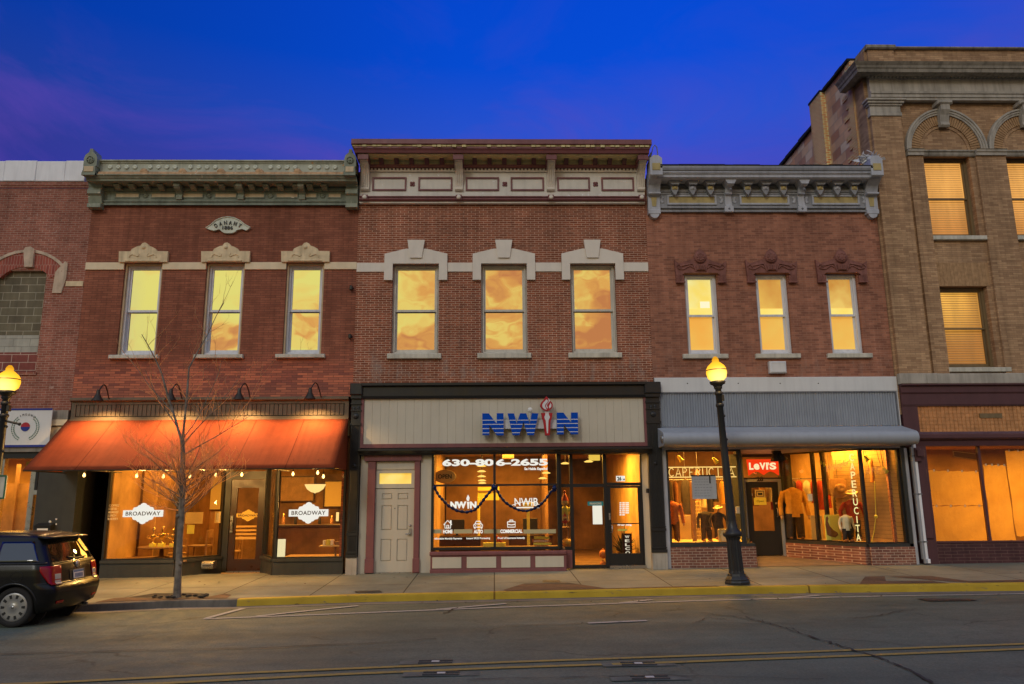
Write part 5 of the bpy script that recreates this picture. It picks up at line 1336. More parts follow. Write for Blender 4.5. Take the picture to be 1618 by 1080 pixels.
# WELCOME board standing behind the door
X0, X1, Z0, Z1 = rect(986, 845, 997, 884, .8)
t = thing('welcome_board', 'tall narrow dark board reading WELCOME down its face behind the glass door', 'sign', ((X0 + X1) / 2, .8, oz0))
m = MB(); m.box(X0 - .03, X1 + .03, .8, .83, oz0, Z1 + .04); m.build('board', M['door_brown'], t)
m = MB()
for k, ch_ in enumerate('WELCOME'):
    h = (Z1 - Z0) / 6.2; z = Z1 - (k + 1) * h
    if z > oz0: m.text(ch_, (X0 + X1) / 2 - .055, (X0 + X1) / 2 + .055, z + .02, z + h - .01, .799, .004, .02)
m.build('lettering', M['decal'], t)
m = MB(); m.box(wx(997, 790, 1.9), wx(1004, 790, 1.9), 1.9, 1.98, oz0, oz1)
tag(m.build('yellow_curtain_post', M['paper_tan'], None, None, (wx(1000, 790, 1.9), 1.94, oz0)), 'tan upright post inside the office behind the glass door', 'post')
# small bell box on right iron pilaster
q = W(1023.5, 775, -.2)
m = MB(); m.bevbox(q.x - .03, q.x + .03, -.22, -.14, q.z - .05, q.z + .05, .01); m.ball((q.x, -.22, q.z), .018, 8)
tag(m.build('door_bell', M['black'], None, None, tuple(q)), 'small dark bell box on the iron pilaster right of the office door', 'bell')

# potted plant and desks
def plant(px, py, Y, h, lab, seed):
    q = W(px, py, Y); rr = random.Random(seed)
    t = thing('potted_plant', lab, 'plant', (q.x, Y, oz0), None)
    m = MB(); m.lathe((q.x, Y, oz0), [(.10, 0), (.14, .22), (.15, .24), (.13, .24), (.12, .2), (.001, .2)], 14); m.build('pot', M['door_brown'], t)
    m = MB()
    for k in range(70):
        a = rr.uniform(0, 6.28); e = rr.uniform(.3, 1.4); L = rr.uniform(.4, 1) * h
        b = Vector((q.x, Y, oz0 + .22)); d = Vector((math.cos(a) * math.cos(e), math.sin(a) * math.cos(e), math.sin(e)))
        tip = b + d * L - Vector((0, 0, .15 * L * math.cos(e))); mid = b + d * L * .6; s_ = d.cross(Vector((0, 0, 1))).normalized() * .022
        m.add([b, mid - s_, tip, mid + s_], [(0, 1, 2, 3)])
    m.build('leaves', paint('dark_leaves', (.05, .07, .025), .5, .4, .1, 6), t)
plant(985, 875, 1.2, .8, 'lower leafy plant in a brown pot behind the glass door', 9)
def desk(px, py, Y, w, lab):
    q = W(px, py, Y); z = oz0 + .62
    t = thing('office_desk', lab, 'desk', (q.x, Y, oz0))
    m = MB(); m.bevbox(q.x - w / 2, q.x + w / 2, Y - .3, Y + .3, z - .04, z, .01); m.build('top', M['door_brown'], t)
    m = MB(); m.box(q.x - w / 2 + .05, q.x + w / 2 - .05, Y - .27, Y - .24, oz0 + .1, z - .041); m.build('front_panel', M['door_brown'], t)
    for sg in (1, -1): m = MB(); m.box(q.x + sg * (w / 2 - .04) - .025, q.x + sg * (w / 2 - .04) + .025, Y - .23, Y + .28, oz0, z - .041); m.build('leg', M['door_brown'], t)
    m = MB(); m.bevbox(q.x - .2, q.x + .2, Y, Y + .04, z + .12, z + .42, .01); m.box(q.x - .03, q.x + .03, Y + .041, Y + .08, z + .001, z + .2); m.box(q.x - .1, q.x + .1, Y - .02, Y + .12, z + .0005, z + .012)
    tag(m.build('computer_screen', M['black'], None, None, (q.x, Y, z)), 'dark computer screen on the ' + lab, 'screen')
desk(722, 840, 2.6, 1.3, 'brown desk left in the office'); desk(838, 838, 3.0, 1.2, 'brown desk right in the office')
# bar counter at the back of the cafe
m = MB(); qx = wx(490, 850, 3.2)
t = thing('bar_counter', 'dark bar counter across the back of the cafe', 'counter', (qx, 3.2, rz0 - .3))
m.bevbox(-6.0, -3.6, 3.0, 3.6, rz0 + .85, rz0 + .92, .01); m.build('top', M['door_brown'], t)
m = MB(); m.box(-5.95, -3.65, 3.1, 3.5, rz0 - .3, rz0 + .849); m.build('front', M['cafe_wall'], t)
rr = random.Random(6)
for k in range(7):
    x = -5.8 + k * .33; h = rr.uniform(.22, .32)
    m = MB(); m.lathe((x, 3.3, rz0 + .921), [(.04, 0), (.042, h * .55), (.016, h * .72), (.016, h), (.001, h)], 10)
    tag(m.build('bottle', M['black'] if k % 2 else M['copper'], None, None, (x, 3.3, rz0 + .921)), 'bottle in the row on the dark cafe bar counter', 'bottle', 'bottles on the cafe bar')
# ================================================================ 4. brick building with the grey cornice
XC0, XC1 = XB1, 9.895
b3 = thing('brick_building', 'brick building with a grey tin cornice and brown terracotta window heads', 'building', ((XC0 + XC1) / 2, 0, .28))
zs3 = wz(1240, 596); ZT3 = wz(1215, 334)
WC = [(1083.9, 432, 1135.6, 559.5), (1197, 432, 1248.3, 559.5), (1309.7, 432, 1359.5, 559)]
holes = [rect(*w) for w in WC]
zz0 = sum(h[2] for h in holes) / 3; zz1 = sum(h[3] for h in holes) / 3
holes = [(h[0], h[1], zz0, zz1) for h in holes]
m = MB(); m.wall(XC0 + .004, XC1, zs3, ZT3 + .9, holes, -.008, .3); m.build('wall', M['brick_c'], b3)
body(b3, XC0 + .006, XC1 - .002, ZT3 + .75, M['brick_c'])
def lit_pane(name, top, bot, s=1.0, vert=True, nz=1.1):
    """a window lit from the room: shade colour drifts a little over its surface"""
    t = NT(name); v = t.coord()
    n = t.noise(v, nz, 3, .5)
    c = t.mix(t.ramp(n, [(.35, 0.0), (.65, 1.0)]), tuple(top), tuple(bot))
    return t.pbr(c, .7, 0, None, .2, .3, c, s)
SH = lit_pane('lit_roller_shade', (.80, .50, .10), (.85, .42, .07), .62)
SHY = lit_pane('lit_shade_band', (.85, .72, .22), (.85, .66, .14), .75)
UPS = [lit_pane('lit_room_pale', (.82, .78, .32), (.85, .66, .14), .72, True, 1.6), lit_pane('lit_room_amber', (.62, .30, .06), (.80, .50, .10), .62), lit_pane('lit_room_amber_two', (.60, .28, .05), (.82, .56, .14), .62, True, 1.4)]
hp = [(1065, 410), (1072, 415.5), (1083, 412), (1095, 408), (1097, 402), (1101, 398), (1105.8, 395.8), (1111, 398), (1115, 402.5), (1118, 409), (1128, 412.5), (1140, 416.5), (1147, 411.5)]
for i, h in enumerate(holes):
    c = (h[0] + h[1]) / 2
    zs_ = wz(1215, 566.3)
    w = sash_window(b3, h, M['win_grey'], (UPS[i], SH), .49, .1, .075, .045, (c - .56, c + .56, zs_, zz0), M['sill'])
    # the lit strip above the meeting rail
    zr = (zz0 + .075) + (zz1 - zz0 - .15) * .49
    m = MB(); m.box(h[0] + .125, h[1] - .125, .142, .149, zr + .028, zr + .18); m.build('shade_band', SHY, w)
    if i == 0:
        m = MB(); m.box(c + .0, c + .24, .142, .148, zr + .2, zr + .37); m.build('ceiling_lamp_glow', emis('bright_lamp', (1, .93, .6), 1.0), w)
    pts = pix(hp, -.1); mx = sum(p[0] for p in pts) / len(pts); c0_ = (wx(1065, 420, -.1) + wx(1147, 420, -.1)) / 2
    lo = wz(1215, 446, -.1); inn = zz1 + .0; wl = (pts[-1][0] - pts[0][0]) / 2
    m = MB()
    poly = [(x - c0_ + c, z) for x, z in pts]
    m.prism(poly + [(c + wl - .03, wz(1215, 434, -.1)), (c + .5, wz(1215, 434.5, -.1)), (h[1] + .0, inn), (h[0] - .0, inn), (c - .5, wz(1215, 434.5, -.1)), (c - wl + .03, wz(1215, 434, -.1))], -.09, -.0095)
    for sg in (1, -1):
        xa, xb = (h[1] + .02, c + wl - .03) if sg > 0 else (c - wl + .03, h[0] - .02)
        m.box(xa, xb, -.1, -.0095, lo, wz(1215, 434.6, -.1))
        for k in range(4):
            u = xa + .03 + (xb - xa - .06) * (k + .5) / 4; m.tube([(u, -.1, lo + .04), (u, -.1, lo + .2)], .016, 6)
        m.box(xa - .02, xb + .02, -.12, -.1001, lo, lo + .035)
        # scroll relief
        sc = [(c + sg * (.18 + .05 * k), -.098, wz(1215, 423, -.1) + .07 * math.sin(k * .8) * math.exp(-k * .12)) for k in range(9)]
        m.tube(sc, .018, 6)
        cc = (c + sg * (wl - .13), wz(1215, 421, -.1))
        m.tube([(cc[0] + (.08 - .008 * k) * math.cos(k * .7) * sg, -.098, cc[1] + (.08 - .008 * k) * math.sin(k * .7)) for k in range(9)], .016, 6)
        m.tube([(c + sg * .12, -.098, wz(1215, 428, -.1)), (c + sg * .2, -.1, wz(1215, 416, -.1)), (c + sg * .52, -.1, wz(1215, 420, -.1))], .02, 6)
    dz_ = wz(1215, 406, -.1)
    m.lathe((c, -.091, dz_), [(.15, 0), (.155, -.03), (.13, -.05), (.04, -.075), (.001, -.08)], 18, 'y')
    for k in range(8):
        a = PI * k / 4; m.ball((c + .08 * math.cos(a), -.15, dz_ + .08 * math.sin(a)), .035, 8, (1, .6, 1))
    m.prism([(c - .13, dz_ + .06), (c + .13, dz_ + .06), (c + .1, dz_ + .15), (c + .04, dz_ + .2), (c, dz_ + .235), (c - .04, dz_ + .2), (c - .1, dz_ + .15)], -.115, -.0905)
    m.bevbox(c - .11, c + .11, -.14, -.0905, wz(1215, 427, -.1), wz(1215, 418, -.1), .02)
    for k in range(4): m.tube([(c - .075 + k * .05, -.142, wz(1215, 426, -.1)), (c - .075 + k * .05, -.142, wz(1215, 419, -.1))], .016, 6)
    m.build('window_head', M['terracotta'], w)
# ---- cornice
cpx = 1215
Q = lambda py, Y: wz(cpx, py, Y)
ca, cb = XC0 + .26, 9.62
fz0, fz1 = Q(326, -.07), Q(308, -.07)
m = MB(); m.sweepx([(-.009, Q(334, -.09)), (-.09, Q(334, -.09)), (-.09, Q(332, -.09)), (-.06, Q(331.5, -.08)), (-.06, Q(329.5, -.08)), (-.12, Q(328.5, -.1)), (-.12, Q(326.5, -.1)), (-.07, fz0), (-.07, fz1), (-.1, fz1 + .01), (-.1, fz1 + .06), (-.13, fz1 + .07), (-.13, fz1 + .13), (-.09, fz1 + .15), (-.009, fz1 + .15)], ca, cb); co = m.build('cornice', M['grey_c'], b3)
zsf = Q(281, -.48)
m = MB(); m.box(ca, cb, -.09, -.009, fz1 + .152, zsf - .003)
for k in range(4): m.box(ca, cb, -.11, -.0905, fz1 + .2 + k * .07, fz1 + .235 + k * .07)
m.build('back_panel', M['grey_c_dark'], co)
zg = Q(271.5, -.5); zt = Q(262.4, -.55)
m = MB(); m.sweepx([(-.009, zsf), (-.46, zsf), (-.46, zsf + .015), (-.49, zsf + .02), (-.49, zg - .07), (-.51, zg - .06), (-.51, zg - .04), (-.54, zg - .03), (-.54, zg), (-.009, zg)], ca - .01, cb + .01); m.build('fascia', M['grey_c_light'], co)
m = MB(); m.sweepx([(-.009, zg + .001), (-.52, zg + .001), (-.56, zg + .03), (-.58, zg + .08), (-.58, zt), (-.54, zt + .01), (-.009, zt + .01)], ca - .01, cb + .01); m.build('gutter', M['grey_c'], co)
m = MB(); rnd = random.Random(5); xx = ca
while xx < cb:
    L = rnd.uniform(.2, .7); m.box(xx, min(xx + L, cb), -.59, -.1, zt + .011, zt + .02 + rnd.uniform(0, .025)); xx += L + .003
m.build('roof_edge', M['roofing'], co)
bx = [wx(1037, 300, -.45), wx(1155, 300, -.38), wx(1271.5, 300, -.38), 9.735]
def pendant(x, gold):
    m = MB()
    z = zsf - .004; s = (z - wz(1215, 307.5, -.24)) / .5
    m.prism([(x - .17, z), (x + .17, z), (x + .09, z - .14 * s), (x - .09, z - .14 * s)], -.33, -.111)
    m.prism([(x - .09, z - .1402 * s), (x + .09, z - .1402 * s), (x + .09, z - .3 * s), (x + .03, z - .46 * s), (x, z - .5 * s), (x - .03, z - .46 * s), (x - .09, z - .3 * s)], -.24, -.111)
    p = m.build('pendant', M['grey_c'], co)
    m = MB(); m.bevbox(x - .07, x + .07, -.255, -.2405, z - .3 * s, z - .16 * s, .01); m.lathe((x, -.255, z - .23 * s), [(.045, 0), (.03, -.02), (.001, -.025)], 12, 'y'); m.build('pendant_face', M['gold'] if gold else M['grey_c_light'], p)
for g in range(3):
    a, c = bx[g], bx[g + 1]
    if g == 0: a += .05
    for k in range(3): pendant(a + (c - a) * (.255 + .245 * k), k != 1)
    p0, p1 = a + (c - a) * .16, c - (c - a) * .16
    m = MB(); m.frame(p0, p1, fz0 + .04, fz1 - .005, .045, -.11, -.071); pm = m.build('panel_frame', M['grey_c_light'], co)
    m = MB(); m.box(p0 + .045, p1 - .045, -.08, -.071, fz0 + .085, fz1 - .05); m.build('gold_panel', M['gold'], pm)
    for u in (p0 - .1, p1 + .1):
        m = MB()
        for j in range(5):
            an = R(90 + (j - 2) * 30) if u < p0 else R(-90 + (j - 2) * 30)
            m.ball((u - math.sin(an) * .05, -.075, (fz0 + fz1) / 2 + .02 + math.cos(an) * .07), .05, 8, (1, .4, .7))
        m.build('shell_ornament', M['grey_c_light'], co)
for xb in bx[1:3]:
    z = Q(334, -.12); hw = .085
    m = MB(); m.sweepx([(-.071, z), (-.15, z), (-.15, z + .16), (-.12, z + .18), (-.12, z + .44), (-.2, z + .46), (-.2, z + .48), (-.16, z + .5), (-.2, z + .6), (-.3, z + .68), (-.36, z + .78), (-.36, zsf - .16), (-.42, zsf - .12), (-.42, zsf - .004), (-.071, zsf - .004)], xb - hw, xb + hw)
    m.prism([(xb - hw - .06, zsf - .004), (xb + hw + .06, zsf - .004), (xb + hw + .002, zsf - .12), (xb - hw - .002, zsf - .12)], -.43, -.12)
    m.box(xb - hw - .03, xb + hw + .03, -.155, -.0711, z - .01, z + .14)
    br = m.build('bracket', M['grey_c_light'], co)
    m = MB(); m.lathe((xb, -.156, z + .07), [(.03, 0), (.02, -.015), (.001, -.02)], 10, 'y'); m.lathe((xb, -.361, zsf - .25), [(.04, 0), (.03, -.015), (.001, -.02)], 10, 'y'); m.build('bracket_boss', M['grey_c_dark'], br)
for sg, xb in ((-1, bx[0]), (1, bx[3])):
    z = Q(337, -.15); hw = .155
    m = MB(); m.sweepx([(-.009, z), (-.16, z), (-.16, z + .1), (-.13, z + .12), (-.13, z + .48), (-.26, z + .5), (-.26, z + .54), (-.18, z + .57), (-.26, z + .72), (-.42, z + .82), (-.5, z + .9), (-.5, z + 1.0), (-.54, z + 1.02), (-.54, zsf + .02), (-.58, zsf + .05), (-.58, zg + .10), (-.009, zg + .10)], xb - hw, xb + hw)
    m.prism([(xb + hw * .75 * math.cos(PI + PI * k / 12), z + hw * .75 * math.sin(PI + PI * k / 12)) for k in range(13)], -.15, -.01)
    m.prism([(xb - hw, zg + .1002), (xb + hw, zg + .1002), (xb + hw, zg + .34), (xb + hw * .4, zg + .42), (xb - hw * .4, zg + .42), (xb - hw, zg + .34)], -.58, -.15)
    ec = m.build('end_console', M['grey_c_light'], co)
    m = MB(); m.box(xb - .1, xb + .1, -.595, -.5805, zg + .02, zg + .2); m.build('gold_inset', M['gold'], ec); m = MB(); m.prism([(xb - .05, z + .2), (xb + .05, z + .2), (xb + .07, z + .44), (xb - .07, z + .44)], -.142, -.1301); m.build('gold_inset', M['gold'], ec)
    m = MB()
    if sg < 0:
        m.tube([(xb - .1, -.4, zg + .40), (xb - .02, -.4, zg + .72), (xb + .03, -.4, zg + .78), (xb + .08, -.4, zg + .72), (xb + .1, -.4, zg + .40)], .014, 6)
        m.tube([(xb - .17, -.4, zg + .36), (xb - .07, -.4, zg + .56)], .03, 6); m.ball((xb + .01, -.4, zg + .45), .06, 8)
        m.build('broken_finial', M['grey_c_dark'], ec)
    else:
        for k in range(9): m.ball((xb - .05 + .03 * (k % 3), -.35 + .03 * k, zg + .42 + .04 * (k % 4)), .06, 8, (1.3, 1, .8))
        m.build('broken_finial', M['grey_c_light'], ec)
# crumpled bag of flashing behind the right finial
m = MB(); rnd = random.Random(2)
for k in range(46):
    a = W(1374 + rnd.uniform(-12, 10), 258 - rnd.uniform(0, 10), -.2); b_ = a + Vector((rnd.uniform(-.3, .3), rnd.uniform(-.15, .15), rnd.uniform(-.05, .18))); c_ = a + Vector((rnd.uniform(-.25, .25), rnd.uniform(-.1, .1), rnd.uniform(-.12, .1)))
    m.add([a, b_, c_], [(0, 1, 2)])
    if k % 3 == 0: m.tube([a, (a + b_) / 2 + Vector((0, -.03, .03)), b_], .012, 5)
tag(m.build('crumpled_flashing', M['white_metal'], None, None, tuple(W(1374, 262, -.2))), 'crumpled pale metal flashing piled at the right end of the grey cornice', 'flashing')
# wall box
X0, X1, Z0, Z1 = rect(1216, 570.5, 1242.5, 589, -.12)
t = thing('wall_box', 'white metal box fixed to the brick below the middle window of the grey cornice building', 'box', ((X0 + X1) / 2, 0, Z0))
m = MB(); m.bevbox(X0, X1, -.14, -.009, Z0, Z1, .02); m.build('case', M['plastic_white'], t)
m = MB(); m.frame(X0 + .03, X1 - .03, Z0 + .03, Z1 - .03, .012, -.148, -.1405); m.build('lid_seam', M['win_grey'], t)
# ---- shop front
ga, gb = wx(1040, 640), wx(1441, 640)
zb1_, zb0_ = zs3, wz(1240, 619)
m = MB(); m.bevbox(XC0 + .02, XC1 + .02, -.07, .3, zb0_, zs3, .01); sf = m.build('white_fascia', M['white_band'], b3)
m = MB()
for px in (1085, 1165, 1231, 1291): m.lathe((wx(px, 605), -.071, wz(px, 606)), [(.015, 0), (.001, -.01)], 8, 'y')
m.build('bolt', M['ink'], sf)
m = MB(); m.box(wx(1416, 650), XC1 + .01, -.06, .3, wz(1430, 700), zb0_ - .002); m.build('side_post', M['white_band'], b3)
zr_t = zb0_ - .003; pr0, pr1 = wx(1042, 650), wx(1415.5, 650)
awn = thing('metal_awning', 'grey ribbed metal awning housing with a rounded roll edge over the clothes shop', 'awning', ((pr0 + pr1) / 2, -.05, wz(1240, 705, -.6)))
zfl = wz(1240, 673, -.06)
m = MB(); m.box(pr0, pr1, -.05, -.0, zfl, zr_t)
n = 92
for k in range(n):
    a = pr0 + (pr1 - pr0) * k / n; d = (pr1 - pr0) / n
    m.add([(a, -.0505, zfl), (a + d * .55, -.078, zfl), (a + d, -.0505, zfl), (a, -.0505, zr_t), (a + d * .55, -.078, zr_t), (a + d, -.0505, zr_t)], [(0, 1, 4, 3), (1, 2, 5, 4)])
m.build('ribbed_panel', M['frieze_grey'], awn)
m = MB(); m.frame(pr0 - .02, pr1 + .02, zfl, zr_t, .03, -.1, -.079, 0, .025); m.build('edge_trim', M['grey_c_dark'], awn)
q0, q1 = wx(1046.5, 690, -.62), wx(1447, 690, -.62)
zt_, zb_ = wz(1240, 681, -.62), wz(1240, 703, -.62)
rr = (zt_ - zb_) / 2; zc_ = (zt_ + zb_) / 2
P = [(-.06, zb_ - .004), (-.06, zfl - .002), (-.12, zfl - .03)]
for k in range(13):
    a = R(100 + k * 15); P.append((-.62 + rr * math.cos(a), zc_ + rr * math.sin(a)))
m = MB(); m.sweepx(P, q0, q1, False); ro = m.build('roll_apron', M['awning_grey'], awn)
for p in ro.data.polygons: p.use_smooth = len(p.vertices) == 4 and abs(p.normal.x) < .1
m = MB(); m.lathe((q0 - .01, -.62, zc_), [(.001, -.03), (.05, -.03), (.09, -.015), (.1, .009)], 14, 'x'); m.build('roller_end', M['steel'], awn)
m = MB(); m.box(pr0, XC1 - .1, -.1, .1, wz(1240, 708.5, -.1), wz(1240, 704.5, -.1)); m.build('lower_rail', M['grey_c_light'], awn)
# posts
zq = wz(1240, 709, -.05)
gl0 = walk_z(5)
def post(pa, pb, nm='side_post', y0=-.05, mt='grey_c_light'):
    m = MB(); m.box(wx(pa, 800), wx(pb, 800), y0, .2, walk_z(wx(pa, 800)) - .05, zq); return m.build(nm, M[mt], b3)
post(1046.5, 1055.5)
post(1430.5, 1436, 'side_post', -.03, 'charcoal'); post(1436.5, 1441)
# header over the whole opening
m = MB(); m.box(wx(1055.5, 705), wx(1430, 705), -.02, .12, zq, zq + .16); m.build('header_beam', M['black'], b3)
DR = 2.2
# plan
L0, L1 = (wx(1056.5, 790), .03), (wx(1176, 790), .03)
zw0 = wz(1110, 858.5, .03); zw1 = zq
Rr1 = (wx(1428.5, 790), .03); Rc = (wx(1366, 790), .03); Ri = (wx(1240, 790, DR - .15), DR - .15)
Le = (wx(1177.5, 790, DR - .1) , DR - .1)
zrw = wz(1400, 858.5, .03)
gL = pane(L0, L1, zw0, zw1, 'shop_window', b3, .04, M['charcoal'])
gLr = pane((L1[0], L1[1] + .02), (Le[0], Le[1]), zw0, zw1, 'shop_window', b3, .05, M['charcoal'])
gR = pane(Rc, Rr1, zrw, zw1, 'shop_window', b3, .04, M['black'])
d_ = Vector((Rc[0] - Ri[0], Rc[1] - Ri[1]))
P_ = lambda t: (Ri[0] + d_.x * t, Ri[1] + d_.y * t)
tm1, tm2 = .40, .53
gS = [pane(P_(0), P_(tm1), zrw, zw1, 'shop_window', b3, .035, M['black']), pane(P_(tm1), P_(tm2), zrw, zw1, 'shop_window', b3, .035, M['black']), pane(P_(tm2), P_(1), zrw, zw1, 'shop_window', b3, .035, M['black'])]
# brick bulkheads with sills
def bbulk(A, B, zt, zb):
    m = MB(); m.seg(A, B, zb, zt - .075, -.1, .15); o = m.build('brick_bulkhead', M['brick_base'], b3)
    m = MB(); m.seg(A, B, zt - .073, zt - .002, -.06, .13); m.build('sill', M['charcoal'], o)
bbulk((L0[0] - .02, L0[1]), (L1[0] + .18, L1[1]), zw0, gl0 - .2)
bbulk((L1[0] + .03, L1[1] + .16), Le, zw0, gl0 - .1)
bbulk(Rc, (Rr1[0] + .1, Rr1[1]), zrw, walk_z(9) - .2); bbulk(P_(0), (P_(1)[0] - .02, P_(1)[1] + .01), zrw, walk_z(8) - .2)
# recess: floor, soffit, back wall with the door
fzr = wz(1207, 878, DR)
m = MB(); m.add([(L1[0] + .1, -.0, walk_z(L1[0]) + .006), (Rc[0] + .1, -.0, walk_z(Rc[0]) + .006), (Ri[0] + .3, DR, fzr), (Le[0] - .3, DR, fzr)], [(0, 1, 2, 3)]); m.build('recess_floor', paint('recess_paving', alb(84, 72, 58), .85, .2, .2, 3), b3)
m = MB(); m.add([(L1[0] - .1, .121, zq + .01), (Rc[0] + .2, .121, zq + .01), (Ri[0] + .4, DR + .1, zq + .01), (Le[0] - .2, DR + .1, zq + .01)], [(0, 3, 2, 1)]); m.build('recess_soffit', M['frieze_grey'], b3)
dxa, dxb = wx(1181, 815, DR), wx(1233, 815, DR)
zdd = wz(1207, 762, DR); zls0, zls1 = wz(1207, 753, DR), wz(1207, 724, DR)
m = MB(); m.box(Le[0] - .3, dxa - .08, DR, DR + .15, fzr - .1, zq); m.box(dxb + .08, Ri[0] + .3, DR, DR + .15, fzr - .1, zq); m.box(dxa - .08, dxb + .08, DR, DR + .15, zls1 + .04, zq)
m.box(dxa - .08, dxb + .08, DR, DR + .15, zls0 - .06, zls0 - .02); m.build('recess_wall', M['charcoal'], b3)
m = MB(); m.frame(dxa - .08, dxb + .08, fzr, zls0 - .062, .08, DR - .03, DR + .1, 0, .07); m.build('door_jamb', M['frieze_grey'], b3)
zdd = zls0 - .062 - .07
m = MB(); m.box(dxa - .075, dxb + .075, DR + .03, DR + .036, zls0 - .02, zls1 + .04); m.build('transom_pane', M['glass'], b3)
m = MB(); m.frame(dxa + .003, dxb - .003, fzr + .02, zdd - .003, .16, DR, DR + .05, .62, .15); d4 = m.build('door', M['door_red'] if False else M['black'], b3)
m = MB(); m.box(dxa + .163, dxb - .163, DR + .02, DR + .026, fzr + .64, zdd - .153); m.build('door_pane', M['glass'], d4)
m = MB(); m.tube([(dxb - .08, DR, fzr + 1.0), (dxb - .08, DR - .06, fzr + 1.02), (dxb - .08, DR - .06, fzr + 1.2), (dxb - .08, DR, fzr + 1.22)], .012, 8); m.lathe((dxb - .08, DR, fzr + 1.35), [(.03, 0), (.02, -.02), (.001, -.02)], 10, 'y'); m.build('handle', M['steel'], d4)
X0, X1, Z0, Z1 = rect(1196, 752.5, 1206, 760, DR - .05); m = MB(); m.text('28', X0, X1, Z0, Z1, DR - .031, .01, .03); m.build('house_number', M['ink'], b3)
for (a, c, y0, y1, mt, lab, tx) in ((1193, 1209, 773.5, 786, 'paper_tan', 'tan framed notice at the top of the recessed shop door', ''), (1191.5, 1211, 786, 797.5, 'paper_yellow', 'bright yellow handwritten sheet on the recessed shop door', 'Open'), (1182, 1189, 779.5, 783, 'paper', 'tiny white sticker at the left of the recessed shop door glass', '')):
    X0, X1, Z0, Z1 = rect(a, y0, c, y1, DR + .01)
    t = thing('door_notice', lab, 'notice', ((X0 + X1) / 2, DR + .015, Z0), 'notices on the recessed shop door')
    m = MB(); m.box(X0, X1, DR + .012, DR + .016, Z0, Z1); m.build('sheet', M[mt], t)
    m = MB()
    if tx: m.text(tx, X0 + .07, X1 - .07, Z0 + .06, Z1 - .06, DR + .011, .002, .0, .3)
    elif c - a > 10: m.frame(X0 + .03, X1 - .03, Z0 + .03, Z1 - .03, .015, DR + .008, DR + .0115); m.box((X0 + X1) / 2 - .06, (X0 + X1) / 2 + .06, DR + .008, DR + .0115, Z0 + .07, Z1 - .08)
    else: m.box(X0 + .02, X1 - .02, DR + .008, DR + .0115, (Z0 + Z1) / 2 - .01, (Z0 + Z1) / 2 + .01)
    m.build('print', M['ink'], t)
# red batwing sign
X0, X1, Z0, Z1 = rect(1178, 725.5, 1230, 752, DR - .02)
t = thing('red_shop_sign', 'glowing red batwing sign with white lettering above the recessed door', 'sign', ((X0 + X1) / 2, DR - .02, Z0))
w_ = X1 - X0
bot = [(X0 + w_ * .97, Z0 + .02)]
for k in range(13): bot.append((X0 + w_ * (.95 - .43 * k / 12), Z0 + .03 + .09 * math.sin(PI * k / 12)))
for k in range(1, 13): bot.append((X0 + w_ * (.52 - .43 * k / 12), Z0 + .03 + .09 * math.sin(PI * k / 12)))
m = MB(); m.prism([(X0 + .03, Z1), (X1 - .02, Z1)] + bot + [(X0 + .06, Z0 + .02)], DR - .1, DR - .03); m.build('sign_face', emis('backlit_red', (.95, .045, .006), .95), t)
zl_, zh_ = Z0 + (Z1 - Z0) * .38, Z0 + (Z1 - Z0) * .80
m = MB()
for ch_, a, c, hh in (('L', .08, .21, 1), ('e', .22, .39, .85), ('V', .40, .58, 1), ('I', .595, .65, 1), ("'", .66, .69, 1), ('S', .70, .90, 1)):
    if ch_ == "'": m.prism([(X0 + w_ * .655, zh_), (X0 + w_ * .685, zh_), (X0 + w_ * .675, zh_ - .07), (X0 + w_ * .66, zh_ - .07)], DR - .108, DR - .1005)
    else: m.text(ch_ if ch_ != 'I' else 'l', X0 + w_ * a, X0 + w_ * c, zl_, zl_ + (zh_ - zl_) * hh, DR - .1005, .006, .045)
m.build('lettering', emis('lit_white_lettering', (1, .80, .42), 1.0), t)
point('sign_glow', ((X0 + X1) / 2, DR - .5, (Z0 + Z1) / 2 - .1), 1.2, (1, .15, .04))
# twin flood lamp under the soffit
q = W(1226, 706, .8)
t = thing('twin_flood_lamp', 'pair of black cone flood lamps hanging under the soffit in front of the red sign', 'lamp', (q.x, .8, zq))
for (px, tilt) in ((1225, 0), (1234, .5)):
    c = W(px, 722, .8)
    m = MB(); m.lathe((0, 0, 0), [(.03, .17), (.06, .12), (.075, .04), (.13, -.1), (.12, -.1), (.05, .03)], 16)
    m.map(lambda p: Vector((c.x + p.x * math.cos(tilt) - p.z * math.sin(tilt), .8 + p.y, c.z + p.x * math.sin(tilt) + p.z * math.cos(tilt)))); m.build('shade', M['black'], t)
    m = MB(); m.tube([(c.x, .8, c.z + .14), (q.x, .8, zq - .01)], .02, 6); m.build('stem', M['black'], t)
m = MB(); m.box(q.x - .1, q.x + .1, .74, .86, zq - .04, zq + .008); m.build('base_plate', M['black'], t)
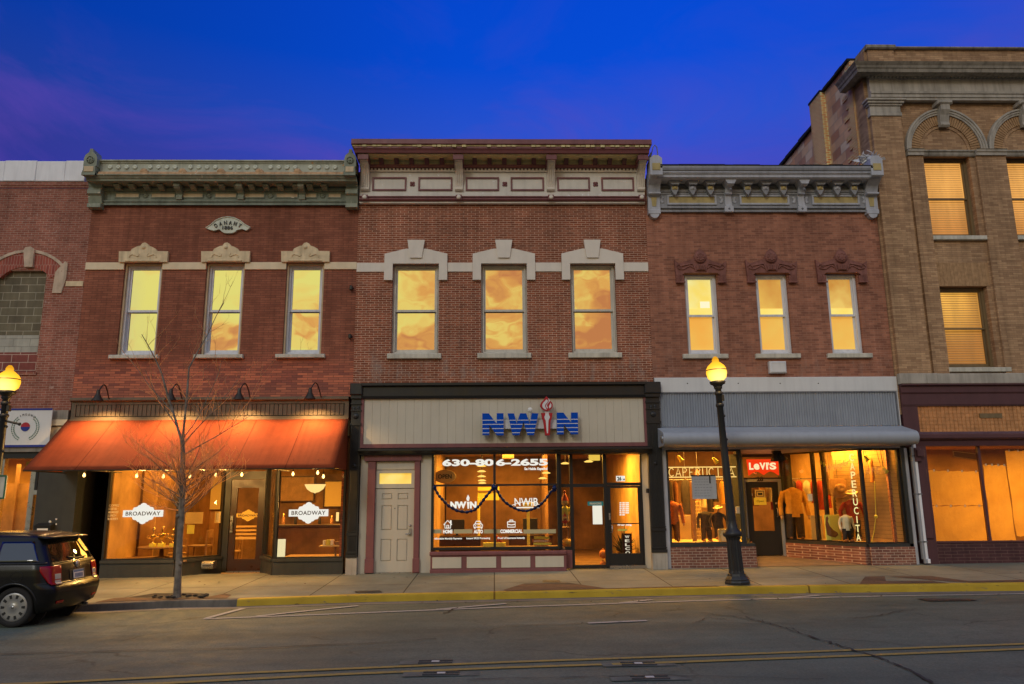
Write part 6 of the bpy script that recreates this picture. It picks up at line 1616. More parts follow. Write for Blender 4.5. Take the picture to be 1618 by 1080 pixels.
# ---- shop interior
iz0, iz1 = .75, zq + .62
room(b3, XC0 + .55, XC1 - .27, DR + .17, 7, .4, iz1, M['inner_wall'], M['inner_dark'])
m = MB(); q_ = [(L0[0], .17), (L1[0] - .06, .17), (Le[0] - .08, DR), (L0[0], DR)]; m.add([(x, y, zw0 - .004) for x, y in q_], [(0, 1, 2, 3)]); m.add([(Rr1[0], .17, zrw - .004), (Rc[0] + .15, .17, zrw - .004), (Ri[0] + .12, Ri[1], zrw - .004), (Ri[0] + .12, DR + .16, zrw - .004), (Rr1[0], DR + .16, zrw - .004)], [(0, 4, 3, 2, 1)]); m.build('display_deck', M['paper_tan'], b3)
m = MB(); m.box(L0[0] - .02, L0[0] + .02, .14, DR + .17, zw0, iz1)
m.add([(x, y, zq + .52) for x, y in q_], [(0, 1, 2, 3)])
m.add([(Rr1[0], .17, zq + .52), (Rc[0] + .15, .17, zq + .52), (Ri[0] + .3, Ri[1], zq + .52), (Ri[0] + .3, DR + .16, zq + .52), (Rr1[0], DR + .16, zq + .52)], [(0, 1, 2, 3, 4)]); m.build('display_ceiling', M['inner_ceiling'], b3)
# boarded side wall at the right with fine horizontal lines
m = MB(); zz = zrw; ya, yb = .18, DR + .16
while zz < iz1 - .1:
    m.add([(Rr1[0] + .02, ya, zz + .004), (Rr1[0] + .0, ya, zz + .092), (Rr1[0] - 1.0, 1.5, zz + .092), (Rr1[0] - .98, 1.5, zz + .004)], [(0, 1, 2, 3)]); zz += .096
m.build('slat_wall', M['inner_wall'], b3)
m = MB(); m.add([(Rr1[0] + .03, ya, zrw), (Rr1[0] + .03, ya, iz1), (Rr1[0] - .97, 1.52, iz1), (Rr1[0] - .97, 1.52, zrw)], [(0, 1, 2, 3)]); m.build('slat_backing', M['inner_dark'], b3)
area('shop_lamp', (5.3, 1.0, zq + .44), 1.2, .8, 330, (1, .51, .085)); area('shop_lamp', (8.0, 1.1, zq + .44), 1.2, .7, 360, (1, .51, .085)); area('shop_lamp', (9.1, .75, zq + .44), .7, .5, 110, (1, .51, .085)); area('shop_lamp', (7.0, 4.0, iz1 - .1), 3, 2, 270, (1, .51, .085))
# ---- clothes shop display
def loft(m, rings, n=16, top=True):         # rings of (x, y, z, rx, ry)
    vs = []
    for (x, y, z, rx, ry) in rings:
        for k in range(n):
            a = 2 * PI * k / n
            vs.append((x + rx * math.cos(a), y + ry * math.sin(a), z))
    fs = [(i * n + k, i * n + (k + 1) % n, (i + 1) * n + (k + 1) % n, (i + 1) * n + k) for i in range(len(rings) - 1) for k in range(n)]
    m.add(vs, fs, True)
    m.add(vs[:n], [list(range(n))[::-1]]); m.add(vs[-n:], [list(range(n))])
    return m
cl = lambda n, c, b=.4: paint(n, c, .85, .25, .1, 9, None, b)
shirt_o = cl('mustard_cloth', (.62, .30, .04)); dark_c = cl('dark_denim', (.035, .025, .02)); red_c = cl('red_cloth', (.42, .03, .015)); straw = cl('straw', (.72, .58, .25)); felt = cl('tan_felt', (.42, .22, .08)); white_c = cl('white_cloth', (.7, .62, .4)); brown_c = cl('brown_cloth', (.22, .09, .03)); skin_m = paint('mannequin_shell', (.55, .33, .16), .5, .05, .05)
def hat(m, c, r, tilt=0, crown=.5):
    q = MB(); q.lathe((0, 0, 0), [(r, .10 * r), (r * .9, .0), (r * .55, -.02 * r), (r * .48, .1 * r), (r * .44, crown * r), (r * .36, (crown + .12) * r), (r * .15, (crown + .06) * r), (.001, (crown + .02) * r)], 22)
    q.map(lambda p: Vector((p.x, p.y * .85, p.z + .25 * r * (abs(p.x) / r) ** 2 * (1 if abs(p.x) > r * .5 else 0))))
    q.map(lambda p: Vector((c[0] + p.x * math.cos(tilt) - p.z * math.sin(tilt), c[1] + p.y, c[2] + p.x * math.sin(tilt) + p.z * math.cos(tilt))))
    m.add(q.v, q.f, True)
def mannequin(pxc, pyb, pyt, Y, lab, top, legs, head=False, hatm=None, arm_out=.0, ntop=None, legged=True):
    b = W(pxc, pyb, Y); T = W(pxc, pyt, Y); h = T.z - b.z; x, z = b.x, b.z
    t = thing('mannequin', lab, 'mannequin', (x, Y, z), 'dressed display figures in the clothes shop')
    neck = z + h * (.82 if head else .97); hip = z + (neck - z) * .49
    sw_ = (neck - hip) * .42
    m = MB()
    loft(m, [(x, Y, hip - .06 * h, sw_ * .86, sw_ * .5), (x, Y, hip + .03 * h, sw_ * .84, sw_ * .5), (x, Y, hip + (neck - hip) * .35, sw_ * .74, sw_ * .46), (x, Y, hip + (neck - hip) * .7, sw_ * .92, sw_ * .52), (x, Y, hip + (neck - hip) * .88, sw_ * .95, sw_ * .42), (x, Y, hip + (neck - hip) * .97, sw_ * .45, sw_ * .3), (x, Y, neck, sw_ * .28, sw_ * .26)])
    for sg in (1, -1):
        sh = (x + sg * sw_ * .86, Y, hip + (neck - hip) * .85)
        el = (x + sg * sw_ * (1.2 + arm_out), Y + .02, hip + (neck - hip) * .42)
        wr = (x + sg * sw_ * (1.28 + arm_out * .6), Y - .06, hip - .03 * h)
        m.tube([sh, ((sh[0] + el[0]) / 2 + sg * .01, Y, (sh[2] + el[2]) / 2), el, wr], [sw_ * .27, sw_ * .25, sw_ * .23, sw_ * .19], 10)
    for k in range(5): m.ball((x, Y - sw_ * .53, hip + (neck - hip) * (.1 + .17 * k)), .008, 6)
    m.build('shirt', top, t)
    if legged:
        m = MB()
        for sg in (1, -1):
            m.tube([(x + sg * sw_ * .4, Y, hip), (x + sg * sw_ * .46, Y - .01, z + (hip - z) * .5), (x + sg * sw_ * .52, Y, z + .04)], [sw_ * .46, sw_ * .38, sw_ * .34], 12)
        m.build('trousers', legs, t)
        m = MB()
        for sg in (1, -1): m.ball((x + sg * sw_ * .52, Y - .07, z + .035), .045, 8, (1, 2.0, .8))
        m.build('shoes', brown_c, t)
    m = MB()
    for sg in (1, -1): m.ball((x + sg * sw_ * (1.28 + arm_out * .6), Y - .07, hip - .06 * h), sw_ * .16, 8, (.7, .8, 1.5))
    if head:
        hz = z + h * .90
        m.tube([(x, Y, neck - .02), (x, Y, hz)], sw_ * .22, 10); m.ball((x, Y - .01, hz), h * .062, 14, (.85, 1, 1.2)); m.ball((x, Y - .01 - h * .065, hz - .005), h * .012, 6); 
    else: m.tube([(x, Y, neck - .03), (x, Y, neck + .02)], sw_ * .22, 10)
    m.build('form', skin_m, t)
    if hatm:
        m = MB(); hat(m, (x, Y, z + h * .93), h * .16, .12); m.build('hat', hatm, t)
    return t
dk = zw0 - .004
mannequin(1258, 851.5, 768, 2.05, 'headless mannequin in a mustard shirt and dark trousers beside the recessed door', shirt_o, dark_c)
mannequin(1351, 852, 776, .75, 'mannequin in a red jacket and straw hat near the vertical lettering', red_c, dark_c, True, straw, .25)
mannequin(1340, 856, 812, .55, 'small mannequin in a white fringed top left of the red jacket', white_c, dark_c)
mannequin(1137, 852, 800, .8, 'mannequin in a dark shirt and straw cowboy hat in the left clothes window', dark_c, dark_c, True, straw, .3)
mannequin(1117, 856, 806, .95, 'mannequin in a dark jacket bending left of the straw hat figure', dark_c, dark_c)
mannequin(1064, 855.5, 790, .5, 'mannequin in brown trousers and a rust top at the left edge of the clothes window', cl('rust_cloth', (.55, .15, .03)), brown_c)
# hats hanging
for (px, py, Y, r, mt, tl, lab) in ((1325, 771, 1.3, .30, felt, .2, 'large tan felt hat hanging in the angled clothes window'), (1313, 769, 1.5, .26, felt, -.4, 'second tan felt hat tucked behind the large hanging hat')):
    c = W(px, py, Y)
    t = thing('cowboy_hat', lab, 'hat', tuple(c), 'felt hats hung in the clothes window')
    q = MB(); hat(q, (0, 0, 0), r, 0, .55); q.map(lambda p: Vector((c.x + p.x * math.cos(tl) - p.y * math.sin(tl), Y - p.z * .9, c.z + p.y * math.cos(tl) + p.x * math.sin(tl)))); q.build('felt', mt, t)
    m = MB(); m.tube([(c.x, Y + .02, c.z), (c.x, Y + .05, zq + .22)], .005, 5); m.build('cord', M['ink'], t)
# hanging garments, scarves
for (px0, py0, px1, py1, Y, mt, lab) in ((1303, 725, 1309, 772, 1.2, felt, 'tan scarf hanging left of the felt hats'), (1374, 722, 1381, 762, .7, cl('orange_cloth', (.6, .22, .04)), 'orange scarf hanging beside the neon open sign'), (1318, 782, 1332, 846, 1.9, dark_c, 'dark coat hanging behind the felt hats'), (1076, 757, 1092, 812, 2.0, dark_c, 'dark coat hanging at the left of the clothes window'), (1098, 742, 1108, 790, 1.8, brown_c, 'brown garment hanging behind the paper sign')):
    X0, X1, Z0, Z1 = rect(px0, py0, px1, py1, Y)
    t = thing('hanging_garment', lab, 'clothing', ((X0 + X1) / 2, Y, Z1))
    m = MB(); xc_, hw = (X0 + X1) / 2, (X1 - X0) / 2
    loft(m, [(xc_, Y, Z0, hw, .05), (xc_ + .01, Y, Z0 + (Z1 - Z0) * .3, hw * .9, .06), (xc_ - .01, Y, Z0 + (Z1 - Z0) * .7, hw * .95, .06), (xc_, Y, Z1 - .06, hw * .8, .05), (xc_, Y, Z1, hw * .25, .02)])
    m.build('cloth', mt, t)
    m = MB(); m.tube([(xc_, Y, Z1 - .01), (xc_ + .03, Y, Z1 + .05), (xc_, Y, Z1 + .09), (xc_, Y, zq + .22)], .006, 5); m.build('hook', M['steel'], t)
# posters and boards
def board(px0, py0, px1, py1, Y, mt, lab, name='poster', inner=None):
    X0, X1, Z0, Z1 = rect(px0, py0, px1, py1, Y)
    t = thing(name, lab, name.replace('_', ' '), ((X0 + X1) / 2, Y, Z0))
    m = MB(); m.bevbox(X0, X1, Y, Y + .03, Z0, Z1, .005); m.build('sheet', mt, t)
    if inner: inner(X0, X1, Z0, Z1, Y - .001, t)
    return t
def fig1(X0, X1, Z0, Z1, Y, t):       # seated figure print: flat shapes on the poster
    w, h = X1 - X0, Z1 - Z0
    m = MB()
    m.prism([(X0 + w * a, Z0 + h * b) for a, b in ((.02, .62), (.1, .9), (.2, .95), (.26, .86), (.2, .74), (.3, .55), (.5, .4), (.75, .3), (.8, .2), (.6, .1), (.3, .14), (.08, .2))], Y - .004, Y); m.build('print', brown_c, t)
def fig2(X0, X1, Z0, Z1, Y, t):
    w, h = X1 - X0, Z1 - Z0
    m = MB(); m.prism([(X0 + w * a, Z0 + h * b) for a, b in ((.3, .06), (.25, .45), (.15, .55), (.3, .75), (.28, .82), (.6, .88), (.68, .8), (.6, .72), (.82, .5), (.7, .06))], Y - .004, Y); m.build('print', M['decal_dim'], t)
board(1304, 813, 1328.5, 853, .95, M['paper_yellow'], 'large pale poster with a seated figure in the angled clothes window', 'poster', fig1)
board(1135, 835.5, 1152, 855.5, .3, M['paper_tan'], 'small pale poster with a standing figure left of the street lamp', 'poster', fig2)
board(1171, 836, 1177, 856, .35, M['paper_yellow'], 'narrow yellow poster at the right corner of the left clothes window', 'poster')
board(1282, 814, 1300, 852, 1.45, M['paper_tan'], 'plain tan carton board leaning behind the mullion of the angled window', 'board')
board(1070, 814, 1092, 852, 1.2, M['paper_tan'], 'plain tan carton board beside the brown trousers', 'board')
board(1163, 800, 1175.5, 811, .1, M['paper'], 'small white card on the glass right of the street lamp', 'card')
board(1277, 780, 1284, 791, 1.2, M['paper'], 'small white card between the two thin mullions', 'card')
# paper sign taped on the left window
X0, X1, Z0, Z1 = rect(1093.5, 750, 1132, 788, .0)
t = thing('paper_sign', 'large grey paper sign taped on the left clothes shop window', 'sign', ((X0 + X1) / 2, .02, Z0))
m = MB(); m.box(X0, X1, .008, .012, Z0, Z1 - .03); m.build('sheet', paint('grey_blue_paper', alb(118, 120, 122), .8, .05, .08), t)
m = MB(); m.box(X0 - .01, X1 - .02, .004, .012, Z1 - .03, Z1); m.box(X1 - .16, X1 - .13, .002, .0075, Z1 - .2, Z1 - .03); m.build('tape', M['ink'], t)
m = MB(); rnd = random.Random(4)
for k in range(7):
    z = Z1 - .1 - k * .065; xx = X0 + .06
    while xx < X1 - .16:
        L = rnd.uniform(.03, .07); m.box(xx, min(xx + L, X1 - .1), .0055, .0075, z - .008, z + .008); xx += L + .02
m.build('faint_print', paint('faint_print', alb(96, 98, 102), .8, .05, .05), t)
# neon and lettering
neon = emis('lit_neon_tube', (1, .72, .25), 1.25); neon_o = emis('lit_neon_orange', (.9, .42, .12), .6); neon_y = emis('lit_yellow_lettering', (1, .85, .35), .95)
X0, X1, Z0, Z1 = rect(1054, 737, 1163, 754, .12)
t = thing('neon_sign', 'horizontal yellow neon sign reading CAPERUCITA between two tubes in the left window', 'sign', ((X0 + X1) / 2, .12, Z0))
m = MB()
for z in (Z0 + .01, Z1 - .01): m.tube([(X0, .12, z), (X1, .12, z)], .012, 6)
m.build('border_tube', neon, t)
m = MB(); w = (X1 - X0 - .06) / 10
G = {'C': [[(.85, .8), (.6, 1), (.3, .95), (.08, .7), (.05, .4), (.2, .1), (.5, 0), (.85, .15)]], 'A': [[(.05, 0), (.5, 1), (.95, 0)], [(.2, .3), (.8, .3)]], 'P': [[(.15, 0), (.15, 1), (.6, 1), (.85, .8), (.6, .5), (.15, .5)]], 'E': [[(.85, 1), (.15, 1), (.15, 0), (.85, 0)], [(.15, .5), (.65, .5)]], 'R': [[(.15, 0), (.15, 1), (.6, 1), (.85, .78), (.6, .5), (.15, .5)], [(.5, .5), (.9, 0)]], 'U': [[(.12, 1), (.12, .2), (.35, 0), (.65, 0), (.88, .2), (.88, 1)]], 'I': [[(.5, 0), (.5, 1)]], 'T': [[(.05, 1), (.95, 1)], [(.5, 1), (.5, 0)]], 'O': [[(.5, 1), (.15, .8), (.08, .4), (.3, .02), (.6, 0), (.88, .3), (.85, .75), (.5, 1)]], 'N': [[(.1, 0), (.1, 1), (.88, 0), (.88, 1)]]}
for k, ch_ in enumerate('CAPERUCITA'):
    for st in G[ch_]: m.tube([(X0 + .03 + w * (k + .08 + .84 * a), .125, Z0 + .03 + (Z1 - Z0 - .06) * b) for a, b in st], .009, 6)
m.build('letter_tube', neon, t)
m = MB(); m.tube([(X0 + .2, .13, Z1), (X0 + .2, .13, zq + .22)], .004, 4); m.tube([(X1 - .2, .13, Z1), (X1 - .2, .13, zq + .22)], .004, 4); m.build('cord', M['ink'], t)
# vertical lettering on the glass near the corner
t = thing('window_lettering', 'vertical yellow lettering reading CAPERUCITA down the angled clothes window', 'sign', (wx(1355, 780, .1), .1, wz(1355, 852, .1)))
m = MB()
for k, ch_ in enumerate('CAPERUCITA'):
    h_ = 140 / 10
    q = W(1345.5 + k * 1.22, 722.5 + k * h_, .14); q2 = W(1345.5 + k * 1.22, 722.5 + k * h_ - 11.5, .14)
    m.text(ch_, q.x - (.055 if ch_ != 'I' else .012), q.x + (.055 if ch_ != 'I' else .012), q.z - (q2.z - q.z) * .5, q.z + (q2.z - q.z) * .5, .14, .004, .012)
m.build('lettering', neon_y, t)
t = thing('neon_sign', 'dim orange neon sign reading OPEN in the right end of the clothes window', 'sign', tuple(W(1382, 745, .3)))
X0, X1, Z0, Z1 = rect(1367, 738.5, 1399, 748, .3)
m = MB(); w = (X1 - X0) / 4
for k, ch_ in enumerate('OPEN'):
    for st in G[ch_]: m.tube([(X0 + w * (k + .1 + .78 * a) + .03 * b, .3, Z0 + (Z1 - Z0) * b) for a, b in st], .009, 6)
m.build('letter_tube', neon_o, t)
m = MB(); m.tube([(X0 + .1, .305, Z1), (X0 + .02, .32, zq + .22)], .005, 5); m.tube([(X1 - .1, .305, Z1), (X1 - .2, .32, zq + .22)], .005, 5); m.build('cord', M['ink'], t)
t = thing('neon_sign', 'dim orange script neon sign reading Wrangler high in the angled clothes window', 'sign', tuple(W(1322, 737, 1.0)))
X0, X1, Z0, Z1 = rect(1305, 728, 1343, 748, 1.0)
m = MB(); m.text('Wrangler', 0, X1 - X0, 0, .2, 1.0, .008, -.005, .35); m.map(lambda p: Vector((X0 + p.x, p.y, Z0 + p.z + p.x * .28))); m.build('letter_tube', neon_o, t)
m = MB(); m.tube([(X0 + .2, 1.01, Z0 + .25), (X0 + .2, 1.01, zq + .22)], .005, 5); m.tube([(X1 - .1, 1.01, Z1), (X1 - .1, 1.01, zq + .22)], .005, 5); m.build('cord', M['ink'], t)
# spot lamps inside the windows
for (px, py, Y, lab) in ((1075, 725, .5, 'spot lamp at the upper left of the left clothes window'), (1131, 728, .5, 'spot lamp above the paper sign in the left clothes window'), (1300, 733, 1.0, 'spot lamp beside the script neon sign'), (1369, 724, .5, 'spot lamp above the neon open sign'), (1399, 743, .35, 'white cone lamp at the end of the neon open sign')):
    c = W(px, py, Y)
    t = thing('spot_lamp', lab, 'lamp', tuple(c), 'spot lamps in the clothes shop windows')
    m = MB(); m.lathe((0, 0, 0), [(.025, .1), (.04, .06), (.05, -.02), (.065, -.06), (.055, -.06), (.03, .03)], 14); m.map(lambda p: Vector((c.x + p.x * .8 - p.z * .6, Y + p.y, c.z + p.x * .6 + p.z * .8))); m.build('shade', M['paper_yellow'], t)
    m = MB(); m.ball((c.x + .02, Y, c.z - .03), .03, 8); m.build('bulb', M['bulb'], t)
    m = MB(); m.tube([(c.x - .05, Y, c.z + .07), (c.x - .08, Y, zq + .22)], .008, 5); m.build('rod', M['dark_metal'], t)
# cord with plugs on the slat wall
m = MB(); m.tube([W(x, y, .5) for x, y in ((1382, 760), (1383, 790), (1384, 815), (1381, 840), (1377, 857))], .012, 6); m.ball(tuple(W(1384, 816, .49)), .05, 8)
tag(m.build('trailing_cable', M['paper_yellow'], None, None, tuple(W(1383, 800, .5))), 'pale cord trailing down in front of the slatted wall at the right', 'cable')
# wire grid
m = MB()
X0, X1, Z0, Z1 = rect(1099, 775, 1108, 852, 1.6)
for k in range(5): m.tube([(X0 + (X1 - X0) * k / 4, 1.6, Z0), (X0 + (X1 - X0) * k / 4, 1.6, Z1)], .008, 4)
for k in range(14): m.tube([(X0, 1.6, Z0 + (Z1 - Z0) * k / 13), (X1, 1.6, Z0 + (Z1 - Z0) * k / 13)], .008, 4)
tag(m.build('wire_grid', M['paper_tan'], None, None, ((X0 + X1) / 2, 1.6, Z0)), 'tall wire display grid behind the paper sign', 'display grid')
m = MB(); X0, X1, Z0, Z1 = rect(1093, 760, 1099, 853, 1.0); m.bevbox(X0, X1, 1.0, 1.08, dk, Z1, .01)
tag(m.build('display_post', M['wood'], None, None, ((X0 + X1) / 2, 1.0, dk)), 'wooden display post beside the wire grid', 'post')
# downspouts at the right of the shop
for (pa, pb, lab, ytop) in (((1441, 708), (1458, 893), 'left grey downspout beside the clothes shop', 706), ((1445, 706), (1462, 893), 'right pale downspout next to the aubergine shop front', 690)):
    a, c = W(*pa, -.1), W(*pb, -.1)
    X = (a.x + c.x) / 2
    t = thing('downspout', lab, 'downspout', (X, -.1, walk_z(X)), 'downspouts between the two right shops')
    m = MB(); m.bevbox(X - .035, X + .035, -.17, -.09, walk_z(X) + .12, wz(1450, ytop, -.1), .015); m.bevbox(X - .035, X + .035, -.24, -.1701, walk_z(X) + .03, walk_z(X) + .13, .01); m.build('pipe', M['white_metal'] if 'pale' in lab else M['grey_c'], t)
    m = MB()
    for z in (.5, 1.6, 2.5): m.box(X - .05, X + .05, -.175, -.06, walk_z(X) + z, walk_z(X) + z + .03)
    m.build('strap', M['grey_c_dark'], t)

# crowded rail of clothes at the back
rr = random.Random(40)
cols_r = [red_c, shirt_o, dark_c, white_c, brown_c, cl('rust_cloth_two', (.5, .2, .05))]
rz_ = zw0 + 1.55
t = thing('clothes_rail', 'long steel clothes rail across the back of the clothes shop', 'rail', (7.2, 3.2, .4))
m = MB(); m.tube([(4.6, 3.2, rz_), (9.5, 3.2, rz_)], .015, 8); m.build('rail', M['steel'], t)
for x in (4.6, 7.0, 9.5): m = MB(); m.tube([(x, 3.2, .4), (x, 3.2, rz_)], .018, 8); m.build('upright', M['steel'], t)
for k in range(26):
    x = 4.72 + k * .184 + rr.uniform(-.03, .03); L = rr.uniform(.55, .95)
    m = MB(); loft(m, [(x, 3.2, rz_ - L, .075, .2), (x + rr.uniform(-.02, .02), 3.2, rz_ - L * .5, .065, .19), (x, 3.2, rz_ - .12, .06, .2), (x, 3.2, rz_ - .05, .03, .06)], 12); m.tube([(x, 3.2, rz_ - .06), (x, 3.2, rz_ - .016)], .006, 5)
    tag(m.build('hanging_garment', rr.choice(cols_r), None, None, (x, 3.2, rz_)), 'garment on the crowded rail at the back of the clothes shop', 'clothing', 'garments on the rail at the back')
# ================================================================ 5. tall buff brick building
XD0 = 9.88; XD1 = 22.0
b4 = thing('brick_building', 'tall buff brick building with a limestone cornice, arched upper windows and an aubergine shop front', 'building', (14.5, 0, .3))
Zst = wz(1560, 590.5); Zsb = wz(1560, 607)
Zar0 = wz(1500, 160, -.1)
step = None
WD_up = rect(1463.5, 246, 1543, 373.5); WD_lo = rect(1491, 452, 1568, 581)
xw0, xw1 = WD_lo[0], WD_lo[1]
xc = (xw0 + xw1) / 2; hw = (xw1 - xw0) / 2
bay = 2.18     # spacing of the window bays
xr = W(1593.5, 300).x
bay = xr - WD_up[0]
holes = []
zu0, zu1 = WD_up[2], WD_up[3]; zl0_, zl1_ = WD_lo[2], WD_lo[3]
nb = 5
for k in range(nb):
    o = k * bay
    holes += [(xc - hw + o, xc + hw + o, zu0, zu1), (xc - hw + o, xc + hw + o, zl0_, zl1_)]
Ztop = wz(1500, 94, -.06)
spz = wz(1500, 238, -.03)      # springing of the arches
# back plane wall at .0 ; piers in front at -.1
m = MB(); m.wall(XD0 + .30, XD1, Zst, Zar0 + 1.1, holes, 0, .35); m.build('wall', M['brick_d'], b4)
m = MB()
# corner pilaster and the return brick
pl0, pl1 = wx(1392, 330, -.14), wx(1440, 330, -.14)
m.box(pl0, pl1, -.16, 0 - .001, Zst, wz(1405, 182, -.16))
m.box(XD0 + .02, pl0 + .1, -.04, .5, Zst - 1.0, Zar0 + 1.1)
for k in range(-1, nb):
    a, c = xc + hw + k * bay + .14, xc - hw + (k + 1) * bay - .03
    if k == -1: a = pl1 + .12
    if a < c: m.box(a, c, -.08, -.001, Zst, spz)
m.build('pier', M['brick_d'], b4)
def blind_win(b, h, name, s, tilt=0):
    X0, X1, Z0, Z1 = h
    m = MB(); m.frame(X0, X1, Z0, Z1, .07, .16, .34); w = m.build('sash_window', M['win_brown'], b)
    a0, a1, c0, c1 = X0 + .07, X1 - .07, Z0 + .07, Z1 - .07; zr = (c0 + c1) / 2
    m = MB(); m.frame(a0, a1, zr - .03, c1, .04, .19, .23); m.build('upper_sash', M['win_brown'], w)
    m = MB(); m.frame(a0, a1, c0, zr + .02, .04, .235, .275, .07, .04); m.build('lower_sash', M['win_brown'], w)
    m = MB(); m.box(a0, a1, .30, .31, c0, c1); m.build('lit_room', s, w)
    m = MB(); z = c0 + .03
    while z < c1 - .02:
        m.add([(a0 + .04, .277, z), (a1 - .04, .277, z), (a1 - .04, .295, z + .02), (a0 + .04, .295, z + .02)], [(0, 1, 2, 3)]); z += .062
    m.build('venetian_blind', BL, w)
    return w
BL = paint('amber_blind_slat', (.55, .30, .12), .6, .05, .05)
def room_glow(name, hot, base, cx_, cz_, r, s):
    t = NT(name)
    tc = t.n('ShaderNodeTexCoord'); d = t.n('ShaderNodeVectorMath', operation='DISTANCE'); t.l(tc.outputs['Object'], d.inputs[0])
    d.inputs[1].default_value = (cx_, .3, cz_)
    f = t.ramp(t.math('DIVIDE', d.outputs['Value'], r), [(.0, 0.0), (1.0, 1.0)], 'EASE')
    c = t.mix(f, tuple(hot), tuple(base))
    n = t.noise(t.coord(scale=(1.2, 1, .3)), 2.5, 2)
    c = t.mix(1.0, c, t.ramp(n, [(.3, .75), (.7, 1.1)]), 'MULTIPLY')
    return t.pbr((.3, .2, .1), .8, 0, None, .2, 0, c, s)
og = ORG[b4.name]
for k in range(nb):
    o = k * bay
    hu, hl = holes[2 * k], holes[2 * k + 1]
    blind_win(b4, hu, '', room_glow('lit_blind_upper', (.90, .44, .10), (.55, .22, .045), hu[0] + .7 - og[0], hu[3] - .6 - og[2], 1.6, .95))
    blind_win(b4, hl, '', room_glow('lit_blind_lower', (.92, .48, .08), (.40, .155, .025), hl[0] + .35 - og[0], hl[3] - .35 - og[2], 1.3, .95))
    m = MB(); m.bevbox(hu[0] - .03, hu[1] + .13, -.1, .155, zu0 - .11, zu0, .012); m.build('sill', M['sill'], b4)
    m = MB(); m.bevbox(hl[0] - .05, hl[1] + .28, -.1, .155, zl0_ - .11, zl0_, .012); m.build('sill', M['sill'], b4)
    m = MB(); n = 17; Lx = hl[1] - hl[0] + .3
    for j in range(n):
        a = hl[0] - .2 + Lx * j / n; m.box(a + .003, a + Lx / n - .003, -.006, -.0005, zl1_ + .01, zl1_ + .62)
    m.build('soldier_course', M['arch_buff'], b4)
    # lintel band, arch
    ca_ = xc + o; Ra = bay / 2 - .02
    m = MB(); m.sweepx([(-.001, spz - .16), (-.05, spz - .16), (-.07, spz - .12), (-.07, spz - .06), (-.1, spz - .04), (-.1, spz), (-.001, spz)], ca_ - hw - .02, ca_ + hw + .12); m.build('lintel_band', M['stone_dark'], b4)
    rz = wz(1500, 172, -.08) - spz; kk = rz / Ra
    def el(r0, a0, a1, n=26): return [(ca_ + r0 * math.cos(R(a0 + (a1 - a0) * i / n)), spz + r0 * kk * math.sin(R(a0 + (a1 - a0) * i / n))) for i in range(n + 1)]
    m = MB()
    for (ro, ri, y) in ((Ra + .0, Ra - .045, -.13), (Ra - .046, Ra - .10, -.105), (Ra - .101, Ra - .15, -.085)):
        P = el(ro, 0, 180); q = el(ri, 180, 0); n = len(P)
        for i in range(n - 1):
            A_, B_ = P[i], P[i + 1]; C_, D_ = q[n - 2 - i], q[n - 1 - i]
            m.prism([A_, B_, C_, D_], y, -.001)
    m.build('arch_moulding', M['stone_d'], b4)
    m = MB(); nv = 40
    for i in range(nv):
        a0, a1 = 180 * i / nv + .5, 180 * (i + 1) / nv - .5
        r0, r1 = Ra - .152, hw + .06
        m.prism([(ca_ + r * math.cos(R(a)), spz + r * kk * math.sin(R(a))) for r, a in ((r0, a0), (r0, a1), (r1, a1), (r1, a0))], -.05, -.001)
    m.build('voussoirs', M['arch_buff'], b4)
    m = MB(); P = el(hw + .058, 0, 180, 26); q = el(hw - .02, 180, 0, 26)
    for i in range(26): m.prism([P[i], P[i + 1], q[25 - i], q[26 - i]], -.022, -.001)
    m.build('inner_arch_ring', M['brick_d'], b4)
    kt, kb = wz(1494, 160, -.2), wz(1494, 197, -.2)
    m = MB(); m.sweepx([(-.05, kb), (-.13, kb - .02), (-.17, kb + .03), (-.15, kb + .12), (-.19, kb + .3), (-.26, kb + .42), (-.26, kt - .1), (-.001, kt - .1)], ca_ - .12, ca_ + .12); m.bevbox(ca_ - .2, ca_ + .2, -.3, -.001, kt - .098, kt - .003, .03); m.build('keystone', M['stone_d'], b4)
    m = MB(); a, c = ca_ + hw + .123, ca_ + bay - hw - .023
    m.sweepx([(-.001, spz - .16), (-.13, spz - .16), (-.13, spz - .09), (-.16, spz - .06), (-.16, spz - .02), (-.18, spz), (-.001, spz)], a, c)
    m.build('impost', M['stone_d'], b4); m = MB()
    if k == 0: m.sweepx([(-.001, spz - .16), (-.13, spz - .16), (-.13, spz - .09), (-.16, spz - .06), (-.16, spz - .02), (-.18, spz), (-.001, spz)], pl1 + .1, ca_ - hw - .022); m.build('impost', M['stone_d'], b4)
# entablature
def T(py, Y): return wz(1450, py, Y)
xl = wx(1374, 140, -.16)
m = MB()
y_ = -.17
pr_ = [(-.04, Zar0), (y_, Zar0), (y_, T(154, y_)), (y_ - .025, T(153.5, y_)), (y_ - .025, T(149, y_)), (y_ - .05, T(148.5, y_)), (y_ - .06, T(145.5, y_)), (y_, T(144, y_)), (y_, T(125, y_)), (-.04, T(125, y_))]
m.sweepx(pr_, xl, XD1); ent = m.build('frieze', M['stone_d'], b4)
m = MB(); zz0_, zz1_ = T(124.6, -.2), T(117.5, -.22)
m.box(xl, XD1, -.2, -.04, zz0_, zz1_); xx = xl - .06
while xx < XD1: m.box(xx, xx + .055, -.27, -.2005, zz0_ + .03, zz1_ - .01); xx += .098
m.build('dentils', M['stone_d'], ent)
zc0, zc1 = T(111, -.5), T(95.5, -.6)
m = MB(); xo = wx(1353, 115, -.55)
